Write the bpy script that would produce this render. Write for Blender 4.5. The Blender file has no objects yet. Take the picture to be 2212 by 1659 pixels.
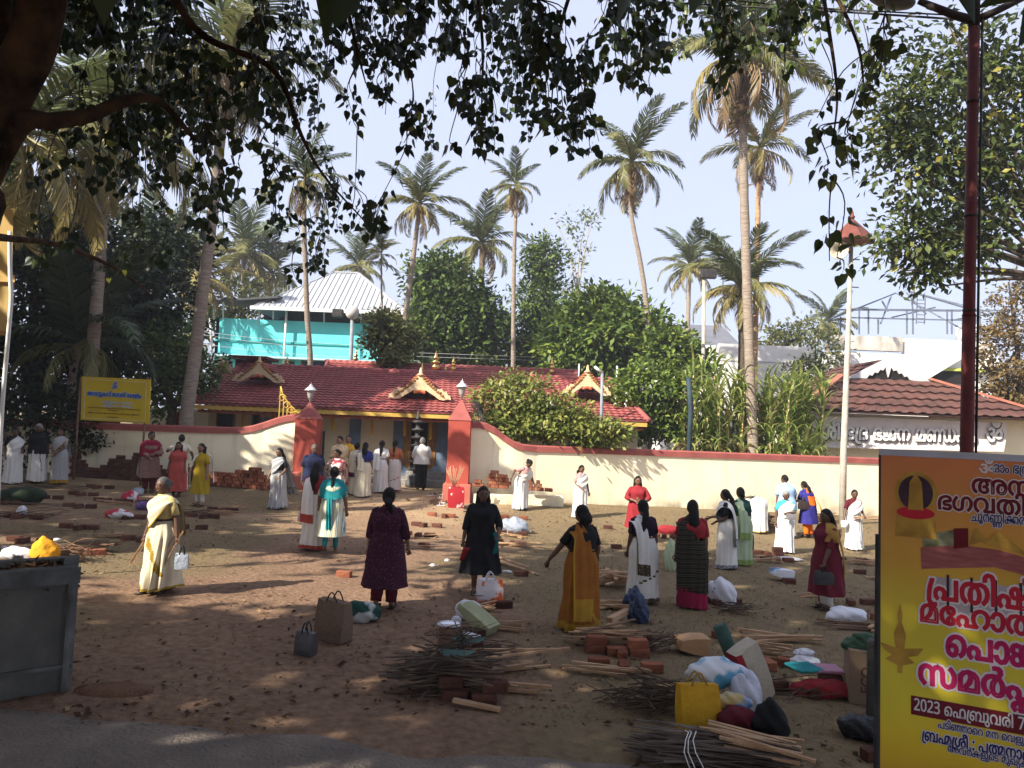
import bpy, bmesh, math, random
import numpy as np
from mathutils import Vector, Matrix, Euler
R = math.radians
S = bpy.context.scene
COL = S.collection
random.seed(7)
RNG = np.random.default_rng(7)

# ---------------------------------------------------------------- camera
CAM = Vector((0, 0, 2.59)); FPX = 1600.0; CU, CV = 1106.0, 829.5
_p, _r = R(3.13), R(2.3)
FWD = Vector((0, math.cos(_p), math.sin(_p))); _u0 = Vector((0, -math.sin(_p), math.cos(_p))); _r0 = Vector((1, 0, 0))
RIGHT = _r0 * math.cos(_r) + _u0 * math.sin(_r); UP = _u0 * math.cos(_r) - _r0 * math.sin(_r)
cam = bpy.data.objects.new('camera', bpy.data.cameras.new('camera')); COL.objects.link(cam)
cam.data.sensor_width = 36; cam.data.lens = 36 * FPX / 2212; cam.data.clip_end = 3000
_m = Matrix((RIGHT, UP, -FWD)).transposed().to_4x4(); _m.translation = CAM
cam.matrix_world = _m
S.camera = cam

# ---------------------------------------------------------------- sky and sun
SUN_EL = R(36); _az = (0.78, 0.63)
SD = Vector((_az[0] * math.cos(SUN_EL), _az[1] * math.cos(SUN_EL), -math.sin(SUN_EL))).normalized()   # the way sunlight travels
w = bpy.data.worlds.new('World'); S.world = w; w.use_nodes = True
_n = w.node_tree.nodes; _l = w.node_tree.links
sky = _n.new('ShaderNodeTexSky'); sky.sky_type = 'NISHITA'; sky.sun_disc = False
sky.sun_elevation = SUN_EL; sky.sun_rotation = math.atan2(-SD.x, -SD.y) % (2 * math.pi)
sky.air_density = 1.0; sky.dust_density = 3.0; sky.ozone_density = 1.6
_hz = _n.new('ShaderNodeMixRGB'); _hz.inputs['Fac'].default_value = 0.58; _hz.inputs[2].default_value = (9.3, 10.0, 12.9, 1)   # thin high haze
_l.new(sky.outputs[0], _hz.inputs[1]); _l.new(_hz.outputs[0], _n['Background'].inputs['Color'])
_n['Background'].inputs['Strength'].default_value = 0.058
sun = bpy.data.objects.new('sun', bpy.data.lights.new('sun', 'SUN')); COL.objects.link(sun)
sun.data.energy = 5.0; sun.data.angle = R(0.55); sun.data.color = (1.0, 0.93, 0.80)
sun.rotation_euler = SD.to_track_quat('-Z', 'Y').to_euler()
S.view_settings.view_transform = 'Standard'; S.view_settings.look = 'None'; S.view_settings.exposure = 1.12; S.view_settings.gamma = 1.0
S.render.engine = 'CYCLES'
S.cycles.max_bounces = 6; S.cycles.transparent_max_bounces = 6; S.cycles.use_denoising = True

# ---------------------------------------------------------------- the lie of the land
def sstep(a, b, x):
    t = np.clip((x - a) / (b - a), 0, 1); return t * t * (3 - 2 * t)
_tab = np.random.default_rng(3).random((64, 64))
def vnoise(x, y, s):
    x = np.asarray(x, float) / s + 100.3; y = np.asarray(y, float) / s + 57.7
    i = np.floor(x).astype(int); j = np.floor(y).astype(int); fx = x - i; fy = y - j
    fx = fx * fx * (3 - 2 * fx); fy = fy * fy * (3 - 2 * fy)
    g = lambda a, b: _tab[a % 64, b % 64]
    return (g(i, j) * (1 - fx) + g(i + 1, j) * fx) * (1 - fy) + (g(i, j + 1) * (1 - fx) + g(i + 1, j + 1) * fx) * fy
def fbm(x, y, s, o=4):
    r = 0; a = .5
    for k in range(o): r = r + a * vnoise(x + 31 * k, y - 17 * k, s / 2 ** k); a *= .5
    return r / (1 - .5 ** o)
def gz(x, y):
    x = np.asarray(x, float); y = np.asarray(y, float)
    return -0.029 * np.clip(x, -40, 40) + 0.22 * sstep(19, 23.5, y) + 0.0 * x
def ray(u, v): return FWD * FPX + RIGHT * (u - CU) + UP * (CV - v)
def P(u, v, Y):
    d = ray(u, v); return CAM + d * (Y / d.y)
def G(u, v, lift=0.0):
    d = ray(u, v); t = 0.01
    lo, hi = 0.001, 0.1
    for _ in range(60):
        m = (lo + hi) / 2; p = CAM + d * m
        if p.z > float(gz(p.x, p.y)) + lift: lo = m
        else: hi = m
    return CAM + d * lo
def proj(p):
    q = p - CAM; d = q.dot(FWD); 
    return (CU + FPX * q.dot(RIGHT) / d, CV - FPX * q.dot(UP) / d, d)

# ---------------------------------------------------------------- materials
def lin(h):
    if isinstance(h, str):
        h = h.lstrip('#'); c = [int(h[i:i + 2], 16) / 255 for i in (0, 2, 4)]
        return tuple((x / 12.92 if x <= .04045 else ((x + .055) / 1.055) ** 2.4) for x in c)
    return tuple(h)
MATS = {}
def M(name, c1, c2=None, scale=6., rough=.8, spec=.25, bump=0., bscale=None, lo=.35, hi=.65, rnd=0., coords='Object', metal=0., trans=0., c3=None, stretch=None, voro=None, alpha=1.):
    """A procedural surface: two (three) colours mottled by noise, a bump, a little variation from object to object."""
    if name in MATS: return MATS[name]
    m = bpy.data.materials.new(name); m.use_nodes = True; MATS[name] = m
    n, l = m.node_tree.nodes, m.node_tree.links; b = n['Principled BSDF']
    b.inputs['Roughness'].default_value = rough; b.inputs['Metallic'].default_value = metal
    b.inputs['Specular IOR Level'].default_value = spec; b.inputs['Alpha'].default_value = alpha
    c1 = lin(c1); c2 = lin(c2) if c2 else tuple(min(1, x * .78) for x in c1)
    tc = n.new('ShaderNodeTexCoord'); src = tc.outputs[coords]
    if coords == 'World':
        pass
    mp = n.new('ShaderNodeMapping'); l.new(src, mp.inputs[0])
    if stretch: mp.inputs['Scale'].default_value = stretch
    ns = n.new('ShaderNodeTexNoise'); ns.inputs['Scale'].default_value = scale; ns.inputs['Detail'].default_value = 6
    l.new(mp.outputs[0], ns.inputs['Vector'])
    fac = ns.outputs['Fac']
    if voro:
        vo = n.new('ShaderNodeTexVoronoi'); vo.inputs['Scale'].default_value = voro; l.new(mp.outputs[0], vo.inputs['Vector']); fac = vo.outputs['Distance']
    rp = n.new('ShaderNodeValToRGB'); rp.color_ramp.elements[0].position = lo; rp.color_ramp.elements[1].position = hi
    rp.color_ramp.elements[0].color = (*c1, 1); rp.color_ramp.elements[1].color = (*c2, 1)
    if c3:
        e = rp.color_ramp.elements.new((lo + hi) / 2); e.color = (*lin(c3), 1)
    l.new(fac, rp.inputs[0]); out = rp.outputs[0]
    if rnd:
        oi = n.new('ShaderNodeObjectInfo'); mr = n.new('ShaderNodeMapRange'); mr.inputs[3].default_value = 1 - rnd; mr.inputs[4].default_value = 1 + rnd
        l.new(oi.outputs['Random'], mr.inputs[0]); hs = n.new('ShaderNodeHueSaturation'); l.new(mr.outputs[0], hs.inputs['Value']); l.new(out, hs.inputs['Color']); out = hs.outputs[0]
    l.new(out, b.inputs['Base Color'])
    if bump:
        bn = n.new('ShaderNodeTexNoise'); bn.inputs['Scale'].default_value = bscale or scale * 5; bn.inputs['Detail'].default_value = 5; l.new(mp.outputs[0], bn.inputs['Vector'])
        bp = n.new('ShaderNodeBump'); bp.inputs['Strength'].default_value = bump; bp.inputs['Distance'].default_value = .05
        l.new(bn.outputs['Fac'], bp.inputs['Height']); l.new(bp.outputs[0], b.inputs['Normal'])
    if trans:
        t = n.new('ShaderNodeBsdfTranslucent'); l.new(out, t.inputs[0]); mx = n.new('ShaderNodeMixShader'); mx.inputs[0].default_value = trans
        l.new(b.outputs[0], mx.inputs[1]); l.new(t.outputs[0], mx.inputs[2]); l.new(mx.outputs[0], n['Material Output'].inputs[0])
    return m
def leafmat(name, cols, rough=.5, spec=.3, trans=.3):
    """Foliage: each leaf takes its colour from its own 'tint' value."""
    if name in MATS: return MATS[name]
    m = bpy.data.materials.new(name); m.use_nodes = True; MATS[name] = m
    n, l = m.node_tree.nodes, m.node_tree.links; b = n['Principled BSDF']
    b.inputs['Roughness'].default_value = rough; b.inputs['Specular IOR Level'].default_value = spec
    a = n.new('ShaderNodeAttribute'); a.attribute_name = 'tint'
    rp = n.new('ShaderNodeValToRGB'); e = rp.color_ramp.elements
    for k, c in enumerate(cols):
        pos = k / max(1, len(cols) - 1)
        if k == 0: q = e[0]; q.position = 0
        elif k == len(cols) - 1: q = e[-1]; q.position = 1
        else: q = e.new(pos)
        q.color = (*lin(c), 1)
    l.new(a.outputs['Fac'], rp.inputs[0]); l.new(rp.outputs[0], b.inputs['Base Color'])
    t = n.new('ShaderNodeBsdfTranslucent'); l.new(rp.outputs[0], t.inputs[0]); mx = n.new('ShaderNodeMixShader'); mx.inputs[0].default_value = trans
    l.new(b.outputs[0], mx.inputs[1]); l.new(t.outputs[0], mx.inputs[2]); l.new(mx.outputs[0], n['Material Output'].inputs[0])
    return m

# ---------------------------------------------------------------- objects and meshes
def tag(o, label=None, cat=None, group=None, kind=None):
    if label: o['label'] = label
    if cat: o['category'] = cat
    if group: o['group'] = group
    if kind: o['kind'] = kind
    return o
def empty(name, loc=(0, 0, 0), rz=0., label=None, cat=None, group=None):
    o = bpy.data.objects.new(name, None); COL.objects.link(o); o.location = loc; o.rotation_euler = (0, 0, rz); o.empty_display_size = .1
    return tag(o, label, cat, group)
def link(name, me, mat=None, parent=None, loc=None, rot=None, label=None, cat=None, group=None, kind=None):
    o = bpy.data.objects.new(name, me); COL.objects.link(o)
    if mat is not None:
        if len(me.materials): me.materials.clear()
        for q in (mat if isinstance(mat, (list, tuple)) else [mat]): me.materials.append(q)
    if parent: o.parent = parent
    if loc is not None: o.location = loc
    if rot is not None: o.rotation_euler = rot
    return tag(o, label, cat, group, kind)
def copy_tree(o, parent=None):
    c = o.copy(); COL.objects.link(c); c.parent = parent
    for ch in list(o.children): copy_tree(ch, c)
    return c

class MB:
    """Collects shapes into one mesh."""
    def __init__(s): s.v = []; s.f = []; s.m = []; s.sm = []
    def add(s, vs, fs, mi=0, smooth=False):
        b = len(s.v); s.v += [tuple(x) for x in vs]; s.f += [tuple(b + i for i in f) for f in fs]; s.m += [mi] * len(fs); s.sm += [smooth] * len(fs); return s
    def box(s, c, d, rz=0., mi=0, rx=0., ry=0., bev=0.):
        x, y, z = d[0] / 2, d[1] / 2, d[2] / 2
        if bev:
            bm = bmesh.new(); bmesh.ops.create_cube(bm, size=1); bmesh.ops.scale(bm, vec=d, verts=bm.verts)
            bmesh.ops.bevel(bm, geom=bm.edges[:], offset=bev, segments=1, affect='EDGES'); bm.verts.ensure_lookup_table()
            vs = [v.co.copy() for v in bm.verts]; fs = [[v.index for v in f.verts] for f in bm.faces]; bm.free()
        else:
            vs = [Vector((i * x, j * y, k * z)) for i in (-1, 1) for j in (-1, 1) for k in (-1, 1)]
            fs = [(0, 1, 3, 2), (4, 6, 7, 5), (0, 4, 5, 1), (2, 3, 7, 6), (0, 2, 6, 4), (1, 5, 7, 3)]
        m = Euler((rx, ry, rz)).to_matrix()
        return s.add([m @ v + Vector(c) for v in vs], fs, mi)
    def bar(s, a, b, wd, ht=None, mi=0):
        a, b = Vector(a), Vector(b); d = b - a; ht = ht or wd
        q = d.to_track_quat('X', 'Z').to_matrix(); L = d.length / 2; c = (a + b) / 2
        vs = [q @ Vector((i * L, j * wd / 2, k * ht / 2)) + c for i in (-1, 1) for j in (-1, 1) for k in (-1, 1)]
        return s.add(vs, [(0, 1, 3, 2), (4, 6, 7, 5), (0, 4, 5, 1), (2, 3, 7, 6), (0, 2, 6, 4), (1, 5, 7, 3)], mi)
    def tube(s, pts, rad, n=8, mi=0, caps=True, smooth=True):
        pts = [Vector(p) for p in pts]; k = len(pts)
        if not hasattr(rad, '__len__'): rad = [rad] * k
        vs = []; up = Vector((0, 0, 1)); prev = None
        for i, p in enumerate(pts):
            d = (pts[min(i + 1, k - 1)] - pts[max(i - 1, 0)]); d = d.normalized() if d.length > 1e-9 else up
            if prev is None:
                x = d.orthogonal().normalized()
            else:
                x = (prev - d * prev.dot(d)); x = x.normalized() if x.length > 1e-6 else d.orthogonal().normalized()
            prev = x; y = d.cross(x)
            for j in range(n):
                a = 2 * math.pi * j / n; vs.append(p + (x * math.cos(a) + y * math.sin(a)) * rad[i])
        fs = [(i * n + j, i * n + (j + 1) % n, (i + 1) * n + (j + 1) % n, (i + 1) * n + j) for i in range(k - 1) for j in range(n)]
        if caps: fs += [tuple(range(n - 1, -1, -1)), tuple((k - 1) * n + j for j in range(n))]
        return s.add(vs, fs, mi, smooth)
    def lathe(s, prof, n=12, c=(0, 0, 0), mi=0, smooth=True):
        c = Vector(c); vs = []; k = len(prof)
        for r, z in prof:
            for j in range(n):
                a = 2 * math.pi * j / n; vs.append(c + Vector((r * math.cos(a), r * math.sin(a), z)))
        fs = [(i * n + j, i * n + (j + 1) % n, (i + 1) * n + (j + 1) % n, (i + 1) * n + j) for i in range(k - 1) for j in range(n)]
        fs += [tuple(range(n - 1, -1, -1)), tuple((k - 1) * n + j for j in range(n))]
        return s.add(vs, fs, mi, smooth)
    def loft(s, rings, mi=0, closed=True, caps=(False, False), smooth=True, mfun=None):
        n = len(rings[0]); vs = [q for r in rings for q in r]; k = len(rings); e = n if closed else n - 1
        fs = [(i * n + j, i * n + (j + 1) % n, (i + 1) * n + (j + 1) % n, (i + 1) * n + j) for i in range(k - 1) for j in range(e)]
        b0 = len(s.m); s.add(vs, fs, mi, smooth)
        if mfun:
            for i in range(k - 1):
                for j in range(e): s.m[b0 + i * e + j] = mfun(i, j)
        if caps[0]: s.add(rings[0], [tuple(range(n - 1, -1, -1))], mi, smooth)
        if caps[1]: s.add(rings[-1], [tuple(range(n))], mi, smooth)
        return s
    def ball(s, c, r, n=10, mi=0, k=6, rot=None):
        if not hasattr(r, '__len__'): r = (r, r, r)
        vs = []; c = Vector(c)
        for i in range(k + 1):
            t = math.pi * i / k
            for j in range(n):
                a = 2 * math.pi * j / n; q = Vector((r[0] * math.sin(t) * math.cos(a), r[1] * math.sin(t) * math.sin(a), r[2] * math.cos(t)))
                vs.append((rot @ q if rot else q) + c)
        return s.add(vs, [(i * n + j, (i + 1) * n + j, (i + 1) * n + (j + 1) % n, i * n + (j + 1) % n) for i in range(k) for j in range(n)], mi, True)
    def prism(s, pts, d, mi=0):
        """an outline (list of 3D points) pushed along d"""
        n = len(pts); d = Vector(d); a = [Vector(p) for p in pts]
        return s.add(a + [p + d for p in a], [tuple(range(n - 1, -1, -1)), tuple(n + i for i in range(n))] + [(i, (i + 1) % n, n + (i + 1) % n, n + i) for i in range(n)], mi)
    def mesh(s, name='m'):
        me = bpy.data.meshes.new(name); me.from_pydata(s.v, [], s.f)
        me.polygons.foreach_set('material_index', s.m); me.polygons.foreach_set('use_smooth', s.sm); me.update(); return me
    def build(s, name, mat, parent=None, **k): return link(name, s.mesh(name), mat, parent, **k)

def fast_mesh(name, verts, faces_flat, sizes, tint=None, smooth=False):
    me = bpy.data.meshes.new(name); nv = len(verts); sizes = np.asarray(sizes, np.int32)
    me.vertices.add(nv); me.vertices.foreach_set('co', np.asarray(verts, np.float32).ravel())
    me.loops.add(len(faces_flat)); me.loops.foreach_set('vertex_index', np.asarray(faces_flat, np.int32))
    me.polygons.add(len(sizes)); me.polygons.foreach_set('loop_start', np.concatenate([[0], np.cumsum(sizes)[:-1]]).astype(np.int32))
    if tint is not None:
        a = me.attributes.new('tint', 'FLOAT', 'POINT'); a.data.foreach_set('value', np.asarray(tint, np.float32))
    me.update(calc_edges=True); me.validate(); return me
def unit(a): return a / np.maximum(1e-9, np.linalg.norm(a, axis=-1, keepdims=True))
LEAF = {  # outlines: (side, along, lift) and faces
 'dia': ([(0, 0, 0), (.26, .45, .06), (0, 1, 0), (-.26, .45, .06)], [(0, 1, 2), (0, 2, 3)]),
 'quad': ([(-.3, 0, 0), (.3, 0, 0), (.32, 1, .1), (-.32, 1, -.1)], [(0, 1, 2, 3)]),
 'blade': ([(-.03, 0, 0), (.03, 0, 0), (.022, .55, .0), (0, 1, .12), (-.022, .55, .0)], [(0, 1, 2, 3, 4)]),
 'peepal': ([(0, 0, 0), (.2, -.05, .05), (.39, .12, .1), (.36, .36, .08), (.2, .6, .04), (.06, .74, .01), (0, 1, 0), (-.06, .74, .01), (-.2, .6, .04), (-.36, .36, .08), (-.39, .12, .1), (-.2, -.05, .05), (.012, -.45, .0), (-.012, -.45, 0)],
            [(0, 1, 2, 3, 4, 5, 6), (0, 6, 7, 8, 9, 10, 11), (0, 13, 12)]),
}
def leaves(pos, d, nrm, size, kind='dia', tint=None, name='leaves'):
    """A mesh of leaves: positions, pointing directions, rough normals, sizes."""
    tv, tf = LEAF[kind]; tv = np.array(tv, float); pos = np.asarray(pos, float); N = len(pos)
    d = unit(np.asarray(d, float)); s = unit(np.cross(d, np.asarray(nrm, float) + 1e-4)); n = np.cross(s, d)
    size = np.broadcast_to(np.asarray(size, float), (N,))
    V = pos[:, None, :] + size[:, None, None] * (tv[None, :, 0, None] * s[:, None, :] + tv[None, :, 1, None] * d[:, None, :] + tv[None, :, 2, None] * n[:, None, :])
    k = len(tv); flat = np.concatenate([np.array(f) for f in tf]); sz = [len(f) for f in tf]
    F = (np.arange(N)[:, None] * k + flat[None, :]).ravel()
    t = np.repeat(tint if tint is not None else RNG.random(N), k)
    return fast_mesh(name, V.reshape(-1, 3), F, np.tile(sz, N), t)
# ---------------------------------------------------------------- ground, road, grass
def axis(a, b, s, lo, hi):
    mid = np.arange(a, b + 1e-6, s); g = []; x = b; d = s
    while x < hi: d *= 1.5; x += d; g.append(min(x, hi))
    h = []; x = a; d = s
    while x > lo: d *= 1.5; x -= d; h.append(max(x, lo))
    return np.concatenate([h[::-1], mid, g])
def grassiness(x, y):
    n = fbm(x, y, 3.2); n2 = fbm(x + 40, y + 9, 1.1, 3)
    zone = .35 + .33 * sstep(-1.5, 2.5, x) - .25 * sstep(9.5, 7.0, y) * sstep(1.5, -1, x) + .22 * np.exp(-((x + 6.3) ** 2 / 3 + (y - 11.8) ** 2 / 1.2)) + .2 * np.exp(-((x - .5) ** 2 / 9 + (y - 18.6) ** 2 / 2.5))
    track = np.exp(-((x + 2.6 - .0 * y) / 1.6) ** 2) * .35 + np.exp(-((x + 4.5) ** 2 / 3 + (y - 10.3) ** 2 / .6)) * .3
    return np.clip((n * .6 + n2 * .4 + zone - track - .62) * 2.4, 0, 1)
def ground_mesh(xs, ys, lift=0., rough=.028):
    X, Y = np.meshgrid(xs, ys, indexing='ij'); Z = gz(X, Y) + (fbm(X, Y, 1.3) - .5) * rough * 2 + (fbm(X, Y, .3, 2) - .5) * rough * .5 + lift
    far = np.hypot(X, Y) > 45; Z = np.where(far, gz(X, Y) - .05, Z)
    nx, ny = X.shape; idx = np.arange(nx * ny).reshape(nx, ny)
    q = np.stack([idx[:-1, :-1], idx[1:, :-1], idx[1:, 1:], idx[:-1, 1:]], -1).reshape(-1)
    return X, Y, Z, q
X, Y, Z, q = ground_mesh(axis(-14, 18, .14, -300, 300), axis(3.0, 31, .14, -60, 320))
me = fast_mesh('ground', np.stack([X, Y, Z], -1).reshape(-1, 3), q, [4] * (len(q) // 4), grassiness(X, Y).ravel())
me.polygons.foreach_set('use_smooth', [True] * len(me.polygons))
def ground_mat():
    m = bpy.data.materials.new('earth'); m.use_nodes = True; n, l = m.node_tree.nodes, m.node_tree.links; b = n['Principled BSDF']
    b.inputs['Roughness'].default_value = .95; b.inputs['Specular IOR Level'].default_value = .08
    tc = n.new('ShaderNodeTexCoord')
    def noise(sc, det=6, st=None):
        x = n.new('ShaderNodeTexNoise'); x.inputs['Scale'].default_value = sc; x.inputs['Detail'].default_value = det
        if st:
            mp = n.new('ShaderNodeMapping'); mp.inputs['Scale'].default_value = st; l.new(tc.outputs['Object'], mp.inputs[0]); l.new(mp.outputs[0], x.inputs['Vector'])
        else: l.new(tc.outputs['Object'], x.inputs['Vector'])
        return x.outputs['Fac']
    def ramp(f, stops):
        r = n.new('ShaderNodeValToRGB'); e = r.color_ramp.elements; e[0].position, e[1].position = stops[0][0], stops[-1][0]
        e[0].color = (*stops[0][1], 1); e[1].color = (*stops[-1][1], 1)
        for p, c in stops[1:-1]: q = e.new(p); q.color = (*c, 1)
        l.new(f, r.inputs[0]); return r.outputs[0]
    def mix(f, a, c, t='MIX'):
        x = n.new('ShaderNodeMixRGB'); x.blend_type = t
        for s_, v in ((0, f), (1, a), (2, c)):
            if hasattr(v, 'is_linked'): l.new(v, x.inputs[s_])
            else: x.inputs[s_].default_value = v if not isinstance(v, tuple) else (*v, 1)
        return x.outputs[0]
    dirt = ramp(noise(.9), [(.3, (.15, .088, .055)), (.5, (.215, .132, .082)), (.7, (.285, .182, .112))])
    dirt = mix(.55, dirt, ramp(noise(11, 8), [(.3, (.10, .06, .042)), (.55, (.225, .142, .095)), (.75, (.30, .20, .138))]))
    dry = ramp(noise(7, 8), [(.3, (.105, .078, .044)), (.5, (.185, .138, .078)), (.72, (.125, .112, .05))])
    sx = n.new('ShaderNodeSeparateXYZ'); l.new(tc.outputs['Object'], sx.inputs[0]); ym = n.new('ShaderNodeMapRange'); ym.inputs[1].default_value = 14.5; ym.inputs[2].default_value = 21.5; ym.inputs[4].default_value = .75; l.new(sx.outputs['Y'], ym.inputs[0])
    far_tan = n.new('ShaderNodeMath'); far_tan.operation = 'MULTIPLY'; l.new(ym.outputs[0], far_tan.inputs[0]); l.new(ramp(noise(.7), [(.35, (.35, .35, .35)), (.6, (1, 1, 1))]), far_tan.inputs[1]); dirt = mix(far_tan.outputs[0], dirt, (.47, .33, .19))      # paler tan mixed in towards the gate
    a = n.new('ShaderNodeAttribute'); a.attribute_name = 'tint'
    edge = n.new('ShaderNodeMath'); edge.operation = 'ADD'; l.new(a.outputs['Fac'], edge.inputs[0])
    e2 = n.new('ShaderNodeMath'); e2.operation = 'MULTIPLY_ADD'; l.new(noise(9, 6), e2.inputs[0]); e2.inputs[1].default_value = 1.1; e2.inputs[2].default_value = -.55; l.new(e2.outputs[0], edge.inputs[1])
    gm = ramp(edge.outputs[0], [(.2, (0, 0, 0)), (.75, (.8, .8, .8))])
    c = mix(gm, dirt, dry)
    c = mix(ramp(noise(38, 4), [(.62, (0, 0, 0)), (.7, (.6, .6, .6))]), c, (.06, .035, .022))      # crumbs and leaf bits
    l.new(c, b.inputs['Base Color'])
    bp = n.new('ShaderNodeBump'); bp.inputs['Strength'].default_value = .55; bp.inputs['Distance'].default_value = .06; l.new(noise(16, 8), bp.inputs['Height']); l.new(bp.outputs[0], b.inputs['Normal'])
    return m
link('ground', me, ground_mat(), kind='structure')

# the road in front: a worn tar strip lying on the earth, its edge ragged
xs = np.arange(-16, 16.01, .2); t = np.linspace(0, 1, 26)
edge = 6.35 + (-.055) * (xs + 4) + (fbm(xs, xs * 0, 1.1) - .5) * .35 + (fbm(xs, xs * 0 + 7, .35, 2) - .5) * .16
X = np.repeat(xs[:, None], 26, 1); Y = (edge[:, None] * t[None, :] + (1 - t[None, :]) * -3.5)
Z = gz(X, Y) + .034 + (fbm(X, Y, .9) - .5) * .02; Z[:, -1] = gz(X[:, -1], Y[:, -1]) - .03
idx = np.arange(X.size).reshape(X.shape); q = np.stack([idx[:-1, :-1], idx[1:, :-1], idx[1:, 1:], idx[:-1, 1:]], -1).reshape(-1)
me = fast_mesh('road', np.stack([X, Y, Z], -1).reshape(-1, 3), q, [4] * (len(q) // 4)); me.polygons.foreach_set('use_smooth', [True] * len(me.polygons))
link('road', me, M('worn_tar', (.15, .125, .108), (.27, .215, .175), scale=2.2, rough=.95, spec=.1, bump=.9, bscale=30, c3=(.2, .165, .138), lo=.25, hi=.75), kind='structure')

def on(x, y): return float(gz(x, y)) + float((fbm(x, y, 1.3) - .5) * .056)
# grass: short dry and green blades where the yard is grassy
N = 90000
gx = RNG.uniform(-12, 17, N); gy = 6.8 + (RNG.random(N) ** 1.25) * 18
k = RNG.random(N) < (grassiness(gx, gy) ** 1.3) * (.25 + .75 * (fbm(gx, gy, .5, 2) > .48)); gx, gy = gx[k], gy[k]; N = len(gx)
pz = gz(gx, gy) + (fbm(gx, gy, 1.3) - .5) * .056 - .006
ang = RNG.random(N) * 6.283; lean = RNG.uniform(.15, 1.1, N)
green = np.clip(fbm(gx, gy, 1.6, 3) * 1.5 - .32 + RNG.normal(0, .2, N) + .25 * np.exp(-((gx - .5) ** 2 / 9 + (gy - 17.5) ** 2 / 3)), 0, 1)
me = leaves(np.stack([gx, gy, pz], -1), np.stack([np.cos(ang) * lean, np.sin(ang) * lean, np.ones(N)], -1), np.stack([np.sin(ang), -np.cos(ang), np.zeros(N)], -1), RNG.uniform(.025, .075, N), 'blade', green, 'grass')
link('grass', me, leafmat('grass_blades', [(.30, .21, .095), (.22, .165, .07), (.14, .135, .045), (.08, .12, .03)], rough=.8, spec=.1, trans=.2), kind='stuff', label='short dry and green grass on the temple yard')
# fallen leaves and bits of bark
N = 15000
gx = RNG.uniform(-9, 14, N); gy = 5.9 + RNG.random(N) ** 1.5 * 17; k = fbm(gx, gy, 1.0, 3) > .42; gx, gy = gx[k], gy[k]; N = len(gx)
ang = RNG.random(N) * 6.283
me = leaves(np.stack([gx, gy, gz(gx, gy) + (fbm(gx, gy, 1.3) - .5) * .056 + .012], -1), np.stack([np.cos(ang), np.sin(ang), RNG.normal(0, .25, N)], -1), np.stack([RNG.normal(0, .35, N), RNG.normal(0, .35, N), np.ones(N)], -1), RNG.uniform(.022, .08, N) * RNG.choice([.6, 1, 1.3], N), 'dia', None, 'leaf_litter')
link('leaf_litter', me, leafmat('litter', [(.035, .022, .015), (.06, .035, .02), (.11, .06, .03), (.3, .2, .1)], rough=.9, spec=.05, trans=0), kind='stuff', label='fallen dry leaves and bark bits strewn on the earth')

# ---------------------------------------------------------------- palms
def frond_mesh(bend, droop, n=50, seed=0, width=.27, ragged=0.):
    rg = np.random.default_rng(seed); K = 24; ts = np.linspace(0, 1, K); ph = -R(bend) * ts ** 1.35
    dx, dz = np.cos(ph), np.sin(ph); px = np.concatenate([[0], np.cumsum(dx[:-1])]) / (K - 1); pz = np.concatenate([[0], np.cumsum(dz[:-1])]) / (K - 1)
    V = []; F = []; T = []
    mb = MB(); mb.tube([(px[i], 0, pz[i]) for i in range(0, K, 3)] + [(px[-1], 0, pz[-1])], [.017 * (1 - .85 * t) for t in ts[::3]] + [.002], 5)
    V = [list(v) for v in mb.v]; F = list(mb.f); T = [.72] * len(V)
    for i in range(n):
        t = .1 + .9 * i / (n - 1); x, z, a = np.interp(t, ts, px), np.interp(t, ts, pz), np.interp(t, ts, ph)
        L = width * (math.sin(math.pi * (.14 + .8 * t)) ** .7) * rg.uniform(.85, 1.1)
        fw = Vector((math.cos(a), 0, math.sin(a))); upv = Vector((-math.sin(a), 0, math.cos(a)))
        for sgn in (-1, 1):
            if rg.random() < ragged: continue
            dr = droop * rg.uniform(.8, 1.2); 
            d1 = (fw * .75 + Vector((0, sgn, 0)) * (1 - .55 * droop) + upv * .28 * (1 - dr) + Vector((0, 0, -1)) * dr * .8 + Vector(rg.normal(0, .06, 3))).normalized()
            d2 = (d1 * .7 + Vector((0, 0, -1)) * (.35 + dr * .8)).normalized()
            wv = fw * .0125; p0 = Vector((x, 0, z)); p1 = p0 + d1 * L * .55; p2 = p1 + d2 * L * .45; b = len(V); tt = rg.random()
            V += [list(p0 - wv * .6), list(p0 + wv * .6), list(p1 + wv), list(p1 - wv), list(p2)]; F += [(b, b + 1, b + 2, b + 3), (b + 3, b + 2, b + 4)]; T += [tt] * 5
    return fast_mesh('frond', V, [i for f in F for i in f], [len(f) for f in F], T)
TINTS = {'green': [(.055, .078, .026), (.09, .112, .036), (.13, .145, .05)], 'olive': [(.10, .11, .035), (.16, .16, .05), (.22, .2, .07)],
         'gold': [(.19, .16, .05), (.27, .22, .075), (.34, .27, .1)], 'brown': [(.16, .1, .05), (.24, .155, .08), (.33, .23, .12)], 'deep': [(.02, .034, .016), (.035, .055, .022), (.055, .075, .03)]}
for k, c in TINTS.items(): leafmat('frond_' + k, c, rough=.45, spec=.35, trans=.25)
FR = {}
for bi, (bend, droop) in enumerate([(42, .15), (80, .4), (112, .7), (128, .95), (70, 1.0)]):
    for sd in range(2):
        base = frond_mesh(bend, droop, seed=10 * bi + sd, ragged=.08 + .06 * bi)
        for k in TINTS:
            me = base.copy(); me.materials.clear(); me.materials.append(MATS['frond_' + k]); FR[(bi, sd, k)] = me
BARK_PALM = M('palm_bark', (.21, .165, .13), (.36, .30, .245), scale=3.2, rough=.95, spec=.1, bump=.8, bscale=4, stretch=(1.2, 1.2, 9), lo=.3, hi=.7)
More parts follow.
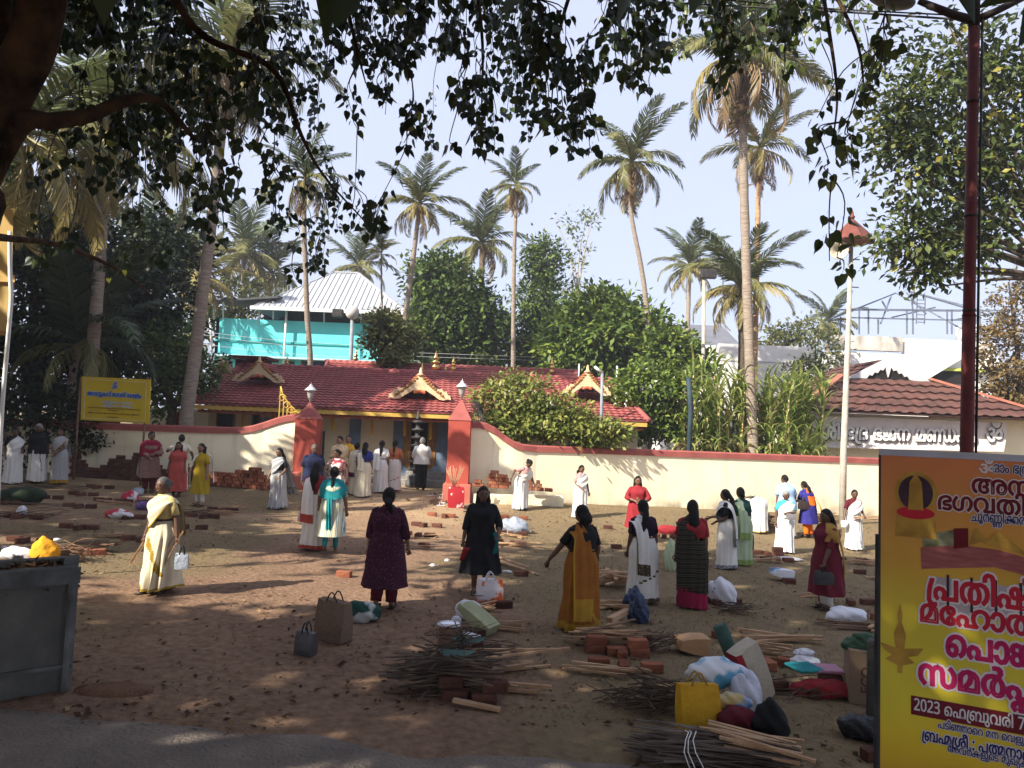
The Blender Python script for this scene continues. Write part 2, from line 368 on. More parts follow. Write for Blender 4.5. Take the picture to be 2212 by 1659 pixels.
BARK_DARK = M('dark_bark', (.055, .04, .03), (.12, .09, .065), scale=6, rough=.95, spec=.1, bump=.8)
M('palm_bark_orange', (.36, .2, .1), (.46, .3, .17), scale=3.2, rough=.95, spec=.1, bump=.8, bscale=4, stretch=(1.2, 1.2, 9))
NUT = M('coconut_husk', (.16, .12, .035), (.26, .2, .06), scale=4, rough=.6)
def crv(pts, m=6):
    """Catmull-Rom through points"""
    p = [Vector(q) for q in pts]; p = [p[0] * 2 - p[1]] + p + [p[-1] * 2 - p[-2]]; out = []
    for i in range(1, len(p) - 2):
        for k in range(m):
            t = k / m; a, b, c, d = p[i - 1], p[i], p[i + 1], p[i + 2]
            out.append(.5 * ((2 * b) + (c - a) * t + (2 * a - 5 * b + 4 * c - d) * t * t + (-a + 3 * b - 3 * c + d) * t ** 3))
    return out + [p[-2]]
PALMGRP = 'coconut palms around the temple'
def palm(label, pix, Y, L, n=22, tr=.17, pal=('green', 'green', 'olive', 'olive', 'gold', 'gold', 'brown'), seed=0, el=(78, -48), bark=BARK_PALM, nuts=True, skirt=0, group=PALMGRP, Yc=None, root=True, explicit=None):
    rg = random.Random(seed); pts = [P(u, v, Y) for u, v in pix]
    if root:
        b = pts[0]; g = float(gz(b.x, b.y))
        if b.z > g: pts = [Vector((b.x - (pts[1].x - b.x) * .15, b.y, g - .1))] + pts
    top = pts[-1]; base = pts[0]
    L *= 1.25 if root else 1; n = int(n * 1.15)
    o = empty('coconut_palm', base, label=label, cat='palm tree', group=group)
    cp = crv(pts, 7); m = len(cp); mb = MB()
    mb.tube([p - base for p in cp], [tr * (1.25 if i < 3 else 1) * (1 - .35 * i / m) * (1 + .05 * math.sin(i * 2.3)) for i in range(m)], 10)
    mb.build('trunk', bark, o)
    ct = top - base
    if nuts:
        mb = MB()
        for i in range(7):
            a = rg.uniform(0, 6.28); mb.ball(ct + Vector((math.cos(a) * .24, math.sin(a) * .24, -.25 - .2 * rg.random())), (.12, .12, .15), 7, k=5)
        mb.build('coconut_bunch', NUT, o)
    lst = explicit if explicit is not None else []
    if explicit is None:
        for i in range(n):
            f = i / (n - 1); lst.append((i * 137.5 + rg.uniform(-18, 18), el[0] + (el[1] - el[0]) * f ** .85 + rg.uniform(-9, 9), f, L * (.72 + .28 * math.sin(math.pi * min(1, .25 + f))) * rg.uniform(.88, 1.08)))
    for az, e, f, ln in lst:
        bi = min(4, int(f * 4.2)) if f < .97 else 4
        col = pal[min(len(pal) - 1, int(f * len(pal)))]
        fo = link('frond', FR[(bi, rg.randrange(2), col)], None, o, ct + Vector((0, 0, .15 - .35 * f)), (rg.uniform(-.25, .25), -R(e), R(az)))
        fo.rotation_euler = (Euler((0, 0, R(az))).to_matrix() @ Euler((0, -R(e), 0)).to_matrix() @ Euler((rg.uniform(-.3, .3), 0, 0)).to_matrix()).to_euler(); fo.scale = (ln, ln, ln)
    for i in range(skirt):
        fo = link('dead_frond', FR[(4, i % 2, 'brown')], None, o, ct + Vector((0, 0, -.3)))
        fo.rotation_euler = (Euler((0, 0, R(rg.uniform(0, 360)))).to_matrix() @ Euler((0, R(rg.uniform(68, 84)), 0)).to_matrix()).to_euler(); q = L * rg.uniform(.5, .75); fo.scale = (q, q, q)
    return o

HZ = ('green', 'green', 'olive', 'olive', 'gold')
palm('very tall coconut palm with grey ringed trunk beside the left corner of the temple roof', [(404, 890), (418, 790), (432, 680), (447, 560), (462, 440), (476, 300), (497, 120)], 24.2, 3.3, 24, .235, seed=1, skirt=2)
palm('coconut palm whose bare trunk crosses the turquoise house front', [(670, 800), (664, 690), (659, 560), (657, 470), (660, 385)], 33, 2.1, 20, .14, seed=2, skirt=3)
palm('coconut palm with slim leaning trunk right of the turquoise house', [(866, 790), (875, 690), (890, 580), (902, 480), (906, 440)], 36, 2.15, 22, .15, seed=3, el=(80, -38))
palm('coconut palm with thin pale straight trunk rising behind the middle of the temple roof', [(1108, 800), (1109, 680), (1111, 540), (1115, 440), (1114, 400)], 36, 1.5, 20, .12, seed=4, skirt=4, el=(82, -60))
palm('tall coconut palm with curved white trunk behind the round green tree', [(1398, 730), (1394, 640), (1382, 560), (1368, 490), (1361, 430), (1364, 350)], 38, 2.9, 26, .15, seed=5, skirt=5, pal=('green', 'green', 'olive', 'green', 'olive', 'gold', 'brown', 'brown'), el=(80, -62))
palm('tallest coconut palm with thick trunk standing in the sugarcane', [(1627, 985), (1620, 800), (1613, 600), (1607, 400), (1604, 230), (1607, 120)], 27.5, 3.6, 28, .21, seed=6, skirt=4, pal=('green', 'green', 'olive', 'olive', 'gold', 'brown', 'olive', 'brown'), el=(75, -68))
palm('coconut palm with thin orange trunk just behind the tallest palm', [(1636, 520), (1638, 430), (1642, 320)], 40, 2.8, 22, .16, seed=7, skirt=3, bark=MATS['palm_bark_orange'], el=(80, -62), pal=('green', 'olive', 'olive', 'gold', 'brown', 'brown'))
palm('low bushy coconut palm with yellow fronds behind the sugarcane', [(1604, 760), (1602, 700), (1600, 622)], 38, 3.3, 26, .25, seed=8, el=(80, -22), bark=BARK_DARK, pal=('green', 'green', 'green', 'olive', 'gold', 'gold', 'gold'))
palm('small green coconut palm left of the low yellow fronded palm', [(1484, 780), (1487, 660), (1490, 575)], 52, 3.0, 20, .2, seed=9, el=(80, -25), pal=HZ)
palm('coconut palm half hidden behind the trees in the middle', [(1044, 780), (1042, 640), (1040, 525)], 48, 3.3, 24, .2, seed=10, el=(78, -40), pal=('green', 'green', 'olive', 'olive', 'brown'))
palm('small short crowned palm on a thin white trunk right of the grey sheet roof', [(824, 700), (824, 620), (824, 548)], 36, 1.05, 14, .06, seed=11, nuts=False, el=(85, -30), pal=('green', 'gold', 'olive'))
for k, (u, v, Y, L, lb) in enumerate([(528, 545, 56, 4.6, 'hazy coconut palm left of the grey sheet roof, tallest of its row'), (438, 600, 44, 2.9, 'yellow green coconut palm behind the tall left trunk'), (585, 590, 58, 4.0, 'dull green coconut palm just behind the grey sheet roof'),
                                     (775, 575, 62, 3.6, 'hazy palm showing over the top of the grey sheet roof'), (1792, 695, 58, 2.6, 'small hazy palm left of the bare roof truss'), (345, 560, 50, 4.2, 'palm seen between the dark trees at left')]):
    palm(lb, [(u - 6, v + 190), (u - 4, v + 90), (u, v)], Y, L, 20, .2, seed=30 + k, el=(76, -36), pal=HZ if k != 1 else ('olive', 'gold', 'gold', 'gold'), nuts=k < 3)
# the near palm on the left, its long fronds hanging into view
palm('big near coconut palm at left with long yellow hanging fronds', [(188, 930), (196, 800), (205, 700), (216, 560), (222, 420), (226, 250)], 23.3, 4.4, 28, .23, seed=12, el=(70, -70), pal=('green', 'olive', 'olive', 'gold', 'gold', 'gold', 'olive'), skirt=2)
palm('coconut palm at the far left edge with one bright yellow frond', [(-60, 930), (-40, 640), (40, 290)], 16.5, 3.0, 24, .2, seed=13, el=(60, -72), pal=('green', 'olive', 'gold', 'gold', 'gold'))
palm('young palm with dark arching fronds under the left trees', [(150, 900), (158, 800), (170, 740)], 24, 3.4, 14, .16, seed=14, el=(62, -5), pal=('deep', 'deep', 'olive'), nuts=False)
# ---------------------------------------------------------------- broadleaf trees
def crown_pts(blobs, ncl, per, cr, rg, surf=.28):
    """clumps of leaves spread through ellipsoids: (centre, radii, weight)"""
    wts = np.array([b[2] for b in blobs], float); wts /= wts.sum(); pos = []; out = []; tint = []
    for b, q in zip(blobs, wts):
        m = max(3, int(ncl * q)); d = unit(rg.normal(size=(m, 3))); r = rg.random(m) ** surf * (1 + .16 * rg.normal(size=m).clip(-1.2, 1.6))
        c = np.array(b[0]) + d * r[:, None] * np.array(b[1]); t = rg.normal(.5, .17, m)
        k = np.repeat(np.arange(m), rg.integers(per // 2, per * 3 // 2, m)); e = rg.normal(size=(len(k), 3)) * cr * np.array([1, 1, .7])
        pos.append(c[k] + e); out.append(d[k] + unit(e) * .5); tint.append(t[k] + rg.normal(0, .13, len(k)))
    return np.concatenate(pos), np.concatenate(out), np.clip(np.concatenate(tint), 0, 1)
def foliage(blobs, ncl, per, cr, size, rg, kind='dia', down=.3, surf=.28, name='crown'):
    p, o, t = crown_pts(blobs, ncl, per, cr, rg, surf); N = len(p)
    d = o * .8 + rg.normal(size=(N, 3)) * .8 + np.array([0, 0, -down]); nr = np.array([0, 0, 1]) + o * .5 + rg.normal(size=(N, 3)) * .45
    return leaves(p, d, nr, rg.uniform(.7, 1.3, N) * size, kind, t, name)
GREENS = {
 'mango': [(.02, .038, .013), (.05, .088, .02), (.105, .16, .03), (.2, .24, .05)],
 'jack': [(.03, .055, .014), (.075, .125, .022), (.15, .21, .035), (.3, .34, .07)],
 'olive': [(.045, .06, .02), (.085, .1, .03), (.14, .15, .045), (.2, .2, .07)],
 'pale': [(.10, .125, .065), (.16, .19, .09), (.22, .25, .12)],
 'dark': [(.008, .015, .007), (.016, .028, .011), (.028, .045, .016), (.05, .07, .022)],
 'brown': [(.09, .06, .022), (.16, .105, .038), (.22, .15, .06), (.13, .12, .04)],
 'leafy': [(.012, .02, .008), (.028, .045, .014), (.06, .085, .022), (.13, .155, .035), (.32, .28, .05)],
 'frangi': [(.06, .095, .02), (.13, .17, .035), (.24, .26, .06), (.36, .34, .1)]}
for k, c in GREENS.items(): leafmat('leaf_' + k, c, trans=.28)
def tree(name, label, blobsD, Y, kind, size, ncl, per, cr, seed, base=None, tr=.18, cat='tree', group=None, down=.3, bark=BARK_DARK, surf=.28, depth=.8, limbs=6, shape='dia', Yb=None):
    """blobsD: (u, v, ru, rv, weight) crown lobes as the eye sees them, standing at distance Y"""
    rg = np.random.default_rng(seed); bl = []
    for q in blobsD:
        u, v, ru, rv, wt = q[:5]; y = Y + (q[5] if len(q) > 5 else 0); c = P(u, v, y); bl.append((c, (ru * y / FPX, min(ru, rv * 1.3) * y / FPX * depth, rv * y / FPX), wt))
    if base is None:
        cx = sum(b[0].x for b in bl) / len(bl); base = (cx, Y)
    b0 = Vector((base[0], base[1], float(gz(base[0], base[1])) - .05))
    o = empty(name, b0, label=label, cat=cat, group=group)
    bl0 = [(b[0] - b0, b[1], b[2]) for b in bl]
    mb = MB(); fork = Vector((0, 0, max(.6, min(b[0].z - b[1][2] * .6 for b in bl0))))
    mb.tube(crv([(0, 0, 0), fork * .5 + Vector((rg.normal(0, .06), rg.normal(0, .06), 0)), fork], 4), [tr * (1.2 - .5 * i / 8) for i in range(9)], 8)
    for b in bl0:
        for k in range(max(1, limbs // len(bl0))):
            e = b[0] + Vector(rg.normal(0, .45, 3) * np.array(b[1])); mid = fork.lerp(e, .5) + Vector((rg.normal(0, .1), rg.normal(0, .1), .15)) * (e - fork).length * .3
            pp = crv([fork, mid, e], 5); mb.tube(pp, [tr * .6 * (1 - .85 * i / len(pp)) for i in range(len(pp))], 6)
    mb.build('trunk', bark, o)
    link('crown', foliage(bl0, ncl, per, cr, size, rg, shape, down, surf), MATS['leaf_' + kind], o)
    return o
T2 = 'trees behind the temple'
tree('mango_tree', 'big round bright green tree behind the right half of the temple', [(1310, 735, 118, 88, 5), (1240, 775, 70, 55, 2), (1300, 665, 60, 38, 1.5), (1395, 740, 55, 60, 1.6)], 40, 'jack', .42, 400, 26, .42, 1, tr=.3, group=T2)
tree('mango_tree', 'low bright green tree right of the round one, in front of the dark grey roof', [(1445, 760, 60, 42, 2), (1500, 790, 45, 40, 1)], 37, 'jack', .3, 240, 22, .3, 2, group=T2)
tree('mango_tree', 'tall dark green tree between two palm trunks left of the middle', [(945, 600, 62, 52, 2), (975, 680, 95, 70, 3), (920, 740, 80, 55, 2), (1040, 720, 60, 70, 2), (1010, 630, 45, 50, 1)], 44, 'mango', .36, 720, 22, .36, 3, tr=.3, group=T2)
tree('bushy_tree', 'olive bushy tree at the right end of the turquoise house', [(850, 735, 52, 50, 2), (830, 705, 32, 28, 1)], 33, 'olive', .24, 210, 22, .22, 4, group=T2)
tree('creeper_tree', 'tall narrow tree smothered in creepers behind the white trunked palm', [(1172, 560, 42, 52, 1.6), (1165, 650, 50, 60, 2), (1195, 715, 60, 55, 2), (1140, 740, 40, 45, 1)], 46, 'mango', .3, 420, 22, .34, 5, group=T2)
tree('sparse_tree', 'thin sparse pale tree standing against the sky', [(1245, 480, 46, 32, 1.2), (1250, 545, 34, 38, 1), (1232, 610, 40, 42, 1.2), (1275, 470, 24, 22, .5)], 50, 'pale', .3, 46, 11, .3, 6, group=T2, limbs=9, surf=.5, tr=.085, bark=M('pale_bark', (.3, .26, .21), (.42, .37, .3)))
tree('bushy_tree', 'grey green trees showing between the palms at far left of the house', [(470, 640, 90, 60, 2), (560, 655, 60, 40, 1), (400, 700, 60, 70, 1.4)], 52, 'olive', .4, 170, 18, .4, 7, group=T2)
tree('bushy_tree', 'low scrubby tree behind the white flat roofed block', [(1745, 715, 55, 26, 2), (1690, 735, 30, 26, 1), (1655, 735, 30, 20, 1)], 50, 'olive', .34, 80, 16, .3, 8, group=T2)
tree('bushy_tree', 'scrub behind the left shoulder of the white house', [(1790, 780, 34, 60, 1.5), (1740, 800, 30, 30, 1)], 44, 'olive', .28, 70, 18, .28, 9, group=T2)
tree('bushy_tree', 'lighter green bush against the left side of the temple', [(425, 800, 55, 60, 2), (370, 765, 60, 65, 2), (340, 850, 50, 50, 1)], 26.5, 'mango', .2, 190, 22, .22, 10)
tree('dark_bush', 'low dark mass of shrubs just behind the temple ridge', [(1000, 760, 110, 45, 2), (1180, 770, 100, 40, 2), (1330, 790, 120, 40, 2), (880, 755, 60, 40, 1)], 47, 'mango', .34, 420, 22, .36, 61, group=T2, cat='bush', tr=.1)
# dark trees massed on the left
LG = 'dark trees massed on the left'
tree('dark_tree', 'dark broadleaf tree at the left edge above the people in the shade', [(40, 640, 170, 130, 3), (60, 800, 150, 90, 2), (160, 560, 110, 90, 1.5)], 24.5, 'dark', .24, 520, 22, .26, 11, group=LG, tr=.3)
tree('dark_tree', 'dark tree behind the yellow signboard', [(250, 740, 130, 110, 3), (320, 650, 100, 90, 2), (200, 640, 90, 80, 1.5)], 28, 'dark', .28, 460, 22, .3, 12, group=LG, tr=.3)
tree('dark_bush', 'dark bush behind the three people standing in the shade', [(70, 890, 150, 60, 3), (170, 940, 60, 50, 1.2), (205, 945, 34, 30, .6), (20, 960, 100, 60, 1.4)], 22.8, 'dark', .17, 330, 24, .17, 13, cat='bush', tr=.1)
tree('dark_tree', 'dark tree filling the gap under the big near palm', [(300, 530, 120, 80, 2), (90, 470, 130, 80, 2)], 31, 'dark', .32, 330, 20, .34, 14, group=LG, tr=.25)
# the frangipanis inside the wall
fr = tree('frangipani_tree', 'flowering frangipani bush leaning over the wall right of the gate', [(1120, 870, 95, 56, 3, 0), (1195, 900, 80, 44, 2, -.3), (1100, 925, 60, 26, 1.2, -.7), (1235, 925, 90, 28, 1.6, -.6), (1300, 935, 60, 24, 1, -.4)], 24.6, 'frangi', .19, 560, 18, .17, 15, cat='bush', tr=.09, bark=M('grey_branch', (.2, .17, .13), (.3, .26, .2)), limbs=15)
fr2 = tree('frangipani_tree', 'taller flowering frangipani behind the lamp post, left of the sugarcane', [(1395, 850, 75, 60, 3), (1350, 905, 55, 50, 2), (1430, 910, 50, 45, 1.5), (1455, 830, 30, 40, .7)], 28, 'jack', .2, 520, 18, .19, 16, cat='bush', tr=.1, bark=MATS['grey_branch'], limbs=12)
FLW = leafmat('white_blossom', [(.75, .72, .62), (.85, .84, .78)], trans=.2)
for o, N, cs in ((fr, 75, [(1120, 865, 85, 50), (1200, 900, 75, 35), (1250, 920, 70, 22)]), (fr2, 60, [(1395, 850, 65, 55), (1360, 900, 50, 45)])):
    rg = np.random.default_rng(5); Yf = 24.2 if o is fr else 27.4; pp = []
    for i in range(N):
        u, v, ru, rv = cs[i % len(cs)]; a = rg.normal(size=2) * .5; q = P(u + a[0] * ru, v + a[1] * rv, Yf + rg.normal(0, .4)); pp.append(q - o.location)
    pp = np.repeat(np.array(pp), 4, 0); link('blossom', leaves(pp + rg.normal(0, .02, pp.shape), rg.normal(size=pp.shape) + [0, -1, .6], rg.normal(size=pp.shape), .06, 'quad', None, 'blossom'), FLW, o)
# the right hand tree hanging over the hall
RT = tree('rain_tree', 'big leafy tree hanging in from the top right corner', [(2090, 150, 190, 150, 3.4), (2000, 330, 130, 150, 3), (2140, 380, 110, 150, 2.6), (1985, 510, 90, 60, 1.5), (2010, 575, 60, 38, .9), (2230, 250, 120, 200, 2), (1940, 250, 66, 120, 1.2), (2120, 520, 60, 60, .8)], 19.5, 'leafy', .23, 520, 20, .32, 20, base=(14.8, 19.5), tr=.13, limbs=24, bark=M('twig_bark', (.06, .045, .032), (.11, .085, .06)), surf=.6, depth=.7)
tree('creeper_tree', 'brownish creeper covered tree at the right edge above the hall', [(2180, 760, 70, 110, 3), (2200, 640, 50, 80, 1), (2215, 850, 60, 60, 1.5), (2160, 830, 30, 50, .7)], 34, 'brown', .21, 300, 22, .2, 21, base=(23.5, 34), tr=.25)
# sugarcane
CANE = M('cane_stalk', (.5, .33, .16), (.62, .47, .26), scale=5); 
leafmat('cane_leaf', [(.12, .19, .035), (.26, .33, .08), (.40, .42, .14), (.5, .40, .19)], trans=.35)
def cane_leaf(mb, T, p, az, L, el, bend, wd, tint):
    K = 7; pts = []; x = Vector(p); e = el; h = Vector((math.cos(az), math.sin(az), 0)); sd = Vector((-h.y, h.x, 0)); 
    b = len(mb.v); vs = []
    for i in range(K):
        t = i / (K - 1); ww = wd * (1 - t ** 2.2) * (.55 + .9 * t if t < .5 else 1); vs += [x - sd * ww, x + sd * ww]; T += [tint, tint]
        x = x + (h * math.cos(e) + Vector((0, 0, 1)) * math.sin(e)) * L / (K - 1); e -= bend / (K - 1) * (1.6 * t + .4)
    mb.add(vs, [(2 * i, 2 * i + 1, 2 * i + 3, 2 * i + 2) for i in range(K - 1)])
rg = random.Random(4); canes = []
spots = [(1492, 28.6), (1512, 28.2), (1535, 29), (1556, 28), (1578, 28.8), (1596, 28.2), (1644, 28.4), (1660, 29.2), (1676, 28), (1690, 28.9), (1712, 28.4), (1733, 29.4), (1748, 28.2), (1762, 28.9), (1483, 29.4), (1545, 29.6), (1620, 29.4), (1704, 29.8), (1502, 29.2), (1526, 28.4), (1566, 29.3), (1586, 29.6), (1654, 28.1), (1684, 29.5), (1722, 28.3), (1740, 28.8), (1756, 29.6), (1475, 28.5), (1508, 29.8), (1549, 28.2), (1572, 29), (1604, 28.8), (1637, 29.2), (1668, 28.6), (1698, 28), (1716, 29.6), (1768, 28.4), (1462, 29), (1480, 28.2), (1520, 29.6), (1541, 28.7), (1561, 28.3), (1590, 28.1), (1629, 28.3), (1650, 29.7), (1680, 28.2), (1707, 29.1), (1728, 29.8), (1751, 28)]
for k, (u, Yc) in enumerate(spots):
    Yc += -.7 + .0022 * (u - 1480); b = P(u, 960, Yc); b.z = float(gz(b.x, b.y)); H = rg.uniform(3.6, 5.0) if k % 4 else rg.uniform(1.8, 2.8); top = Vector((rg.uniform(-.35, .35), rg.uniform(-.2, .2), H))
    o = empty('sugarcane', b, label='sugarcane plant with long drooping leaves behind the right wall', cat='sugarcane', group='sugarcane clump behind the wall')
    mb = MB(); mb.tube([(0, 0, 0), top * .5 + Vector((.05, 0, 0)), top], [.04, .033, .02], 6); mb.build('stalk', CANE, o)
    mb = MB(); T = []
    for i in range(44):
        f = i / 43; z = .22 + .8 * f; p = top * min(1, z); dry = (f < .3) * .5
        cane_leaf(mb, T, p, rg.uniform(0, 6.28), rg.uniform(1.0, 2.0), R(rg.uniform(50, 80) if f > .35 else rg.uniform(10, 60)), R(rg.uniform(70, 170)), rg.uniform(.045, .075), min(1, max(0, rg.gauss(.38, .22) + dry)))
    link('leaf_blades', fast_mesh('cane', mb.v, [i for f in mb.f for i in f], [4] * len(mb.f), T), MATS['cane_leaf'], o)

# ---------------------------------------------------------------- the peepal whose boughs hang over the camera
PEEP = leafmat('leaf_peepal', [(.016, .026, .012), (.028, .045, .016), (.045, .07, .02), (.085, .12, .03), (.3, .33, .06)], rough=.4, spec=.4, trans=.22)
PBARK = M('peepal_bark', (.018, .013, .01), (.085, .05, .028), scale=4.2, rough=.9, spec=.1, bump=1., bscale=11)
pb = Vector((-6.4, 6.2, float(gz(-6.4, 6.2)) - .1))
peepal = empty('peepal_tree', pb, label='old peepal tree at top left, heart shaped leaves hanging over the yard', cat='tree')
mb = MB()
def limb(pix, rad, n=12):
    pts = crv([P(*q) for q in pix], 6); m = len(pts); mb.tube([p - pb for p in pts], [rad[0] + (rad[1] - rad[0]) * i / (m - 1) for i in range(m)], n)
mb.tube([p - pb for p in crv([pb, pb + Vector((.15, -.1, 1.6)), P(-190, 560, 6.0), P(-100, 400, 5.7)], 6)], [.58 - .012 * i for i in range(19)], 14)
limb([(-90, 430, 5.7), (-40, 300, 5.5), (20, 190, 5.5), (72, 90, 5.4), (105, -60, 5.3), (140, -260, 5)], (.21, .13))
limb([(-100, 420, 5.7), (-70, 300, 5.8), (-20, 180, 6.0), (0, 60, 6.2), (-10, -150, 6.4)], (.13, .09))
limb([(-60, 460, 5.7), (40, 275, 5.5), (110, 262, 5.6), (190, 250, 5.8), (260, 222, 6), (320, 212, 6.2), (360, 232, 6.4), (420, 300, 6.8)], (.085, .02))
limb([(-120, 500, 6.5), (20, 515, 8), (130, 530, 9), (250, 580, 10), (330, 640, 11)], (.05, .012))
limb([(112, -60, 5.3), (250, -190, 6), (500, -230, 6.6), (900, -230, 7.2), (1400, -210, 7.6), (1900, -180, 7.2)], (.11, .04))
limb([(300, -180, 6.2), (420, 60, 6.6), (590, 150, 7.0), (650, 290, 7.2), (700, 380, 7.3), (790, 480, 7.4)], (.04, .006))
limb([(700, -220, 6.9), (760, 60, 7), (790, 180, 7.1)], (.03, .006)); limb([(1000, -225, 7.2), (1040, 60, 7.2), (1040, 250, 7.2)], (.03, .005)); limb([(1300, -215, 7.5), (1210, 60, 7.4), (1190, 240, 7.4)], (.03, .005))
limb([(1750, -185, 7.2), (1790, 60, 6), (1808, 200, 5.6), (1800, 300, 5.4)], (.02, .005)); limb([(1700, -190, 7.3), (1840, 60, 6.5), (1870, 230, 6.2)], (.025, .005))
mb.build('trunk', PBARK, peepal)
rects = [(0, -40, 320, 100, 46), (170, 60, 430, 300, 46), (150, -40, 420, 115, 77), (250, 90, 560, 330, 96), (330, 200, 500, 460, 32), (540, -40, 690, 300, 72), (680, -40, 900, 165, 94), (765, 190, 845, 285, 9), (870, 235, 940, 325, 12), (900, -40, 1160, 140, 101), (985, 150, 1070, 325, 26), (1070, 120, 1120, 260, 9), (1120, 60, 1275, 310, 65), (1225, 180, 1295, 335, 14),
         (1300, -40, 1440, 220, 44), (1340, -40, 1500, 125, 40), (1500, -40, 1720, 130, 62), (1560, 120, 1650, 230, 6), (1690, -40, 1930, 175, 47), (1745, 230, 1880, 300, 9), (1780, 320, 1840, 395, 4), (1790, 555, 1850, 585, 3),
         (565, 345, 720, 440, 16), (425, 380, 480, 530, 9), (590, 470, 700, 600, 13), (690, 400, 835, 510, 17), (620, 560, 700, 610, 6), (440, 440, 590, 520, 5), (0, 270, 350, 420, 27), (190, 300, 420, 420, 17), (0, 60, 170, 120, 10), (60, 480, 380, 600, 17)]
rg = np.random.default_rng(21); tw = MB(); pos = []; dd = []; nn = []; sz = []; tt = []
cl_ = sorted([(rg.uniform(v0, v1), rg.uniform(u0, u1), u0 > 1730) for (u0, v0, u1, v1, n) in rects for i in range(n)]); ends = []
for v, u, near in cl_:
    Yk = rg.uniform(4.6, 5.8) if near else rg.uniform(6.2, 10.5); par = None
    if v > -5 and ends:
        E_ = np.array([q[:3] for q in ends]); du, dv = E_[:, 0] - u, v - E_[:, 1]; cost = np.abs(du) * 1.3 + np.abs(dv - 70) + np.where(dv < 12, 900, 0) + np.where((E_[:, 2] < 6) != near, 900, 0); j = int(np.argmin(cost))
        if cost[j] < 330: par = ends[j]; Yk = par[2] + rg.normal(0, .25)
    a = P(*par[:3]) if par else P(u + rg.normal(0, 25), -70 if v < 60 else v - 180, Yk)
    c = P(u, v, Yk); b = a.lerp(c, .5) + Vector(rg.normal(0, .05, 3)); b.z += .02; ends.append((u, v, Yk)); line = crv([a, b, c], 4)
    tw.tube([p - pb for p in line], [.0065 * (1 - .5 * j / len(line)) for j in range(len(line))], 4, caps=False)
    m = rg.integers(5, 10); tone = rg.normal(.3, .13) + (.3 if near or u > 1480 else .12 * (u > 1250))  # tint lifted on the right-hand leaves, standing in for light glowing through them
    for j in range(m):
        t = rg.uniform(.5, 1.05); p = line[min(len(line) - 1, int(t * (len(line) - 1)))]; off = Vector(rg.normal(0, 1, 3)); off.z = -abs(off.z) * .5 - .25; off.normalize()
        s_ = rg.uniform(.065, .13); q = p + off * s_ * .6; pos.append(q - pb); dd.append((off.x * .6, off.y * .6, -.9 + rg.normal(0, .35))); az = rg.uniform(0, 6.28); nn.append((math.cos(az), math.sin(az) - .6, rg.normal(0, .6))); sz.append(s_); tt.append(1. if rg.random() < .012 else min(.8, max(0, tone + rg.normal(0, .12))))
tw.build('twigs', BARK_DARK, peepal)
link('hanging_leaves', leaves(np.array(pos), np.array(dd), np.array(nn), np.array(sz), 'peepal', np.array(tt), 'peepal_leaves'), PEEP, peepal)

# the upper crowns (out of the picture, over and behind the viewer's left) with leaves laid out to shape the yard's shade
def lit_gap(x, y):
    g = np.exp(-(((x + 3.8) / 3.6) ** 2 + ((y - 10.9) / 1.75) ** 2) ** 2) + .75 * np.exp(-(((x + 7.9) / 1.9) ** 2 + ((y - 12.6) / .9) ** 2) ** 2) + .8 * np.exp(-(((x + 2.0) / 1.6) ** 2 + ((y - 10.5) / .6) ** 2) ** 2) + .4 * np.exp(-(((x - 4.2) / 1.8) ** 2 + ((y - 8.6) / .5) ** 2) ** 2)
    return np.clip(g, 0, 1)
def shade(x, y):
    far = 10.0 + 3.0 * sstep(-3.0, 1.5, x); s = sstep(far + 1.3, far - .7, y)
    s = np.maximum(s, .5 * sstep(far + 5.5, far + 1, y) * sstep(-2, 1, x) * (fbm(x, y, 1.7, 2) > .44))
    left = sstep(-4.6, -6.6, x) * sstep(13.2, 14.0, y) * sstep(23.4, 22.6, y)
    mid = .22 * sstep(-6.8, -5.5, x) * sstep(1, -1, x) * sstep(11.4, 12.2, y) * sstep(17.0, 15.6, y) * (fbm(x + 5, y, 1.9, 2) > .46)
    s = np.maximum(s, np.maximum(left, mid)); return s * (1 - lit_gap(x, y))
N = 60000
tx, ty = rg.uniform(-24, 14, N), rg.uniform(-1, 24, N); k = rg.random(N) < shade(tx, ty) * .85; tx, ty = tx[k], ty[k]; tz = gz(tx, ty); hh = rg.uniform(5.6, 12.5, len(tx))
N2 = 22000; wx = rg.uniform(-20, -8.8, N2); wy = rg.uniform(22.4, 31, N2); wz = rg.uniform(.2, 7.6, N2); k = rg.random(N2) < np.where(wz < 4.6, .95, .62); wx, wy, wz = wx[k], wy[k], wz[k]
N3 = 3000; vx = rg.uniform(-10, -4.0, N3); vy = rg.uniform(26, 31, N3); vz = rg.uniform(2.9, 4.8, N3); k = (fbm(vx, vy, 2.2, 2) > .42) & (rg.random(N3) < .8); vx, vy, vz = vx[k], vy[k], vz[k]
cl = np.array(pos); cl = cl[cl[:, 0] < 7.2][rg.integers(0, (cl[:, 0] < 7.2).sum(), 3200)] + np.array(pb)
N4 = 4200; ux = rg.uniform(-15, -8.5, N4); uz = rg.uniform(-.1, 2.5, N4); k = ux < -8.75 - .3 * (2.2 - uz) + .0; ux, uz = ux[k], uz[k]
A = np.concatenate([np.stack([ux, ux * 0 + 22.45, uz], -1), cl, np.stack([tx, ty, tz], -1), np.stack([wx, wy, wz], -1), np.stack([vx, vy, vz], -1)])
L = np.concatenate([rg.uniform(8, 15, len(ux)), rg.uniform(1.5, 9, len(cl)), hh / math.sin(SUN_EL), rg.uniform(9, 17, len(wx)), rg.uniform(13, 19, len(vx))])
Q = A - np.array(SD)[None] * L[:, None]
rel = Q - np.array(CAM); dp = rel @ np.array(FWD); uu = CU + FPX * (rel @ np.array(RIGHT)) / np.where(np.abs(dp) < .01, .01, dp); vv = CV - FPX * (rel @ np.array(UP)) / np.where(np.abs(dp) < .01, .01, dp)
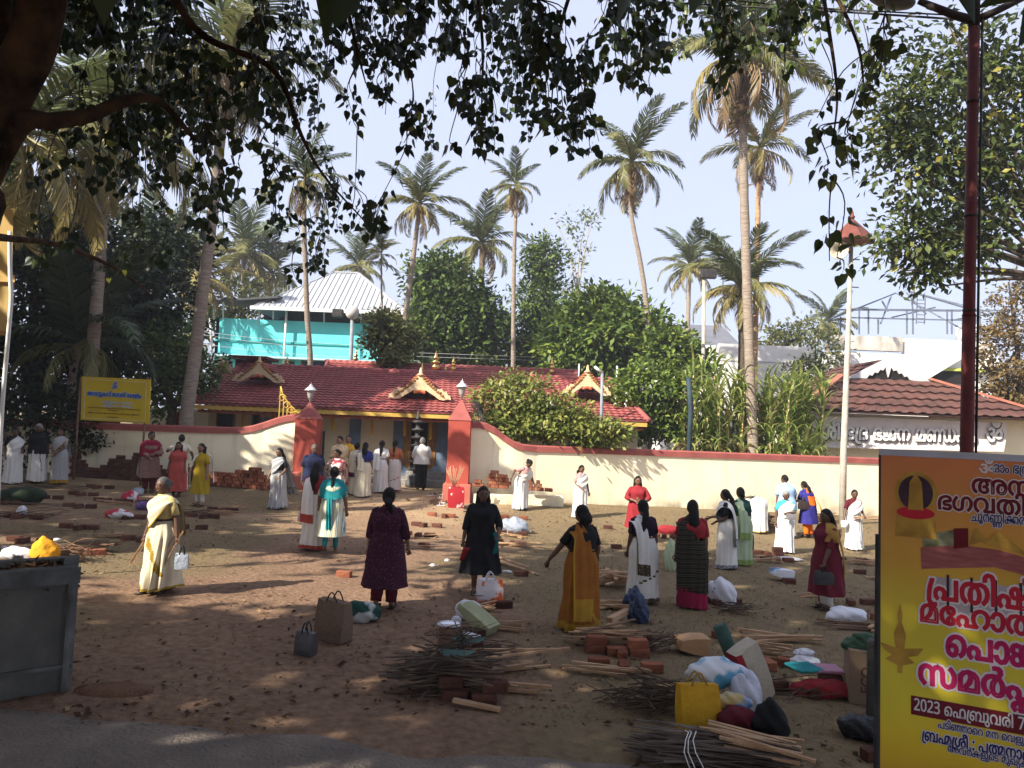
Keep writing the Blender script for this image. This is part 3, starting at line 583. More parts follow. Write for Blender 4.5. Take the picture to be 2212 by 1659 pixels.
Q = Q[~((dp > -.2) & (uu > -70) & (uu < 2290) & (vv > -70))]; Q = Q[np.linalg.norm(Q - np.array(CAM), axis=1) > 3.0]
NB = 3200; bx, by = rg.uniform(-9, 17, NB), rg.uniform(-15, 2.2, NB); bz = rg.uniform(6.5, 11.5, NB)   # unseen boughs added behind and over the viewer to block sky light
Qb = np.stack([bx, by, bz], -1); rb = Qb - np.array(CAM); db = rb @ np.array(FWD); Qb = Qb[~((db > -.2) & (CV - FPX * (rb @ np.array(UP)) / np.where(np.abs(db) < .01, .01, db) > -90))]
Q = np.concatenate([Q, Qb])
homes = [(peepal, 'leaf_peepal')]
OFF = [((-17.5, 4.5), 'spreading tree beyond the left edge that shades the yard'), ((-20.5, 15.5), 'tall leafy tree beyond the left edge, shading the wall and signboard'), ((8.5, -7.5), 'wide roadside tree behind the viewer whose boughs shade the road')]  # last tree is added to carry the sky-blocking boughs
for (x, y), lb in OFF:
    z = float(gz(x, y)) - .1; o = empty('unseen_shade_tree', (x, y, z), label=lb, cat='tree'); homes.append((o, 'leaf_mango'))
hp = np.array([(-6.4, 1.5)] + [q[0] for q in OFF]); own = np.argmin(((Q[:, None, :2] - hp[None]) ** 2).sum(-1), 1)
for i, (o, mt) in enumerate(homes):
    q = Q[own == i]; n = len(q)
    if not n: continue
    ce = q.mean(0)
    d = rg.normal(size=(n, 3)) + [0, 0, -.4]; nr = rg.normal(size=(n, 3)) * .6 + [0, 0, .5] - np.array(SD) * .5
    link('crown', leaves(q - np.array(o.location), d, nr, rg.uniform(.4, .66, n), 'dia', np.clip(rg.normal(.3, .15, n), 0, 1), 'crown'), MATS[mt], o)
    mb = MB(); f = Vector((0, 0, 4.2)) if i else Vector((0, 0, 3.4))
    if i: mb.tube([(0, 0, 0), f * .5, f], [.5, .38, .33], 12)
    for e in q[rg.choice(n, 16, replace=False)]:
        e = Vector(e) - o.location; mid = f.lerp(e, .5) + Vector((0, 0, .8))
        pp = crv([f, mid, e], 5)
        if i == 0 and any(proj(o.location + z)[2] > -.3 and -200 < proj(o.location + z)[0] < 2400 and proj(o.location + z)[1] > -120 for z in pp[3:]): continue
        mb.tube(pp, [.15 * (1 - .85 * j / len(pp)) for j in range(len(pp))], 6)
    mb.build('limbs' if i == 0 else 'trunk', PBARK if i == 0 else BARK_DARK, o)
# ---------------------------------------------------------------- lettering (outlines of the words that stand on the signs: first point, then steps)
GLY = [[[63,102,0,2,4,4,4,0,4,-4,0,-4,-4,-4,-4,0,-4,4],[95,104,-4,-11,-6,-7,-7,-4,-9,-1,-8,2,-8,4,-6,7,-5,10,9,3,3,-8,4,-5,5,-3,6,-1,7,1,4,3,6,13],[59,27,-2,-7,-4,-6,-6,-3,-8,-1,-10,2,-9,6,-8,11,-8,15,8,4,12,-21,7,-6,7,-2,8,2,3,7,-1,5,-2,4,-6,6,-8,0,0,8,12,3,3,4,1,4,-1,4,-6,4,-8,0,-12,-4,-3,8,8,4,5,1,15,-1,6,-4,4,-5,1,-12,-5,-8,-4,-3,6,-3,6,1,13,17,9,7,11,0,8,-5,6,-10,-1,-16,-5,-7,-7,-5,-14,-1,-5,2,-8,6,6,6,9,-5,4,0,8,3,2,4,1,12,-5,7,-4,1,-4,-1,-5,-5,-12,-17,-10,-3]],
[[56,71,19,-3,6,-3,7,-9,-1,-12,-4,-6,-7,-4,-1,1,11,-7,3,-5,1,-5,-2,-8,-4,-6,-7,-4,-10,-1,-12,1,2,9,7,-2,8,1,4,2,2,3,1,7,-2,4,-4,4,-7,2,-8,0,0,9,7,0,7,2,4,3,2,6,-2,5,-10,6,-10,1,-9,-1,-15,-5,-11,-8,-5,-12,-1,-14,4,-9,3,-3,8,-3,8,3,3,10,-1,5,-6,6,-9,1,-8,-4,-3,-3,0,10,4,3,8,3,15,-2,4,-3,5,-9,1,-6,-3,-12,-3,-5,-9,-5,-6,-1,-7,1,-6,3,-5,4,-4,6,-2,7,-1,10,3,17,10,13,8,5,8,4],[152,35,-1,-14,-2,-6,-7,-10,-5,-4,-6,-2,-8,-1,-6,1,-9,4,-7,7,-5,11,11,2,5,-10,6,-5,5,-1,6,1,5,3,5,9,2,7,0,15,-4,12,-3,5,-10,3,-5,-1,-6,-4,-3,-4,-2,-7,-11,2,1,4,7,12,8,5,11,2,8,-1,5,-2,5,-4,4,-4,3,-6,3,-12]],
[[28,-2,-7,1,-11,6,-5,11,-1,6,1,7,2,5,4,5,5,3,6,3,13,0,11,-6,4,-5,3,-12,-1,-7,-2,-5,-9,-9],[28,37,-5,-1,-5,-3,-3,-4,-1,-7,4,-11,5,-3,5,-1,6,1,4,3,3,4,1,7,-1,7,-3,4,-4,3]],
[],
[[49,71,15,-2,10,-6,2,-5,1,-10,-5,-6,-7,-3,-16,0,-5,-2,-1,-3,1,-3,6,-2,17,-1,4,-2,4,-4,3,-8,-3,-8,-7,-6,-13,-2,-13,2,-10,3,3,9,10,-4,10,-1,9,2,3,5,-1,3,-5,3,-19,1,-6,4,-3,6,1,8,6,6,15,3,8,0,3,2,1,3,-1,4,-4,3,-13,2,-10,-1,-8,-4,-6,-5,-4,-7,-3,-9,0,-22,3,-13,-11,-1,-4,27,5,23,6,9,8,6,11,4]],
[[31,69,-11,-31,-4,-29,2,-14,6,-7,10,-2,8,1,1,-9,-3,-1,-16,1,-7,3,-5,4,-4,7,-2,7,1,29,5,21,8,20]],
[[47,71,15,-3,5,-3,4,-4,2,-4,1,-6,-3,-10,-4,-4,-6,-3,0,1,6,-3,5,-4,3,-10,-1,-8,-5,-6,-7,-4,-10,-1,-14,1,2,9,11,-2,10,3,2,3,1,9,-3,4,-5,3,-16,1,0,9,10,0,8,2,3,3,2,4,-1,7,-3,4,-6,2,-7,1,-9,-1,-13,-9,-4,-7,-2,-9,0,-22,3,-13,-11,-1,-4,27,5,23,5,9,8,6,10,4]],
[[27,-2,-10,2,-7,4,-5,6,-1,9,3,10,3,4,10,6,15,2,64,0,14,-3,5,-3,6,-6,2,-10,-2,-9,-4,-6,-7,-4,-9,-2,-13,2,3,8,8,-1,10,3,2,4,1,8,-1,3,-4,4,-9,3,-73,0,-8,-3,-4,-4,-1,-3,1,-10,5,-4,6,-1,13,3,4,3,6,-7,-11,-6],[65,71,9,-1,8,-4,5,-5,7,-16,0,-21,-3,-9,-4,-7,-6,-5,-15,-5,-13,3,-9,7,-6,11,-2,16,2,15,6,11,9,7],[65,62,-8,-2,-6,-5,-3,-8,-1,-12,0,-9,4,-12,4,-4,10,-3,6,1,4,2,4,4,3,5,2,16,-2,15,-3,5,-3,4]],
[[58,35,0,-7,-3,-13,-7,-10,-5,-4,-14,-3,-6,1,-13,7,-7,11,-1,4,11,2,7,-13,9,-3,6,1,4,3,4,4,2,5,2,15,-2,14,-2,5,-4,5,-10,3,-4,-1,-7,-4,-5,-11,-10,2,1,4,7,12,8,5,11,2,7,-1,6,-2,5,-4,4,-4,3,-6,3,-12]],
[[46,71,11,-1,11,-3,9,-4,8,-6,4,-11,-1,-6,-10,-8,5,-2,4,-4,2,-4,1,-10,-5,-8,-5,-3,-13,-3,-9,2,-13,7,-4,7,-3,15,2,14,3,6,4,6,13,11,24,5,14,-2,9,-6,7,-7,3,-25,0,-31,-11,0,0,43,-1,6,-5,8,-7,4,-5,1,-12,0,-11,-3,-9,-7,-5,-9,-2,-13,1,-10,3,-7,6,-5,8,-1,9,3,3,3,1,4,-1,4,-3,4,-5,2,-9,0,0,9,9,1,4,2,2,3,1,4,-1,5,-3,5,-5,3,-15,3,-7,0,-10,-1,-13,-7,-5,-6,-2,-6,-1,-14,4,-10,11,-11,-6,-8,-5,3,-9,10,-5,14,-1,9,2,14,8,11,6,5,15,5],[155,-2,-7,1,-11,7,-3,6,-3,12,2,11,5,8,7,6,10,1,6,0,6,-3,5,-4,3,-5,3,-12,-3,0,-3,8,-10,7,-5,1,-7,-1,-5,-4,-2,-5,-1,-12,3,-8,3,-3,8,-2,4,1,4,2,6,7,2,15,-3,15,-7,8,-6,4,-15,3,-14,-3,-7,-7,-2,-6,-1,-20,-7,31,12,10,5,2,14,2,18,-3,13,-9,4,-6,5,-14,1,-9,-1,-10,-3,-8,-4,-6,-5,-4,-6,-3]],
[[36,71,10,-2,4,-2,6,-5,2,-4,-2,0,4,6,5,4,14,3,9,-1,13,-9,7,-15,1,-16,-3,-11,-8,-11,1,-8,-10,0,-5,7,4,3,6,8,4,11,-2,20,-3,6,-9,6,-5,1,-9,-2,-3,-2,-4,-10,-1,-5,0,-43,-10,0,-1,48,-2,6,-3,4,-10,4,-6,-1,-9,-6,-5,-12,0,-14,4,-11,11,-11,-7,-8,-10,10,-4,5,-5,14,1,18,7,15,14,9],[140,69,0,-69,-48,0,4,9,34,0,0,60]],
[[34,71,19,-3,7,-2,7,-4,-6,-8,-12,6,-15,2,-11,-2,-6,-4,-2,-6,1,-4,9,-6,14,0,15,-2,5,-3,6,-8,1,-4,-1,-10,-3,-5,-5,-4,-12,-4,-40,0,0,9,40,0,7,3,3,5,0,5,-3,6,-6,2,-12,0,-16,2,-6,3,-6,6,-2,9,1,6,6,9,13,5],[36,-32,-12,1,-11,3,-11,5,6,9,4,-3,19,-5,17,1,6,4,1,10,-5,6,-5,3,5,6,4,-1,8,-6,4,-7,-1,-11,-2,-5,-4,-4,-6,-3]],
[[19,-28,-9,1,-7,5,-5,7,-1,8,0,6,6,10,10,5,6,1,7,-1,10,-5,5,-9,1,-7,-1,-6,-5,-9,-5,-4,-5,-2],[19,-20,9,3,3,4,1,6,-1,6,-3,4,-4,3,-5,1,-5,-1,-4,-3,-3,-10,1,-5,3,-5],[13,71,7,-1,5,-2,3,-3,3,-5,2,-10,-2,-18,-6,-22,-10,2,5,20,2,17,-2,9,-3,3,-5,1,-8,-1,-2,8]],
[[43,71,16,-3,6,-3,9,-10,3,-6,2,-7,-1,-19,-4,-9,-6,-7,-3,2,35,0,0,60,11,0,0,-69,-53,0,-4,7,10,10,4,11,0,14,-6,12,-12,7,-8,1,-8,-1,-6,-3,-5,-4,-4,-6,-2,-6,-1,-14,4,-10,11,-11,-6,-8,-10,8,-4,5,-5,14,-1,16,2,7,3,6,10,10,6,3]],
[[-14,74,-12,2,-5,3,-5,9,0,13,1,1,9,-2,-1,-6,2,-7,2,-2,9,-3,7,2,4,3,2,3,0,9,-1,1,10,2,1,-6,-1,-8,-5,-9,-5,-3]],
[[78,71,8,-1,7,-4,11,-11,2,-9,1,-17,-8,-20,-5,-5,-6,-5,-7,8,11,11,4,12,0,13,-2,7,-3,5,-4,4,-9,3,-8,-2,-5,-4,-2,-4,-2,-32,-2,-8,-4,-6,-8,-5,-12,-3,-16,5,-6,5,-5,6,-2,9,-1,18,5,13,8,12,6,5,7,-8,-8,-7,-7,-16,0,-14,2,-6,3,-5,8,-7,10,0,4,1,4,4,2,4,1,22,2,14,2,5,11,11]],
[[63,-2,-7,1,-6,3,-6,4,-3,6,-3,15,1,8,5,14,9,10,13,9,19,3,9,-1,13,-5,10,-10,3,-6,2,-14,-1,-8,-5,-14,-14,-14,-6,8,7,6,6,9,2,12,-3,14,-4,6,-6,4,-6,3,-15,1,-15,-6,-8,-9,-5,-12,0,-14,4,-10,10,-4,8,2,3,2,3,9,1,8,-2,13,-7,11,-4,4,-14,6,-15,-1,-13,-7,-4,-5,-2,-7,-1,-14,4,-10,11,-11,-6,-8,-10,8,-4,5,-3,7,-3,16,2,14,8,11,6,5,6,3,8,2,9,1,11,-1,11,-5,11,-8,6,-8,4,-10,2,-12,-1,-8,-2,-7,-4,-6,-11,-7]],
[[-4,105,11,-2,7,-5,4,-7,2,-20,0,-71,-11,0,0,79,-4,13,-4,4,-5,1,-8,-3,-2,-2,-2,-7,1,-5,-11,-2,0,13,6,9,10,5]],
[[46,-2,-23,5,-6,4,-5,5,-4,7,-3,16,3,16,9,11,14,7,15,2,13,-2,8,-6,3,-9,-1,-5,-4,-7,-4,-3,-4,-1,-10,0,-8,4,-3,4,-1,4,0,9,1,2,12,4,-2,-2,-2,-6,0,-6,4,-5,8,0,4,5,-1,7,-2,3,-8,2,-7,0,-8,-2,-6,-3,-9,-9,-3,-14,3,-14,4,-6,11,-7,11,-2,8,1,5,3,1,3,-1,8,-7,3,-4,-1,-4,-5,1,-9,4,-4,-12,2,-2,6,0,7,7,10,11,2,8,-2,7,-5,2,-4,-2,-14,-4,-4,-4,-2]],
[[65,71,9,-1,8,-4,5,-5,7,-16,0,-21,-3,-9,-4,-7,-6,-5,-15,-5,-13,3,-9,7,-6,11,-2,16,2,15,6,11,9,7],[65,62,-8,-2,-6,-5,-3,-8,-1,-12,0,-9,4,-12,4,-4,10,-3,6,1,4,2,4,4,3,5,2,16,-2,15,-3,5,-3,4],[27,-2,-10,2,-7,4,-5,6,-1,9,3,10,7,7,10,4,11,1,63,0,8,-1,15,-7,4,-8,-1,-11,-3,-5,-5,-4,-3,4,40,0,-2,-9,-46,0,-2,8,8,4,3,3,0,8,-2,4,-6,4,-5,1,-73,0,-8,-3,-4,-4,-1,-3,1,-10,5,-4,6,-1,13,3,4,3,6,-7,-11,-6],[151,0,0,48,-1,6,-2,5,-4,3,-8,-2,-2,-3,-1,-5,4,-10,8,-4,9,0,14,3,5,3,5,4,15,21,10,0,0,-69],[142,71,10,-2,6,-5,2,-4,1,-5,0,-46,31,0,1,47,-9,-15,-13,-9,-19,-3,-17,3,-6,4,-6,10,-1,6,1,5,8,11]],
[[108,69,0,-69,-106,0,0,9,54,0,-7,-2,3,2,4,8,1,5,-3,11,-5,3,-5,1,-6,-1,-4,-3,-2,-4,-1,-11,-10,-1,-1,3,2,13,5,7,7,4,10,2,11,-2,4,-2,3,-3,4,-8,1,-4,-1,-11,-5,-9,-3,2,39,0,0,60]],
[[19,-28,-9,1,-7,5,-5,7,-1,8,0,6,6,10,10,5,6,1,7,-1,10,-5,5,-9,1,-7,-1,-6,-5,-9,-5,-4,-5,-2],[19,7,-10,-3,-3,-5,-1,-6,1,-6,3,-4,5,-3,11,0,7,7,2,6,-5,11],[19,-12,-6,1,-7,7,-1,9,5,7,6,-4,-4,-2,-1,-5,2,-3,4,-2,5,0,4,3,1,5,-4,4,5,4,5,-7,1,-3,-4,-10,-6,-4],[13,71,7,-1,5,-2,3,-3,3,-5,2,-10,-2,-18,-6,-22,-10,2,5,20,2,17,-2,9,-3,3,-5,1,-8,-1,-2,8]],
[[62,-2,-7,1,-7,3,-4,4,-4,6,-3,15,2,14,3,6,8,11,15,15,2,4,1,4,-1,4,-5,4,-4,1,-10,-1,-2,8,9,2,11,-1,5,-2,6,-6,1,-13,-7,-10,-16,-18,-5,-11,-2,-11,1,-7,3,-9,3,-2,7,-2,6,1,4,4,3,6,1,9,-1,10,-3,9,-6,8,-8,5,-10,3,-12,-1,-13,-7,-4,-6,-2,-6,-1,-14,4,-10,11,-11,-6,-8,-5,3,-9,10,-5,14,-1,9,2,14,13,16,7,3,17,3,10,-1,11,-4,7,-5,10,-12,5,-14,0,-7,-1,-13,-5,-9,-8,-6]],
[[45,71,9,-1,8,-3,5,-3,5,-5,-2,0,10,9,12,3,8,-1,6,-2,5,-4,3,-5,-1,-1,10,10,13,3,9,-1,13,-9,5,-7,3,-18,0,-7,-2,-7,-6,-12,-11,-10,-7,7,11,11,4,12,0,13,-5,12,-4,3,-5,3,-5,1,-8,-2,-4,-2,-4,-10,-1,-47,-10,0,-1,50,-8,10,-8,1,-9,-3,-6,-9,-1,-5,0,-44,-11,0,0,44,-1,5,-4,7,-7,4,-8,1,-9,-1,-7,-3,-6,-5,-7,-14,-1,-11,2,-11,5,-7,8,-3,8,3,2,3,1,3,-1,9,-2,4,-4,2,-10,1,-4,-2,-8,-7,-2,8,9,7,12,3,11,-2,4,-3,5,-9,0,-13,-2,-5,-8,-8,-11,-3,-6,1,-11,7,-4,6,-3,8,-1,10,2,12,4,10,6,8,8,6,9,4],[74,8,8,-1,7,-3,5,-3,3,-5,-7,-18,-3,17,-7,4,-11,1,-12,-7,-4,-8,0,-10,3,-7,6,-3,4,1,4,4,0,7,-2,3,-6,2,-3,0,-4,-2,-6,-5,-1,7,3,3,8,4,5,1,7,-2,4,-3,3,-5,1,-6,-1,-7,-3,-5,-5,-3,-8,-1,-7,1,-6,5,-4,7,-1,9,1,8,3,7,5,5,13,7],[110,8,6,0,5,-2,7,-7,-2,0,3,4,9,5,11,-1,6,-2,8,-8,3,-13,-1,-8,-3,-7,-9,-11,-7,6,4,4,5,10,1,7,-1,7,-7,7,-5,1,-3,0,-6,-3,-2,-6,0,-33,-10,0,0,30,-3,9,-6,3,-5,0,-6,-3,-3,-9,0,-30,-9,0,0,22,4,19,7,7,4,2]],
[[65,71,9,-1,8,-4,5,-5,7,-16,0,-21,-3,-9,-4,-7,-6,-5,-15,-5,-13,3,-9,7,-6,11,-2,16,2,15,6,11,9,7],[65,62,-8,-2,-6,-5,-3,-8,-1,-12,0,-9,4,-12,4,-4,10,-3,6,1,4,2,4,4,3,5,2,16,-2,15,-3,5,-3,4],[27,-2,-10,2,-7,4,-5,6,-1,9,3,10,3,4,10,6,15,2,91,0,13,-3,8,-7,3,-8,-2,-13,-4,-6,-7,-4,-9,-2,-12,3,-5,4,-4,5,-2,7,-1,19,3,10,3,6,9,10,12,7,15,2,9,-1,14,-5,9,-10,3,-6,2,-7,0,-15,-2,-7,-3,-7,-4,-5,-11,-9,-6,8,8,6,3,4,4,11,-1,14,-2,6,-4,6,-5,4,-7,3,-8,1,-7,-1,-12,-5,-8,-11,-3,-7,-1,-18,4,-9,6,-4,9,1,6,5,1,5,-1,6,-3,4,-6,3,-5,1,-97,0,-8,-3,-4,-4,-1,-3,1,-10,5,-4,6,-1,13,3,4,3,6,-7,-11,-6]],
[[46,71,18,-3,7,-4,6,-5,7,-13,3,-16,-3,-18,-4,-6,-12,-7,-7,-1,-8,1,-6,3,-5,4,-3,6,-3,12,2,11,5,8,7,6,10,1,6,0,11,-7,6,-11,1,-6,-4,0,-3,8,-6,5,-9,3,-7,-1,-5,-4,-2,-5,-1,-12,3,-8,3,-3,8,-2,8,3,6,7,2,14,-1,11,-5,10,-10,7,-15,3,-9,-1,-13,-6,-4,-6,-3,-7,-1,-14,4,-10,11,-11,-6,-8,-10,8,-4,5,-3,7,-2,7,-1,16,5,12,5,6,12,8]],
[[22,14,1,-1,-1,-4,-10,-25,-8,0,6,30]],
[[46,71,11,-1,11,-3,9,-4,8,-6,4,-11,-1,-6,-10,-8,5,-2,4,-4,2,-4,1,-10,-5,-8,-5,-3,-13,-3,-9,2,-13,7,-4,7,-3,15,2,14,3,6,4,6,13,11,24,5,14,-2,9,-6,7,-7,3,-25,0,-31,-11,0,0,43,-1,6,-5,8,-7,4,-5,1,-12,0,-11,-3,-9,-7,-5,-9,-2,-13,1,-10,3,-7,6,-5,8,-1,9,3,3,3,1,4,-1,4,-3,4,-5,2,-9,0,0,9,9,1,4,2,2,3,1,4,-1,5,-3,5,-5,3,-15,3,-7,0,-10,-1,-13,-7,-5,-6,-2,-6,-1,-14,4,-10,11,-11,-6,-8,-5,3,-9,10,-5,14,-1,9,2,14,8,11,6,5,15,5],[140,71,10,-1,8,-3,7,-4,6,-6,4,-7,4,-12,1,-10,-1,-9,-3,-8,-4,-5,-5,-4,-7,-3,-7,-1,-8,1,-10,7,-3,5,-2,5,2,16,6,9,11,5,14,2,18,-3,7,-4,11,-13,3,-17,0,-8,-2,-7,-3,-6,-10,-10,-7,-3,-17,-2,-6,0,-15,3,4,9,12,-3,19,2,8,6,5,9,2,11,-2,11,-5,8,-9,6,-4,1,-16,1,-10,-4,-5,-8,-1,-6,3,-9,3,-3,7,-2,7,2,5,3,3,7,1,9,-1,14,-3,7,-7,8,-11,4,-7,1,-13,-3,-7,-7,-2,-6,-1,-20,-7,30,4,5,8,6]],
[[29,43,14,-3,8,-8,2,-5,0,-10,-1,-4,-4,-6,-3,2,47,0,0,60,11,0,0,-69,-62,0,-4,6,3,3,1,3,2,8,-1,6,-7,8,-10,0,-4,-1,-5,-5,-2,-8,1,-4,1,-3,6,-7,-6,-7,-9,9,-3,13,1,6,2,5,4,5,11,6]],
[[29,43,14,-3,8,-8,2,-5,-1,-14,-4,-6,-3,2,40,0,1,-9,-45,0,-4,6,3,3,1,3,2,8,-1,6,-7,8,-10,0,-4,-1,-5,-5,-2,-8,1,-4,1,-3,6,-7,-6,-7,-9,9,-3,13,1,6,2,5,4,5,11,6],[82,0,0,54,-2,5,-4,3,-9,-2,-2,-3,0,-8,1,-4,3,-3,7,-4,17,1,12,5,5,4,8,10,6,11,11,0,0,-69],[74,71,4,0,9,-4,6,-12,0,-46,31,0,0,45,1,2,-9,-15,-14,-9,-7,-2,-12,-1,-16,3,-6,4,-4,5,-2,5,-1,6,2,9,7,7],[130,74,-13,2,-4,3,-5,9,-1,6,1,8,10,-2,-1,-1,0,-9,4,-5,9,-3,9,3,2,2,2,7,-1,6,9,2,1,-1,0,-13,-5,-9,-5,-3]],
[[41,71,10,-1,9,-4,7,-5,6,-7,3,-9,1,-11,-1,-10,-3,-8,-6,-8,-7,-5,-19,-5,-11,2,-9,4,-7,5,-5,8,-3,9,-1,9,1,10,3,9,6,7,15,9],[41,8,8,0,11,7,5,12,1,8,-3,14,-3,5,-11,7,-8,1,-11,-2,-7,-6,-5,-8,-2,-11,2,-11,4,-9,8,-6]],
[[44,71,9,-1,15,-4,11,-11,4,-15,0,-40,-75,0,0,40,2,10,4,8,8,8],[38,62,-9,-3,-6,-7,-4,-8,-1,-36,9,7,13,14,7,14,1,11,-2,5,-4,3],[59,49,-3,-14,-4,-8,-21,-21,0,2,7,1,34,0,0,31,-4,12,-8,8,-6,2,0,1,4,-6]],
[[29,43,14,-3,8,-8,2,-5,-1,-14,-4,-6,-3,2,39,0,2,-9,-45,0,-4,6,3,3,1,3,2,8,-1,6,-7,8,-10,0,-4,-1,-5,-5,-2,-8,1,-4,1,-3,6,-7,-6,-7,-9,9,-3,13,1,6,2,5,4,5,11,6],[107,71,9,-1,14,-5,9,-10,3,-6,2,-14,-3,-15,-3,-7,-4,-5,-10,-9,-6,8,7,6,6,9,2,12,-3,14,-4,6,-5,4,-7,3,-7,1,-8,-1,-12,-7,-6,-12,-1,-8,2,-11,5,-9,8,-7,-5,-7,-4,0,-9,11,-6,13,-2,11,3,14,3,6,9,10,14,5]],
[[44,71,17,-3,16,-11,6,-8,4,-10,2,-12,-3,-15,-4,-6,-11,-7,-7,-1,-8,1,-11,7,-4,6,-3,15,1,8,5,14,9,10,13,9,17,3,18,-4,8,-7,3,-5,3,-20,0,-35,-11,0,0,42,-1,7,-6,9,-3,2,-8,2,-10,0,-14,-6,-8,-9,-3,-6,-2,-6,0,-14,2,-6,2,-4,10,-4,8,2,3,2,3,9,1,8,-2,13,-7,11,-4,4,-14,6,-15,-1,-13,-7,-4,-6,-2,-6,-1,-14,4,-10,11,-11,-6,-8,-5,3,-9,10,-5,14,-1,9,2,14,13,16,7,3],[131,71,15,-4,5,-6,4,-16,2,-28,2,-4,4,-4,4,-1,10,0,8,7,3,5,2,20,-7,16,-8,7,7,8,5,-5,5,-6,7,-12,2,-15,-1,-10,-3,-9,-4,-6,-6,-5,-16,-5,-12,3,-8,5,-4,6,-2,8,-1,30,-5,9,-3,2,-6,1,-9,-3,-5,-9,-1,-48,-9,0,0,34,2,22,10,10]],
[[30,-2,-7,1,-6,3,-5,4,-4,6,-3,17,3,17,4,8,5,6,6,4,7,4,8,2,9,1,9,-1,8,-2,6,-3,9,-10,5,-13,0,-15,-5,-14,-9,-10,-6,-4,-6,8,8,6,3,4,4,11,0,14,-3,7,-9,9,-7,3,-8,1,-8,-1,-8,-4,-11,-11,-3,-8,-1,-10,0,-6,4,-10,11,-5,8,3,3,10,-1,5,-3,4,-3,2,-10,1,-9,-5,-3,-4,-2,8,9,7,12,3,10,-2,7,-7,3,-11,-3,-12,-3,-5,-4,-3]],
[[68,71,9,-1,13,-9,4,-8,3,-18,-3,-20,-5,-7,-5,-5,-16,-5,-12,3,-5,3,-8,9,-4,14,1,18,2,9,4,7,6,5,8,4],[68,62,-8,-2,-6,-5,-3,-8,-2,-12,2,-16,3,-5,4,-4,10,-3,10,3,4,4,4,12,0,17,-4,12,-4,4],[29,-2,-8,1,-6,2,-4,3,-4,4,-3,10,2,9,6,6,11,5,24,3,55,0,7,-1,11,-5,4,-3,4,-8,-1,-14,-4,-6,-7,-4,-9,-2,-13,2,2,8,7,-1,8,1,6,6,1,5,-2,6,-3,4,-9,3,-75,0,-9,-3,-2,-2,-3,-8,2,-7,5,-4,7,-1,13,3,5,3,6,-7,-12,-6],[28,71,13,-3,10,-6,-6,-7,-12,7,-10,-1,-7,-5,1,-10,4,-3,8,-2,12,0,-2,-7,-7,0,-12,2,-5,2,-7,5,-2,5,-1,5,3,9,7,6]],
[[98,69,0,-69,-90,0,0,47,4,12,4,4,9,6,13,2,13,-2,5,-2,8,-8,4,-12,0,-19,-49,0,0,-19,69,0,0,60],[38,62,-9,-1,-6,-4,-3,-7,-1,-14,38,0,-1,14,-3,7,-6,4]],
[[78,71,15,-4,5,-6,4,-10,0,-17,2,-17,2,-4,4,-4,4,-1,10,0,8,7,3,5,2,20,-7,16,-8,7,7,8,5,-5,5,-6,7,-12,2,-15,-1,-10,-3,-9,-4,-6,-6,-5,-16,-5,-12,3,-8,5,-4,6,-2,8,-1,30,-5,9,-3,2,-6,1,-9,-3,-5,-9,-1,-5,0,-45,-10,0,-1,48,-2,6,-3,4,-10,4,-6,-1,-9,-6,-5,-12,0,-14,4,-11,11,-11,-7,-8,-14,15,-5,14,1,18,2,8,5,7,6,5,8,4,9,1,13,-3,5,-4,3,-5,9,9]],
[[42,-7,6,-1,9,-4,4,-7,-1,-12,-1,-1,-4,1,37,0,0,39,11,0,0,-48,-52,0,-3,7,2,1,2,5,-2,9,-8,3,-5,-1,-5,-5,0,-6,5,-7,-6,-6,-8,11,-1,5,1,5,2,4,7,6],[29,43,14,-3,8,-8,2,-5,0,-10,-1,-4,-4,-6,-3,2,47,0,0,60,11,0,0,-69,-62,0,-4,6,3,3,1,3,2,8,-1,6,-7,8,-10,0,-4,-1,-5,-5,-2,-8,1,-4,1,-3,6,-7,-6,-7,-9,9,-3,13,1,6,2,5,4,5,11,6]],
[[45,71,9,-1,8,-3,5,-3,5,-5,-2,0,10,9,12,3,8,-1,6,-2,5,-4,3,-5,-1,-1,10,10,13,3,9,-1,13,-9,5,-7,2,-8,1,-17,-5,-14,-8,-11,-6,-5,-7,8,11,11,4,12,0,13,-5,12,-9,6,-5,1,-5,-1,-7,-3,-4,-10,-1,-48,-10,0,-1,51,-8,10,-8,1,-9,-3,-6,-9,-1,-5,0,-45,-11,0,0,45,-1,5,-4,7,-7,4,-8,1,-9,-1,-7,-3,-6,-5,-7,-14,-1,-11,2,-11,5,-7,8,-3,8,3,2,3,1,3,-1,9,-2,4,-4,2,-10,1,-4,-2,-8,-7,-2,8,9,7,12,3,11,-2,4,-3,5,-9,0,-13,-2,-5,-8,-8,-11,-3,-6,1,-11,7,-4,6,-3,8,-1,10,2,12,4,10,6,8,8,6,9,4]],
[[6,0,0,9,30,30,9,11,5,10,0,11,-4,6,-7,4,-11,0,-15,-8,-6,7,13,8,14,3,8,-1,12,-5,4,-5,2,-6,1,-14,-6,-13,-10,-12,-25,-25,45,0,0,-10]],
[[36,-2,-9,2,-7,4,-6,6,-4,9,-3,12,-1,14,3,25,4,9,6,7,17,5,9,-2,7,-4,6,-6,4,-9,3,-11,0,-25,-1,-10,-3,-8,-3,-6,-9,-9],[36,8,10,3,5,9,3,12,0,25,-3,12,-5,9,-10,3,-6,-1,-4,-2,-4,-4,-2,-5,-3,-18,0,-13,2,-14,4,-10,7,-5]],
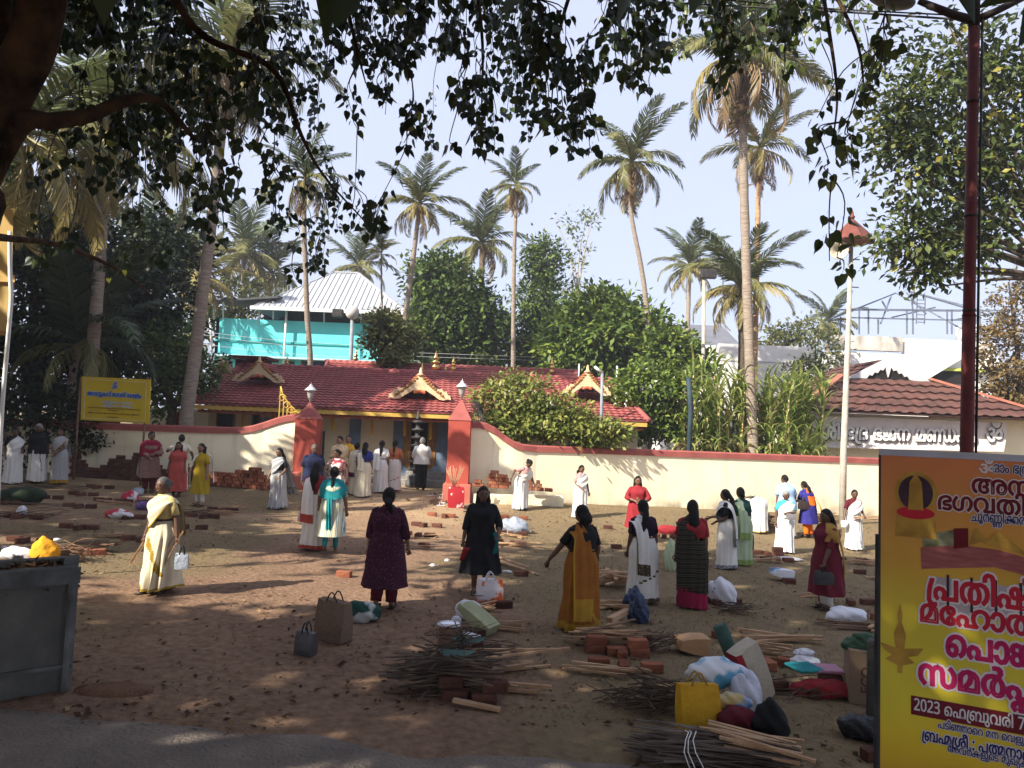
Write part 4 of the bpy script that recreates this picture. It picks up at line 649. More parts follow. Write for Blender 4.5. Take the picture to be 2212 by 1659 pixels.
[[30,-2,-19,3,-5,2,0,11,12,-5,12,-1,10,1,7,3,5,6,1,8,-1,4,-5,7,-5,3,-6,1,-17,0,0,10,16,0,10,4,5,8,-1,10,-3,5,-12,3,-11,-1,-11,-6,-6,7,13,7,15,3,14,-3,6,-3,4,-4,3,-6,1,-7,-2,-10,-7,-7,-10,-4,0,-1,9,-2,7,-4,4,-7,1,-8,-1,-8,-3,-7,-6,-5,-7,-4]],
[[29,43,14,-3,8,-8,2,-5,-1,-14,-4,-6,-3,2,34,0,0,-9,-38,0,-4,6,3,3,1,3,2,8,-1,6,-7,8,-14,-1,-5,-5,-2,-8,1,-4,1,-3,6,-7,-6,-7,-5,4,-4,5,-3,13,3,11,4,5,5,3,6,3],[102,71,14,-2,9,-6,4,-5,4,-13,0,-45,-61,0,0,48,3,8,5,7,9,6],[102,62,-11,-3,-7,-10,-2,-14,0,-26,40,0,0,33,-1,6,-2,5,-5,6]],
[[45,71,9,-1,8,-3,10,-8,2,-5,2,-21,0,-33,-11,0,0,45,-1,5,-4,7,-6,4,-9,1,-9,-1,-7,-3,-6,-5,-7,-14,-1,-11,2,-11,2,-4,3,-3,8,-3,8,3,3,6,-1,9,-2,4,-4,2,-10,1,-4,-2,-8,-7,-2,8,9,7,12,3,11,-2,4,-3,5,-9,0,-13,-2,-5,-4,-5,-9,-5,-6,-1,-6,1,-11,7,-4,6,-3,8,-1,10,2,12,4,10,6,8,8,6,9,4],[154,69,0,-69,-51,0,-5,7,4,3,8,13,2,13,-1,7,-4,12,-9,6,-6,1,-8,-2,-3,-2,-4,-7,-1,-8,0,-43,-11,0,0,32,6,21,0,7,4,5,5,3,13,3,9,-1,7,-4,6,-5,4,-7,3,-8,1,-10,-3,-17,-5,-8,-3,-3,-2,1,34,0,0,60]],
[[17,0,37,79,-48,0,0,10,59,0,0,-8,-36,-81]],
[[43,71,16,-3,6,-3,9,-10,3,-6,2,-7,-1,-19,-4,-9,-6,-7,-3,2,35,0,0,60,11,0,0,-69,-53,0,-4,7,10,10,4,11,0,14,-6,12,-12,7,-8,1,-8,-1,-6,-3,-5,-4,-4,-6,-2,-6,-1,-14,4,-10,11,-11,-6,-8,-10,8,-4,5,-5,14,-1,16,2,7,3,6,10,10,6,3],[111,16,0,-50,-64,0,-4,9,33,24,11,6,10,-2,-42,-30,0,1,8,1,37,0,0,33]],
[[33,50,1,8,4,7,7,4,10,2,13,-3,4,-4,5,-10,-1,-13,-3,-7,-11,-11,-9,-3,-9,-1,-14,1,-9,3,-7,5,-5,6,-3,8,-1,13,1,5,5,11,9,-5,-3,-4,-2,-12,1,-7,3,-6,4,-4,11,-5,8,-1,9,1,5,2,5,4,3,4,2,6,0,10,-2,4,-4,3,-9,1,-5,-3,-3,-9,2,-9,8,-17,1,-12,-3,-8,-4,-3,-13,-3,-20,5,4,9,3,-2,13,-3,5,1,5,5,0,7,-8,16,-3,9]],
[[34,71,19,-3,7,-2,7,-4,-6,-8,-12,6,-15,2,-11,-2,-6,-4,-2,-8,3,-4,7,-4,13,0,16,-2,8,-6,4,-9,-1,-9,-2,-5,-4,-5,-6,-3,-17,-3,-18,3,-16,6,6,9,4,-3,19,-5,16,1,4,2,4,5,0,6,-3,6,-6,2,-12,0,-16,2,-6,3,-6,6,-2,9,1,6,6,9,13,5]],
[[30,-2,-6,1,-11,7,-4,6,-3,8,-1,10,2,12,4,10,6,8,8,6,9,4,11,1,9,-1,8,-3,11,-9,1,-4,2,-22,0,-32,-11,0,0,45,-1,5,-4,7,-6,4,-9,1,-9,-1,-7,-3,-6,-5,-7,-14,-1,-11,2,-11,2,-4,3,-3,8,-3,8,3,3,6,-1,9,-2,4,-4,2,-10,1,-4,-2,-8,-7,-2,8,9,7,12,3,11,-2,7,-7,2,-5,0,-13,-2,-5,-8,-8],[99,71,11,-1,10,-4,11,-9,6,-8,4,-10,2,-12,-3,-15,-4,-6,-11,-7,-8,-1,-7,1,-12,7,-3,6,-3,15,1,8,5,14,9,10,13,9,17,3,12,-2,6,-3,11,-11,-1,-8,4,-13,0,-34,-11,0,0,42,-1,7,-6,9,-3,2,-8,2,-10,0,-14,-6,-8,-9,-5,-12,0,-14,4,-10,10,-4,8,2,3,2,2,4,2,13,-2,13,-6,11,-4,4,-10,5,-16,1,-9,-3,-7,-10,-2,-6,0,-39,-9,0,0,31,3,22,7,8,10,4],[192,71,12,-1,10,-4,10,-9,6,-8,5,-10,1,-12,-3,-15,-4,-6,-11,-7,-8,-1,-7,1,-11,7,-4,6,-3,15,1,8,5,14,9,10,13,9,19,3,9,-1,14,-5,9,-10,3,-6,2,-14,-1,-8,-5,-14,-9,-10,-5,-4,-6,8,7,6,6,9,2,12,-3,14,-4,6,-5,4,-7,3,-8,1,-7,0,-15,-6,-8,-9,-3,-6,-2,-13,2,-13,2,-4,10,-4,8,2,3,2,2,4,2,13,-2,13,-6,11,-4,4,-10,5,-3,1,-13,0,-9,-3,-7,-10,-2,-13,0,-31,-9,0,0,21,3,31,3,4,8,6,5,2]],
[[43,71,16,-3,6,-3,5,-5,4,-5,5,-13,0,-15,-5,-14,-9,-10,-6,-4,-6,8,8,6,3,4,4,11,0,14,-6,12,-12,7,-8,1,-7,-1,-7,-3,-5,-4,-4,-6,-3,-14,0,-6,4,-10,11,-11,-6,-8,-5,3,-9,10,-5,14,-1,16,5,13,10,10,6,3]],
[[36,71,10,-2,4,-2,6,-5,2,-4,-2,0,4,6,5,4,14,3,9,-1,13,-9,7,-15,1,-10,-2,-14,-7,-13,-10,-10,-7,8,11,11,4,12,-2,19,-3,6,-9,6,-5,1,-9,-2,-3,-2,-4,-10,-1,-5,0,-43,-10,0,-1,48,-2,6,-3,4,-6,3,-4,1,-6,-1,-5,-3,-4,-3,-5,-12,0,-14,4,-11,11,-11,-7,-8,-14,15,-5,14,1,18,3,8,4,7,7,5,7,4]],
[[50,62,-7,0,-12,-3,-8,-4,-8,-9,0,-14,2,-5,4,-3,5,-1,5,1,3,2,3,8,-2,7,-8,3,-5,-1,-5,-3,-6,-6,-3,7,2,3,14,8,5,0,6,-1,8,-5,4,-8,0,-9,-2,-5,-7,-7,-12,-3,-11,3,-4,4,-5,11,-1,7,1,7,2,6,4,5,11,9,17,4,10,1,11,-1,15,-4,4,-4,3,-6,1,-6,0,-4,-4,-7,-12,-6,-12,2,0,4,8,0,7,4,2,4,0,6,-5,6,-10,3],[86,18,-2,-7,-4,-6,-4,-3,-11,-2,-40,0,-6,-3,-2,-3,1,-7,6,-3,59,0,0,-9,-57,0,-9,2,-7,4,-2,3,-2,8,2,7,5,6,6,3,7,1,41,0,3,1,3,3,2,4,-1,7,-5,4,-6,2,-7,0,0,7,13,-1,7,-3,6,-4,3,-5]],
[[44,71,17,-3,16,-11,6,-8,4,-10,2,-12,-3,-15,-4,-6,-11,-7,-7,-1,-8,1,-11,7,-4,6,-3,15,1,8,5,14,9,10,13,9,17,3,12,-2,6,-3,11,-11,3,-20,0,-35,-11,0,0,42,-1,7,-6,9,-3,2,-8,2,-10,0,-14,-6,-8,-9,-3,-6,-2,-6,0,-14,2,-6,2,-4,10,-4,8,2,3,2,3,9,1,8,-2,13,-7,11,-4,4,-14,6,-15,-1,-13,-7,-4,-6,-2,-6,-1,-14,4,-10,11,-11,-6,-8,-5,3,-9,10,-5,14,-1,9,2,14,13,16,7,3],[138,71,12,-1,10,-4,10,-9,6,-8,5,-10,1,-12,-3,-15,-4,-6,-11,-7,-8,-1,-7,1,-11,7,-4,6,-3,15,1,8,5,14,9,10,13,9,19,3,9,-1,14,-5,9,-10,3,-6,2,-14,-1,-8,-5,-14,-9,-10,-5,-4,-6,8,7,6,6,9,2,12,-3,14,-4,6,-5,4,-7,3,-8,1,-7,0,-15,-6,-8,-9,-3,-6,-2,-13,2,-13,2,-4,10,-4,8,2,3,2,2,4,2,13,-2,13,-6,11,-4,4,-10,5,-3,1,-13,0,-9,-3,-7,-10,-2,-13,0,-31,-9,0,0,21,3,31,3,4,8,6,5,2]],
[[29,43,14,-3,8,-8,2,-5,-1,-14,-4,-6,-3,2,36,0,-2,-9,-38,0,-4,6,3,3,1,3,2,8,-1,6,-7,7,-6,1,-8,-1,-5,-5,-2,-8,1,-4,1,-3,6,-7,-6,-7,-5,4,-4,5,-3,13,3,11,4,5,5,3,6,3],[108,71,10,-1,14,-4,11,-11,4,-15,0,-40,-75,0,0,40,2,10,2,4,6,8,5,4,13,4],[103,62,-10,-3,-8,-11,-3,-17,0,-23,16,14,11,14,3,7,0,11,-2,5,-4,3],[123,49,-3,-14,-4,-8,-21,-21,0,2,7,1,34,0,0,31,-1,6,-6,10,-5,4,-6,2,0,1,4,-6]],
[[86,71,16,-3,13,-8,4,-6,3,-7,3,-17,-3,-18,-4,-6,-12,-7,-7,-1,-8,1,-11,7,-3,6,-3,12,2,11,5,8,7,6,16,1,6,-3,5,-4,3,-5,3,-6,1,-6,-4,0,-3,8,-6,5,-9,3,-7,-1,-5,-4,-2,-5,-1,-12,3,-8,3,-3,8,-2,8,3,6,7,2,17,-1,8,-5,10,-10,7,-13,3,-9,-1,-4,-2,-7,-6,-3,-5,-3,-32,-5,-10,-4,-3,-10,-4,-6,-1,-9,2,-7,3,-11,11,-2,9,-1,18,5,13,8,12,6,5,7,-8,-8,-7,-3,-5,-4,-11,0,-14,5,-11,8,-7,10,0,8,5,3,9,1,23,5,13,10,9]],
[[-14,105,16,-2,11,-8,4,-7,3,-20,0,-68,-11,0,0,74,-1,8,-5,10,-10,5,-11,0,-5,-2,-3,-4,0,-6,4,-4,8,0,4,5,0,6,-4,7,11,-3,2,-3,0,-9,-7,-10,-11,-2,-8,2,-4,2,-4,8,-1,4,1,5,5,8,10,4]],
[[17,-2,-6,2,-2,7,2,7,6,2,5,-2,2,-3,0,-8,-2,-3],[17,52,-3,0,-3,2,-2,6,2,7,6,2,5,-2,2,-3,0,-8,-4,-4]],
[[44,71,17,-3,16,-11,6,-8,4,-10,2,-12,-3,-15,-4,-6,-11,-7,-7,-1,-8,1,-11,7,-4,6,-3,15,1,8,5,14,9,10,13,9,17,3,12,-2,5,-2,5,-3,6,-9,4,-20,0,-35,-11,0,0,42,-1,7,-6,9,-3,2,-8,2,-10,0,-14,-6,-8,-9,-3,-6,-2,-6,0,-14,2,-6,2,-4,10,-4,8,2,3,2,3,9,1,8,-2,13,-7,11,-4,4,-14,6,-15,-1,-13,-7,-4,-6,-2,-6,-1,-14,4,-10,11,-11,-6,-8,-5,3,-9,10,-5,14,-1,9,2,14,13,16,7,3],[141,71,9,-1,15,-4,11,-11,4,-15,0,-40,-74,0,0,43,2,8,9,12,6,4,8,3],[135,62,-5,-1,-8,-5,-6,-12,-1,-36,9,7,13,14,7,14,1,11,-2,5,-4,3],[156,49,-3,-14,-4,-8,-21,-21,0,2,7,1,34,0,0,31,-4,12,-8,8,-7,2,1,1,4,-6]],
[[36,71,10,-2,4,-2,3,-2,6,-8,3,-29,0,-28,-10,0,-1,48,-2,6,-6,6,-7,2,-6,-1,-5,-3,-4,-3,-5,-12,0,-14,4,-11,11,-11,-7,-8,-14,15,-3,7,-2,7,1,18,7,15,14,9],[103,-2,-8,1,-11,7,-3,6,-3,15,0,7,5,13,8,11,15,15,2,4,0,8,-5,4,-5,1,-9,-1,-2,8,9,2,11,-1,5,-2,6,-6,1,-6,-3,-12,-17,-19,-9,-15,-1,-18,4,-9,10,-4,6,1,4,4,3,6,1,9,-2,13,-6,11,-5,5,-8,4,-10,2,-14,-3,-7,-7,-3,-13,0,-27,-9,0,0,24,3,20,3,5,14,8,13,2,9,-1,11,-4,13,-11,7,-13,2,-14,-2,-13,-5,-9,-7,-6]],
[[47,71,17,-3,6,-3,9,-10,5,-13,0,-13,-2,-10,-8,-11,-1,-8,-9,0,-4,7,11,15,2,6,0,14,-3,7,-9,9,-7,3,-8,1,-8,-1,-8,-4,-11,-11,-3,-8,-1,-8,0,-8,4,-9,3,-3,8,-3,8,3,3,10,-1,5,-6,6,-9,1,-8,-4,-3,-3,0,10,4,3,8,3,15,-2,4,-3,5,-9,1,-6,-1,-7,-5,-10,-4,-3,-11,-3,-7,1,-11,7,-4,6,-3,17,1,12,4,10,7,9,9,6],[116,69,0,-69,-48,0,2,9,35,0,0,60]],
[[-7,-8,0,-7,2,-6,6,-4,10,1,4,2,3,5,-1,15,-11,32,0,16,5,16,4,7,11,0,-7,-16,-2,-10,0,-12,5,-18,4,-8,3,-13,-1,-14,-5,-6,-8,-4,-9,-2,-10,2,-8,4,-4,7,-2,9,0,4]],
[[44,71,12,-1,9,-3,7,-5,3,-4,4,-8,2,-10,0,-40,-73,0,0,40,2,10,4,8,8,8],[38,62,-9,-3,-6,-7,-4,-8,-1,-36,9,7,13,14,7,14,1,11,-2,5,-4,3],[59,49,-3,-14,-4,-8,-21,-21,0,2,7,1,34,0,0,31,-4,12,-8,8,-6,2,0,1,4,-6],[109,71,9,-1,14,-4,6,-4,5,-7,2,-5,3,-17,0,-33,-75,0,0,34,1,11,3,9,5,7,7,5,9,4],[103,62,-5,-1,-8,-5,-5,-8,-2,-10,0,-30,9,7,13,14,7,14,1,11,-4,6,-3,2],[124,49,-1,-7,-7,-15,-5,-7,-15,-14,0,2,7,1,34,0,0,22,-2,15,-6,10,-5,4,-6,2,0,1,3,-3]],
[[37,71,17,-3,9,-6,3,-5,-3,2,4,5,11,6,8,1,8,-1,7,-3,9,-9,2,-5,-1,-15,-4,-6,-7,-5,-20,-4,-12,-2,-42,0,-7,-1,-4,-4,2,-6,2,-2,4,-1,13,1,10,3,20,9,14,4,7,4,5,1,12,-4,3,-2,2,-4,-1,-11,-4,-5,-13,-5,-7,1,-8,5,-4,7,2,10,6,4,6,2,-4,-4,-1,-12,2,-3,8,-2,4,1,3,2,2,5,-3,7,-7,2,-6,-1,-5,-4,-1,1,-13,-9,-27,-10,-13,-2,-10,2,-7,5,-3,4,0,8,1,4,5,5,11,3,56,0,10,1,9,4,2,3,3,10,-2,7,-5,6,-14,2,-6,-3,-5,-8,-1,-19,-11,0,0,14,-3,9,-5,5,-8,2,-12,0,-9,-2,-4,-3,-3,-8,1,-6,5,-5,10,1,3,5,0,5,-2,3,-7,2,-5,-1,-4,-1,-6,-5,0,5,8,6,9,2,10,-2,5,-5,2,-7,-2,-8,-6,-6,-11,-2,-8,1,-6,4,-3,5,-2,8,1,6,3,6,4,4,7,4]],
[[45,71,9,-1,8,-3,5,-3,5,-5,-2,0,10,9,12,3,15,-3,4,-3,6,-10,2,-19,0,-36,-10,0,-1,51,-8,10,-8,1,-9,-3,-6,-9,-1,-5,0,-45,-11,0,0,45,-1,5,-4,7,-3,2,-4,2,-8,1,-9,-1,-7,-3,-6,-5,-7,-14,-1,-11,2,-11,2,-4,3,-3,8,-3,8,3,3,6,-1,9,-2,4,-4,2,-10,1,-4,-2,-8,-7,-2,8,4,4,11,5,6,1,11,-2,4,-3,5,-9,0,-13,-2,-5,-8,-8,-11,-3,-6,1,-11,7,-4,6,-3,8,-1,10,2,12,4,10,6,8,8,6,9,4],[136,71,10,-2,4,-2,5,-6,4,-10,1,-16,-11,-2,-1,17,-5,9,-3,2,-6,1,-9,-3,-5,-9,-1,-48,-9,0,0,29,2,23,2,5,9,9],[173,-2,-10,2,-10,8,-4,16,0,10,11,2,0,-17,6,-9,5,-2,6,0,6,2,5,9,1,50,11,0,0,-47,2,-7,6,-6,13,-1,5,3,7,9,2,20,-7,16,-8,6,7,8,5,-4,9,-11,3,-6,2,-8,-1,-17,-7,-15,-6,-6,-17,-5,-7,1,-6,3,-5,3,-3,5,-9,-9]]]
WRD = {'om': [[[0,0]],112],
't0': [[[1,0],[2,157],[4,252],[5,334],[6,364],[7,445],[8,574]],637],
't1': [[[9,0],[10,186],[8,336],[11,399],[12,469],[7,511],[8,640],[13,703],[14,823]],823],
't2': [[[4,0],[15,81],[13,193],[16,313],[17,440],[18,507],[19,581],[5,793],[16,824],[2,951]],1007],
't3': [[[20,0],[21,116],[22,158],[23,250],[17,421],[24,449],[25,637],[26,729],[27,799]],1005],
't4': [[[5,0],[28,30],[16,142],[17,269],[29,297],[30,441],[8,523]],586],
't5': [[[31,0],[18,90],[32,164],[8,313],[33,376],[13,582],[2,702]],758],
't6': [[[34,0],[28,89],[8,201],[35,264],[8,396],[36,459]],567],
't7': [[[37,0],[31,152],[22,243],[38,335],[39,447],[2,618]],674],
't8': [[[40,0],[41,71],[40,143],[42,214],[34,324],[43,414],[5,555],[44,585],[12,748],[13,790],[25,910],[17,1002],[45,1069],[34,1179],[20,1268],[8,1385],[46,1448],[8,1568],[47,1631]],1712],
't9': [[[28,0],[48,112],[17,182],[49,210],[8,484],[34,547],[50,637],[31,760],[51,850],[34,1002],[13,1092],[52,1212],[12,1302],[18,1344],[53,1418],[48,1638]],1708],
't10': [[[5,0],[44,30],[54,193],[5,348],[55,378],[56,508],[57,576],[28,648],[58,760],[51,947],[8,1061],[4,1124],[59,1206]],1338],
't11': [[[9,0],[13,186],[22,306],[7,398],[52,528],[12,618],[34,660],[48,749],[31,858],[12,949],[60,990],[61,1115],[7,1146],[8,1275],[22,1338],[62,1430],[17,1585]],1614],
's1': [[[9,0],[10,186],[8,336],[11,399],[12,469],[7,511],[8,640],[13,703],[14,823],[4,862],[15,944],[13,1056],[16,1175],[17,1302],[18,1369],[19,1444],[5,1656],[16,1686],[2,1813]],1870],
's2': [[[20,0],[21,116],[22,158],[23,250],[17,421],[24,449],[25,637],[26,729],[27,799],[36,1005],[12,1113],[13,1154]],1274],
'b1': [[[5,0],[55,30],[56,160],[4,227],[5,309],[6,339],[4,458],[63,540],[51,657],[31,810],[64,900],[28,1151],[2,1263]],1320]}
def word_mesh(key, h, bold=0., wfit=None):
    """the word as a flat mesh in the XY plane, letters h high, first letter at the origin; strokes along the outlines thicken it"""
    L, W = WRD[key]; cu = bpy.data.curves.new('w', 'CURVE'); cu.dimensions = '2D'; cu.fill_mode = 'BOTH'; k = h / 90; kx = k if not wfit else wfit / W; qv = []; qf = []
    for g, x0 in L:
        for c in GLY[g]:
            c = (np.cumsum(np.array(c).reshape(-1, 2), 0) + [x0, 0]) * [kx, k]; s = cu.splines.new('POLY'); n = len(c); s.points.add(n - 1); s.use_cyclic_u = True
            for i in range(n): s.points[i].co = (*c[i], 0, 1)
            for i in range(n if bold else 0):
                p, q = c[i], c[(i + 1) % n]; d = unit(q - p) * bold; m = np.array([-d[1], d[0]]); z = .0002 + .0002 * (i % 5); o = len(qv); p = p - d * .7; q = q + d * .7
                qv += [(*(p + m), z), (*(p - m), z), (*(q - m), z), (*(q + m), z)]; qf.append((o, o + 1, o + 2, o + 3))
    o = bpy.data.objects.new('w', cu); COL.objects.link(o); dg = bpy.context.evaluated_depsgraph_get()
    me = bpy.data.meshes.new_from_object(o.evaluated_get(dg)); bpy.data.objects.remove(o); mb = MB(); mb.add([v.co for v in me.vertices], [tuple(f.vertices) for f in me.polygons]); mb.add(qv, qf); bpy.data.meshes.remove(me); return mb.mesh('word'), W * kx
def latin_mesh(txt, h, bold=0., wfit=None):
    cu = bpy.data.curves.new('w', 'FONT'); cu.body = txt; cu.size = h; cu.offset = bold
    o = bpy.data.objects.new('w', cu); COL.objects.link(o); dg = bpy.context.evaluated_depsgraph_get(); me = bpy.data.meshes.new_from_object(o.evaluated_get(dg)); bpy.data.objects.remove(o)
    W = max([v.co.x for v in me.vertices] or [0]); 
    if wfit: 
        me.transform(Matrix.Diagonal((wfit / W, 1, 1, 1))); W = wfit
    return me, W
# ---------------------------------------------------------------- buildings
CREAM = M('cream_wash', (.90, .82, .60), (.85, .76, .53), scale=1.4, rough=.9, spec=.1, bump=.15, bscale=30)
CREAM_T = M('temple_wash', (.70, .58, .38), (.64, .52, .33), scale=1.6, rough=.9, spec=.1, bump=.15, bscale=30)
REDP = M('red_paint', (.40, .075, .05), (.34, .06, .042), scale=2.5, rough=.7, spec=.3, bump=.1, bscale=25)
COPE = M('coping_red', (.36, .10, .085), (.28, .075, .065), scale=2.5, rough=.75, spec=.3, bump=.15, bscale=25)
TILE = M('clay_tile', (.38, .115, .105), (.22, .066, .062), scale=1.5, rough=.75, spec=.25, bump=.25, bscale=20, c3=(.31, .09, .084), lo=.25, hi=.75)
TILE_OLD = M('weathered_sheet_tile', (.15, .066, .052), (.07, .038, .033), scale=1.3, rough=.85, spec=.15, bump=.3, bscale=14, c3=(.105, .05, .041), lo=.25, hi=.75)
YEL = M('yellow_fascia', (.62, .40, .09), (.52, .32, .07), scale=3, rough=.6)
BLUE = M('blue_grey_paint', (.15, .20, .28), (.11, .15, .21), scale=2, rough=.7)
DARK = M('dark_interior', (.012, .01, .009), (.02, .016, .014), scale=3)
STONE = M('black_oiled_stone', (.055, .05, .05), (.10, .095, .09), scale=6, rough=.6, bump=.5)
GREYST = M('grey_granite', (.22, .21, .2), (.3, .28, .26), scale=8, rough=.85, bump=.4)
WOODD = M('door_wood', (.30, .15, .05), (.2, .09, .03), scale=4, stretch=(6, 6, 1), rough=.55)
BRASS = M('brass', (.72, .47, .17), (.55, .34, .11), scale=4, rough=.3, metal=1.)
ORN = M('ornament_cream', (.68, .53, .33), (.58, .43, .25), scale=4, rough=.8, bump=.3)
ORNB = M('ornament_brown', (.22, .11, .04), (.3, .16, .06), scale=5); ORNR = M('ornament_red', (.5, .1, .06), (.42, .16, .06), scale=6)
GOLD = M('gold_paint', (.62, .42, .09), (.48, .3, .06), scale=5, rough=.45, metal=.3)
BLK = M('black_iron', (.025, .024, .025), (.05, .045, .04), scale=5, rough=.55)
WHITE = M('white_paint', (.78, .77, .74), (.70, .69, .66), scale=1.2, rough=.8, bump=.1)
MARI = M('marigold', (.75, .30, .02), (.8, .45, .03), scale=40, rough=.8, bump=.8, lo=.4, hi=.6)
MARIY = M('marigold_yellow', (.8, .55, .04), (.75, .4, .02), scale=40, rough=.8, bump=.8, lo=.4, hi=.6)

def slope(a, b, c, d, rows, name, mat, parent, wave=.24, step=.05, amp=.022, loc0=None, th=.06):
    """A tiled roof plane, eave a->b, ridge d->c: overlapping courses with scalloped tiles, and a soffit under it."""
    a, b, c, d = map(Vector, (a, b, c, d)); n = (b - a).cross(d - a).normalized(); n = n if n.z > 0 else -n
    Lx = max((b - a).length, (c - d).length); nx = max(6, int(Lx / wave * 4)); mb = MB(); vs = []
    for r in range(rows):
        for e, (t, lift) in enumerate(((r / rows, step), ((r + 1) / rows, 0.004))):
            p, q = a.lerp(d, t), b.lerp(c, t); Lw = (q - p).length
            for i in range(nx + 1):
                s = i / nx; x = (s - .5) * Lw / wave * 2 * math.pi
                sc = abs(math.sin(x / 2)) * amp if e == 0 else 0
                vs.append(p.lerp(q, s) + n * (lift + amp * math.sin(x) * (.8 if e == 0 else .5)) + (a - d).normalized() * sc)
    m = nx + 1; fs = [(k * m + i, k * m + i + 1, (k + 1) * m + i + 1, (k + 1) * m + i) for k in range(2 * rows - 1) for i in range(nx)]
    mb.add(vs, fs, 0); 
    q = [a - n * th, b - n * th, c - n * th, d - n * th]; mb.add(q + [a + n * .01, b + n * .01], [(0, 1, 2, 3), (0, 1, 5, 4)], 0)
    return mb.build(name, mat, parent)
def rel(o, pts): return [Vector(p) - o.location for p in pts]

# --- the compound wall and its gate
def wall_run(name, label, prof, mat=CREAM, th=.24, ch=.2):
    """prof: (u, v of the coping top, distance)"""
    pts = [P(u, v, Y) for u, v, Y in prof]; o = empty(name, (pts[0].x, pts[0].y, float(gz(pts[0].x, pts[0].y))), label=label, cat='wall')
    body = []; cop = []
    for i, p in enumerate(pts):
        z0 = float(gz(p.x, p.y)) - .6; f = p.y - th / 2; bk = p.y + th / 2; zt = p.z - ch
        body.append(rel(o, [(p.x, f, z0), (p.x, f, zt), (p.x, bk, zt), (p.x, bk, z0)]))
        cop.append(rel(o, [(p.x, f - .05, zt - .006), (p.x, f - .05, p.z - .04), (p.x, f - .0, p.z), (p.x, bk, p.z), (p.x, bk + .05, p.z - .04), (p.x, bk + .05, zt - .006)]))
    MB().loft(body, caps=(True, True), smooth=False).build('wall_face', mat, o); MB().loft(cop, caps=(True, True), smooth=False).build('coping', COPE, o)
    return o
def stained_wall():
    m = M('cream_wash_stained', (.90, .82, .60), (.85, .76, .53), scale=1.4, rough=.9, spec=.1, bump=.15, bscale=30)
    n, l = m.node_tree.nodes, m.node_tree.links; b = n['Principled BSDF']; src = b.inputs['Base Color'].links[0].from_socket
    g = n.new('ShaderNodeNewGeometry'); sp = n.new('ShaderNodeSeparateXYZ'); l.new(g.outputs['Position'], sp.inputs[0])
    mr = n.new('ShaderNodeMapRange'); mr.inputs[1].default_value = .75; mr.inputs[2].default_value = -.15; l.new(sp.outputs['Z'], mr.inputs[0])
    ns = n.new('ShaderNodeTexNoise'); ns.inputs['Scale'].default_value = 1.6; ns.inputs['Detail'].default_value = 8; l.new(g.outputs['Position'], ns.inputs['Vector'])
    mu = n.new('ShaderNodeMath'); mu.operation = 'MULTIPLY'; l.new(mr.outputs[0], mu.inputs[0])
    r = n.new('ShaderNodeValToRGB'); r.color_ramp.elements[0].position = .42; r.color_ramp.elements[1].position = .68; l.new(ns.outputs['Fac'], r.inputs[0]); l.new(r.outputs[0], mu.inputs[1])
    mp = n.new('ShaderNodeMapping'); mp.inputs['Scale'].default_value = (5, 5, .35); l.new(g.outputs['Position'], mp.inputs[0]); nt = n.new('ShaderNodeTexNoise'); nt.inputs['Scale'].default_value = 1; nt.inputs['Detail'].default_value = 5; l.new(mp.outputs[0], nt.inputs['Vector'])
    rt = n.new('ShaderNodeValToRGB'); rt.color_ramp.elements[0].position = .56; rt.color_ramp.elements[1].position = .8; rt.color_ramp.elements[1].color = (.5, .5, .5, 1); l.new(nt.outputs['Fac'], rt.inputs[0]); m0 = n.new('ShaderNodeMixRGB'); l.new(rt.outputs[0], m0.inputs[0]); l.new(src, m0.inputs[1]); m0.inputs[2].default_value = (.5, .42, .29, 1)      # rain streaks
    mx = n.new('ShaderNodeMixRGB'); l.new(mu.outputs[0], mx.inputs[0]); l.new(m0.outputs[0], mx.inputs[1]); mx.inputs[2].default_value = (.27, .21, .14, 1); l.new(mx.outputs[0], b.inputs['Base Color']); return m
SW = stained_wall()
wall_run('boundary_wall', 'cream wall with red coping left of the gate, behind the brick pile', [(-160, 898, 22.5), (170, 911, 22.6), (330, 917, 22.7), (480, 922, 22.8), (525, 922, 22.85), (548, 919, 22.85), (572, 912, 22.9), (598, 903, 22.9), (620, 897, 22.9), (646, 893, 22.9)], SW)
wr_prof = [(1016, 911, 22.9), (1036, 910, 22.95), (1052, 914, 23.0), (1070, 923, 23.05), (1090, 939, 23.15), (1110, 952, 23.2), (1130, 959, 23.3), (1160, 962, 23.5)] + [(u, 962 + (u - 1160) * .0375 - .4, 23.5 + (u - 1160) * .0046) for u in (1250, 1340, 1430, 1520, 1610, 1700, 1790, 1880, 1990, 2120, 2420)]
wall_run('boundary_wall', 'long cream wall with red coping running right from the gate', wr_prof, SW)
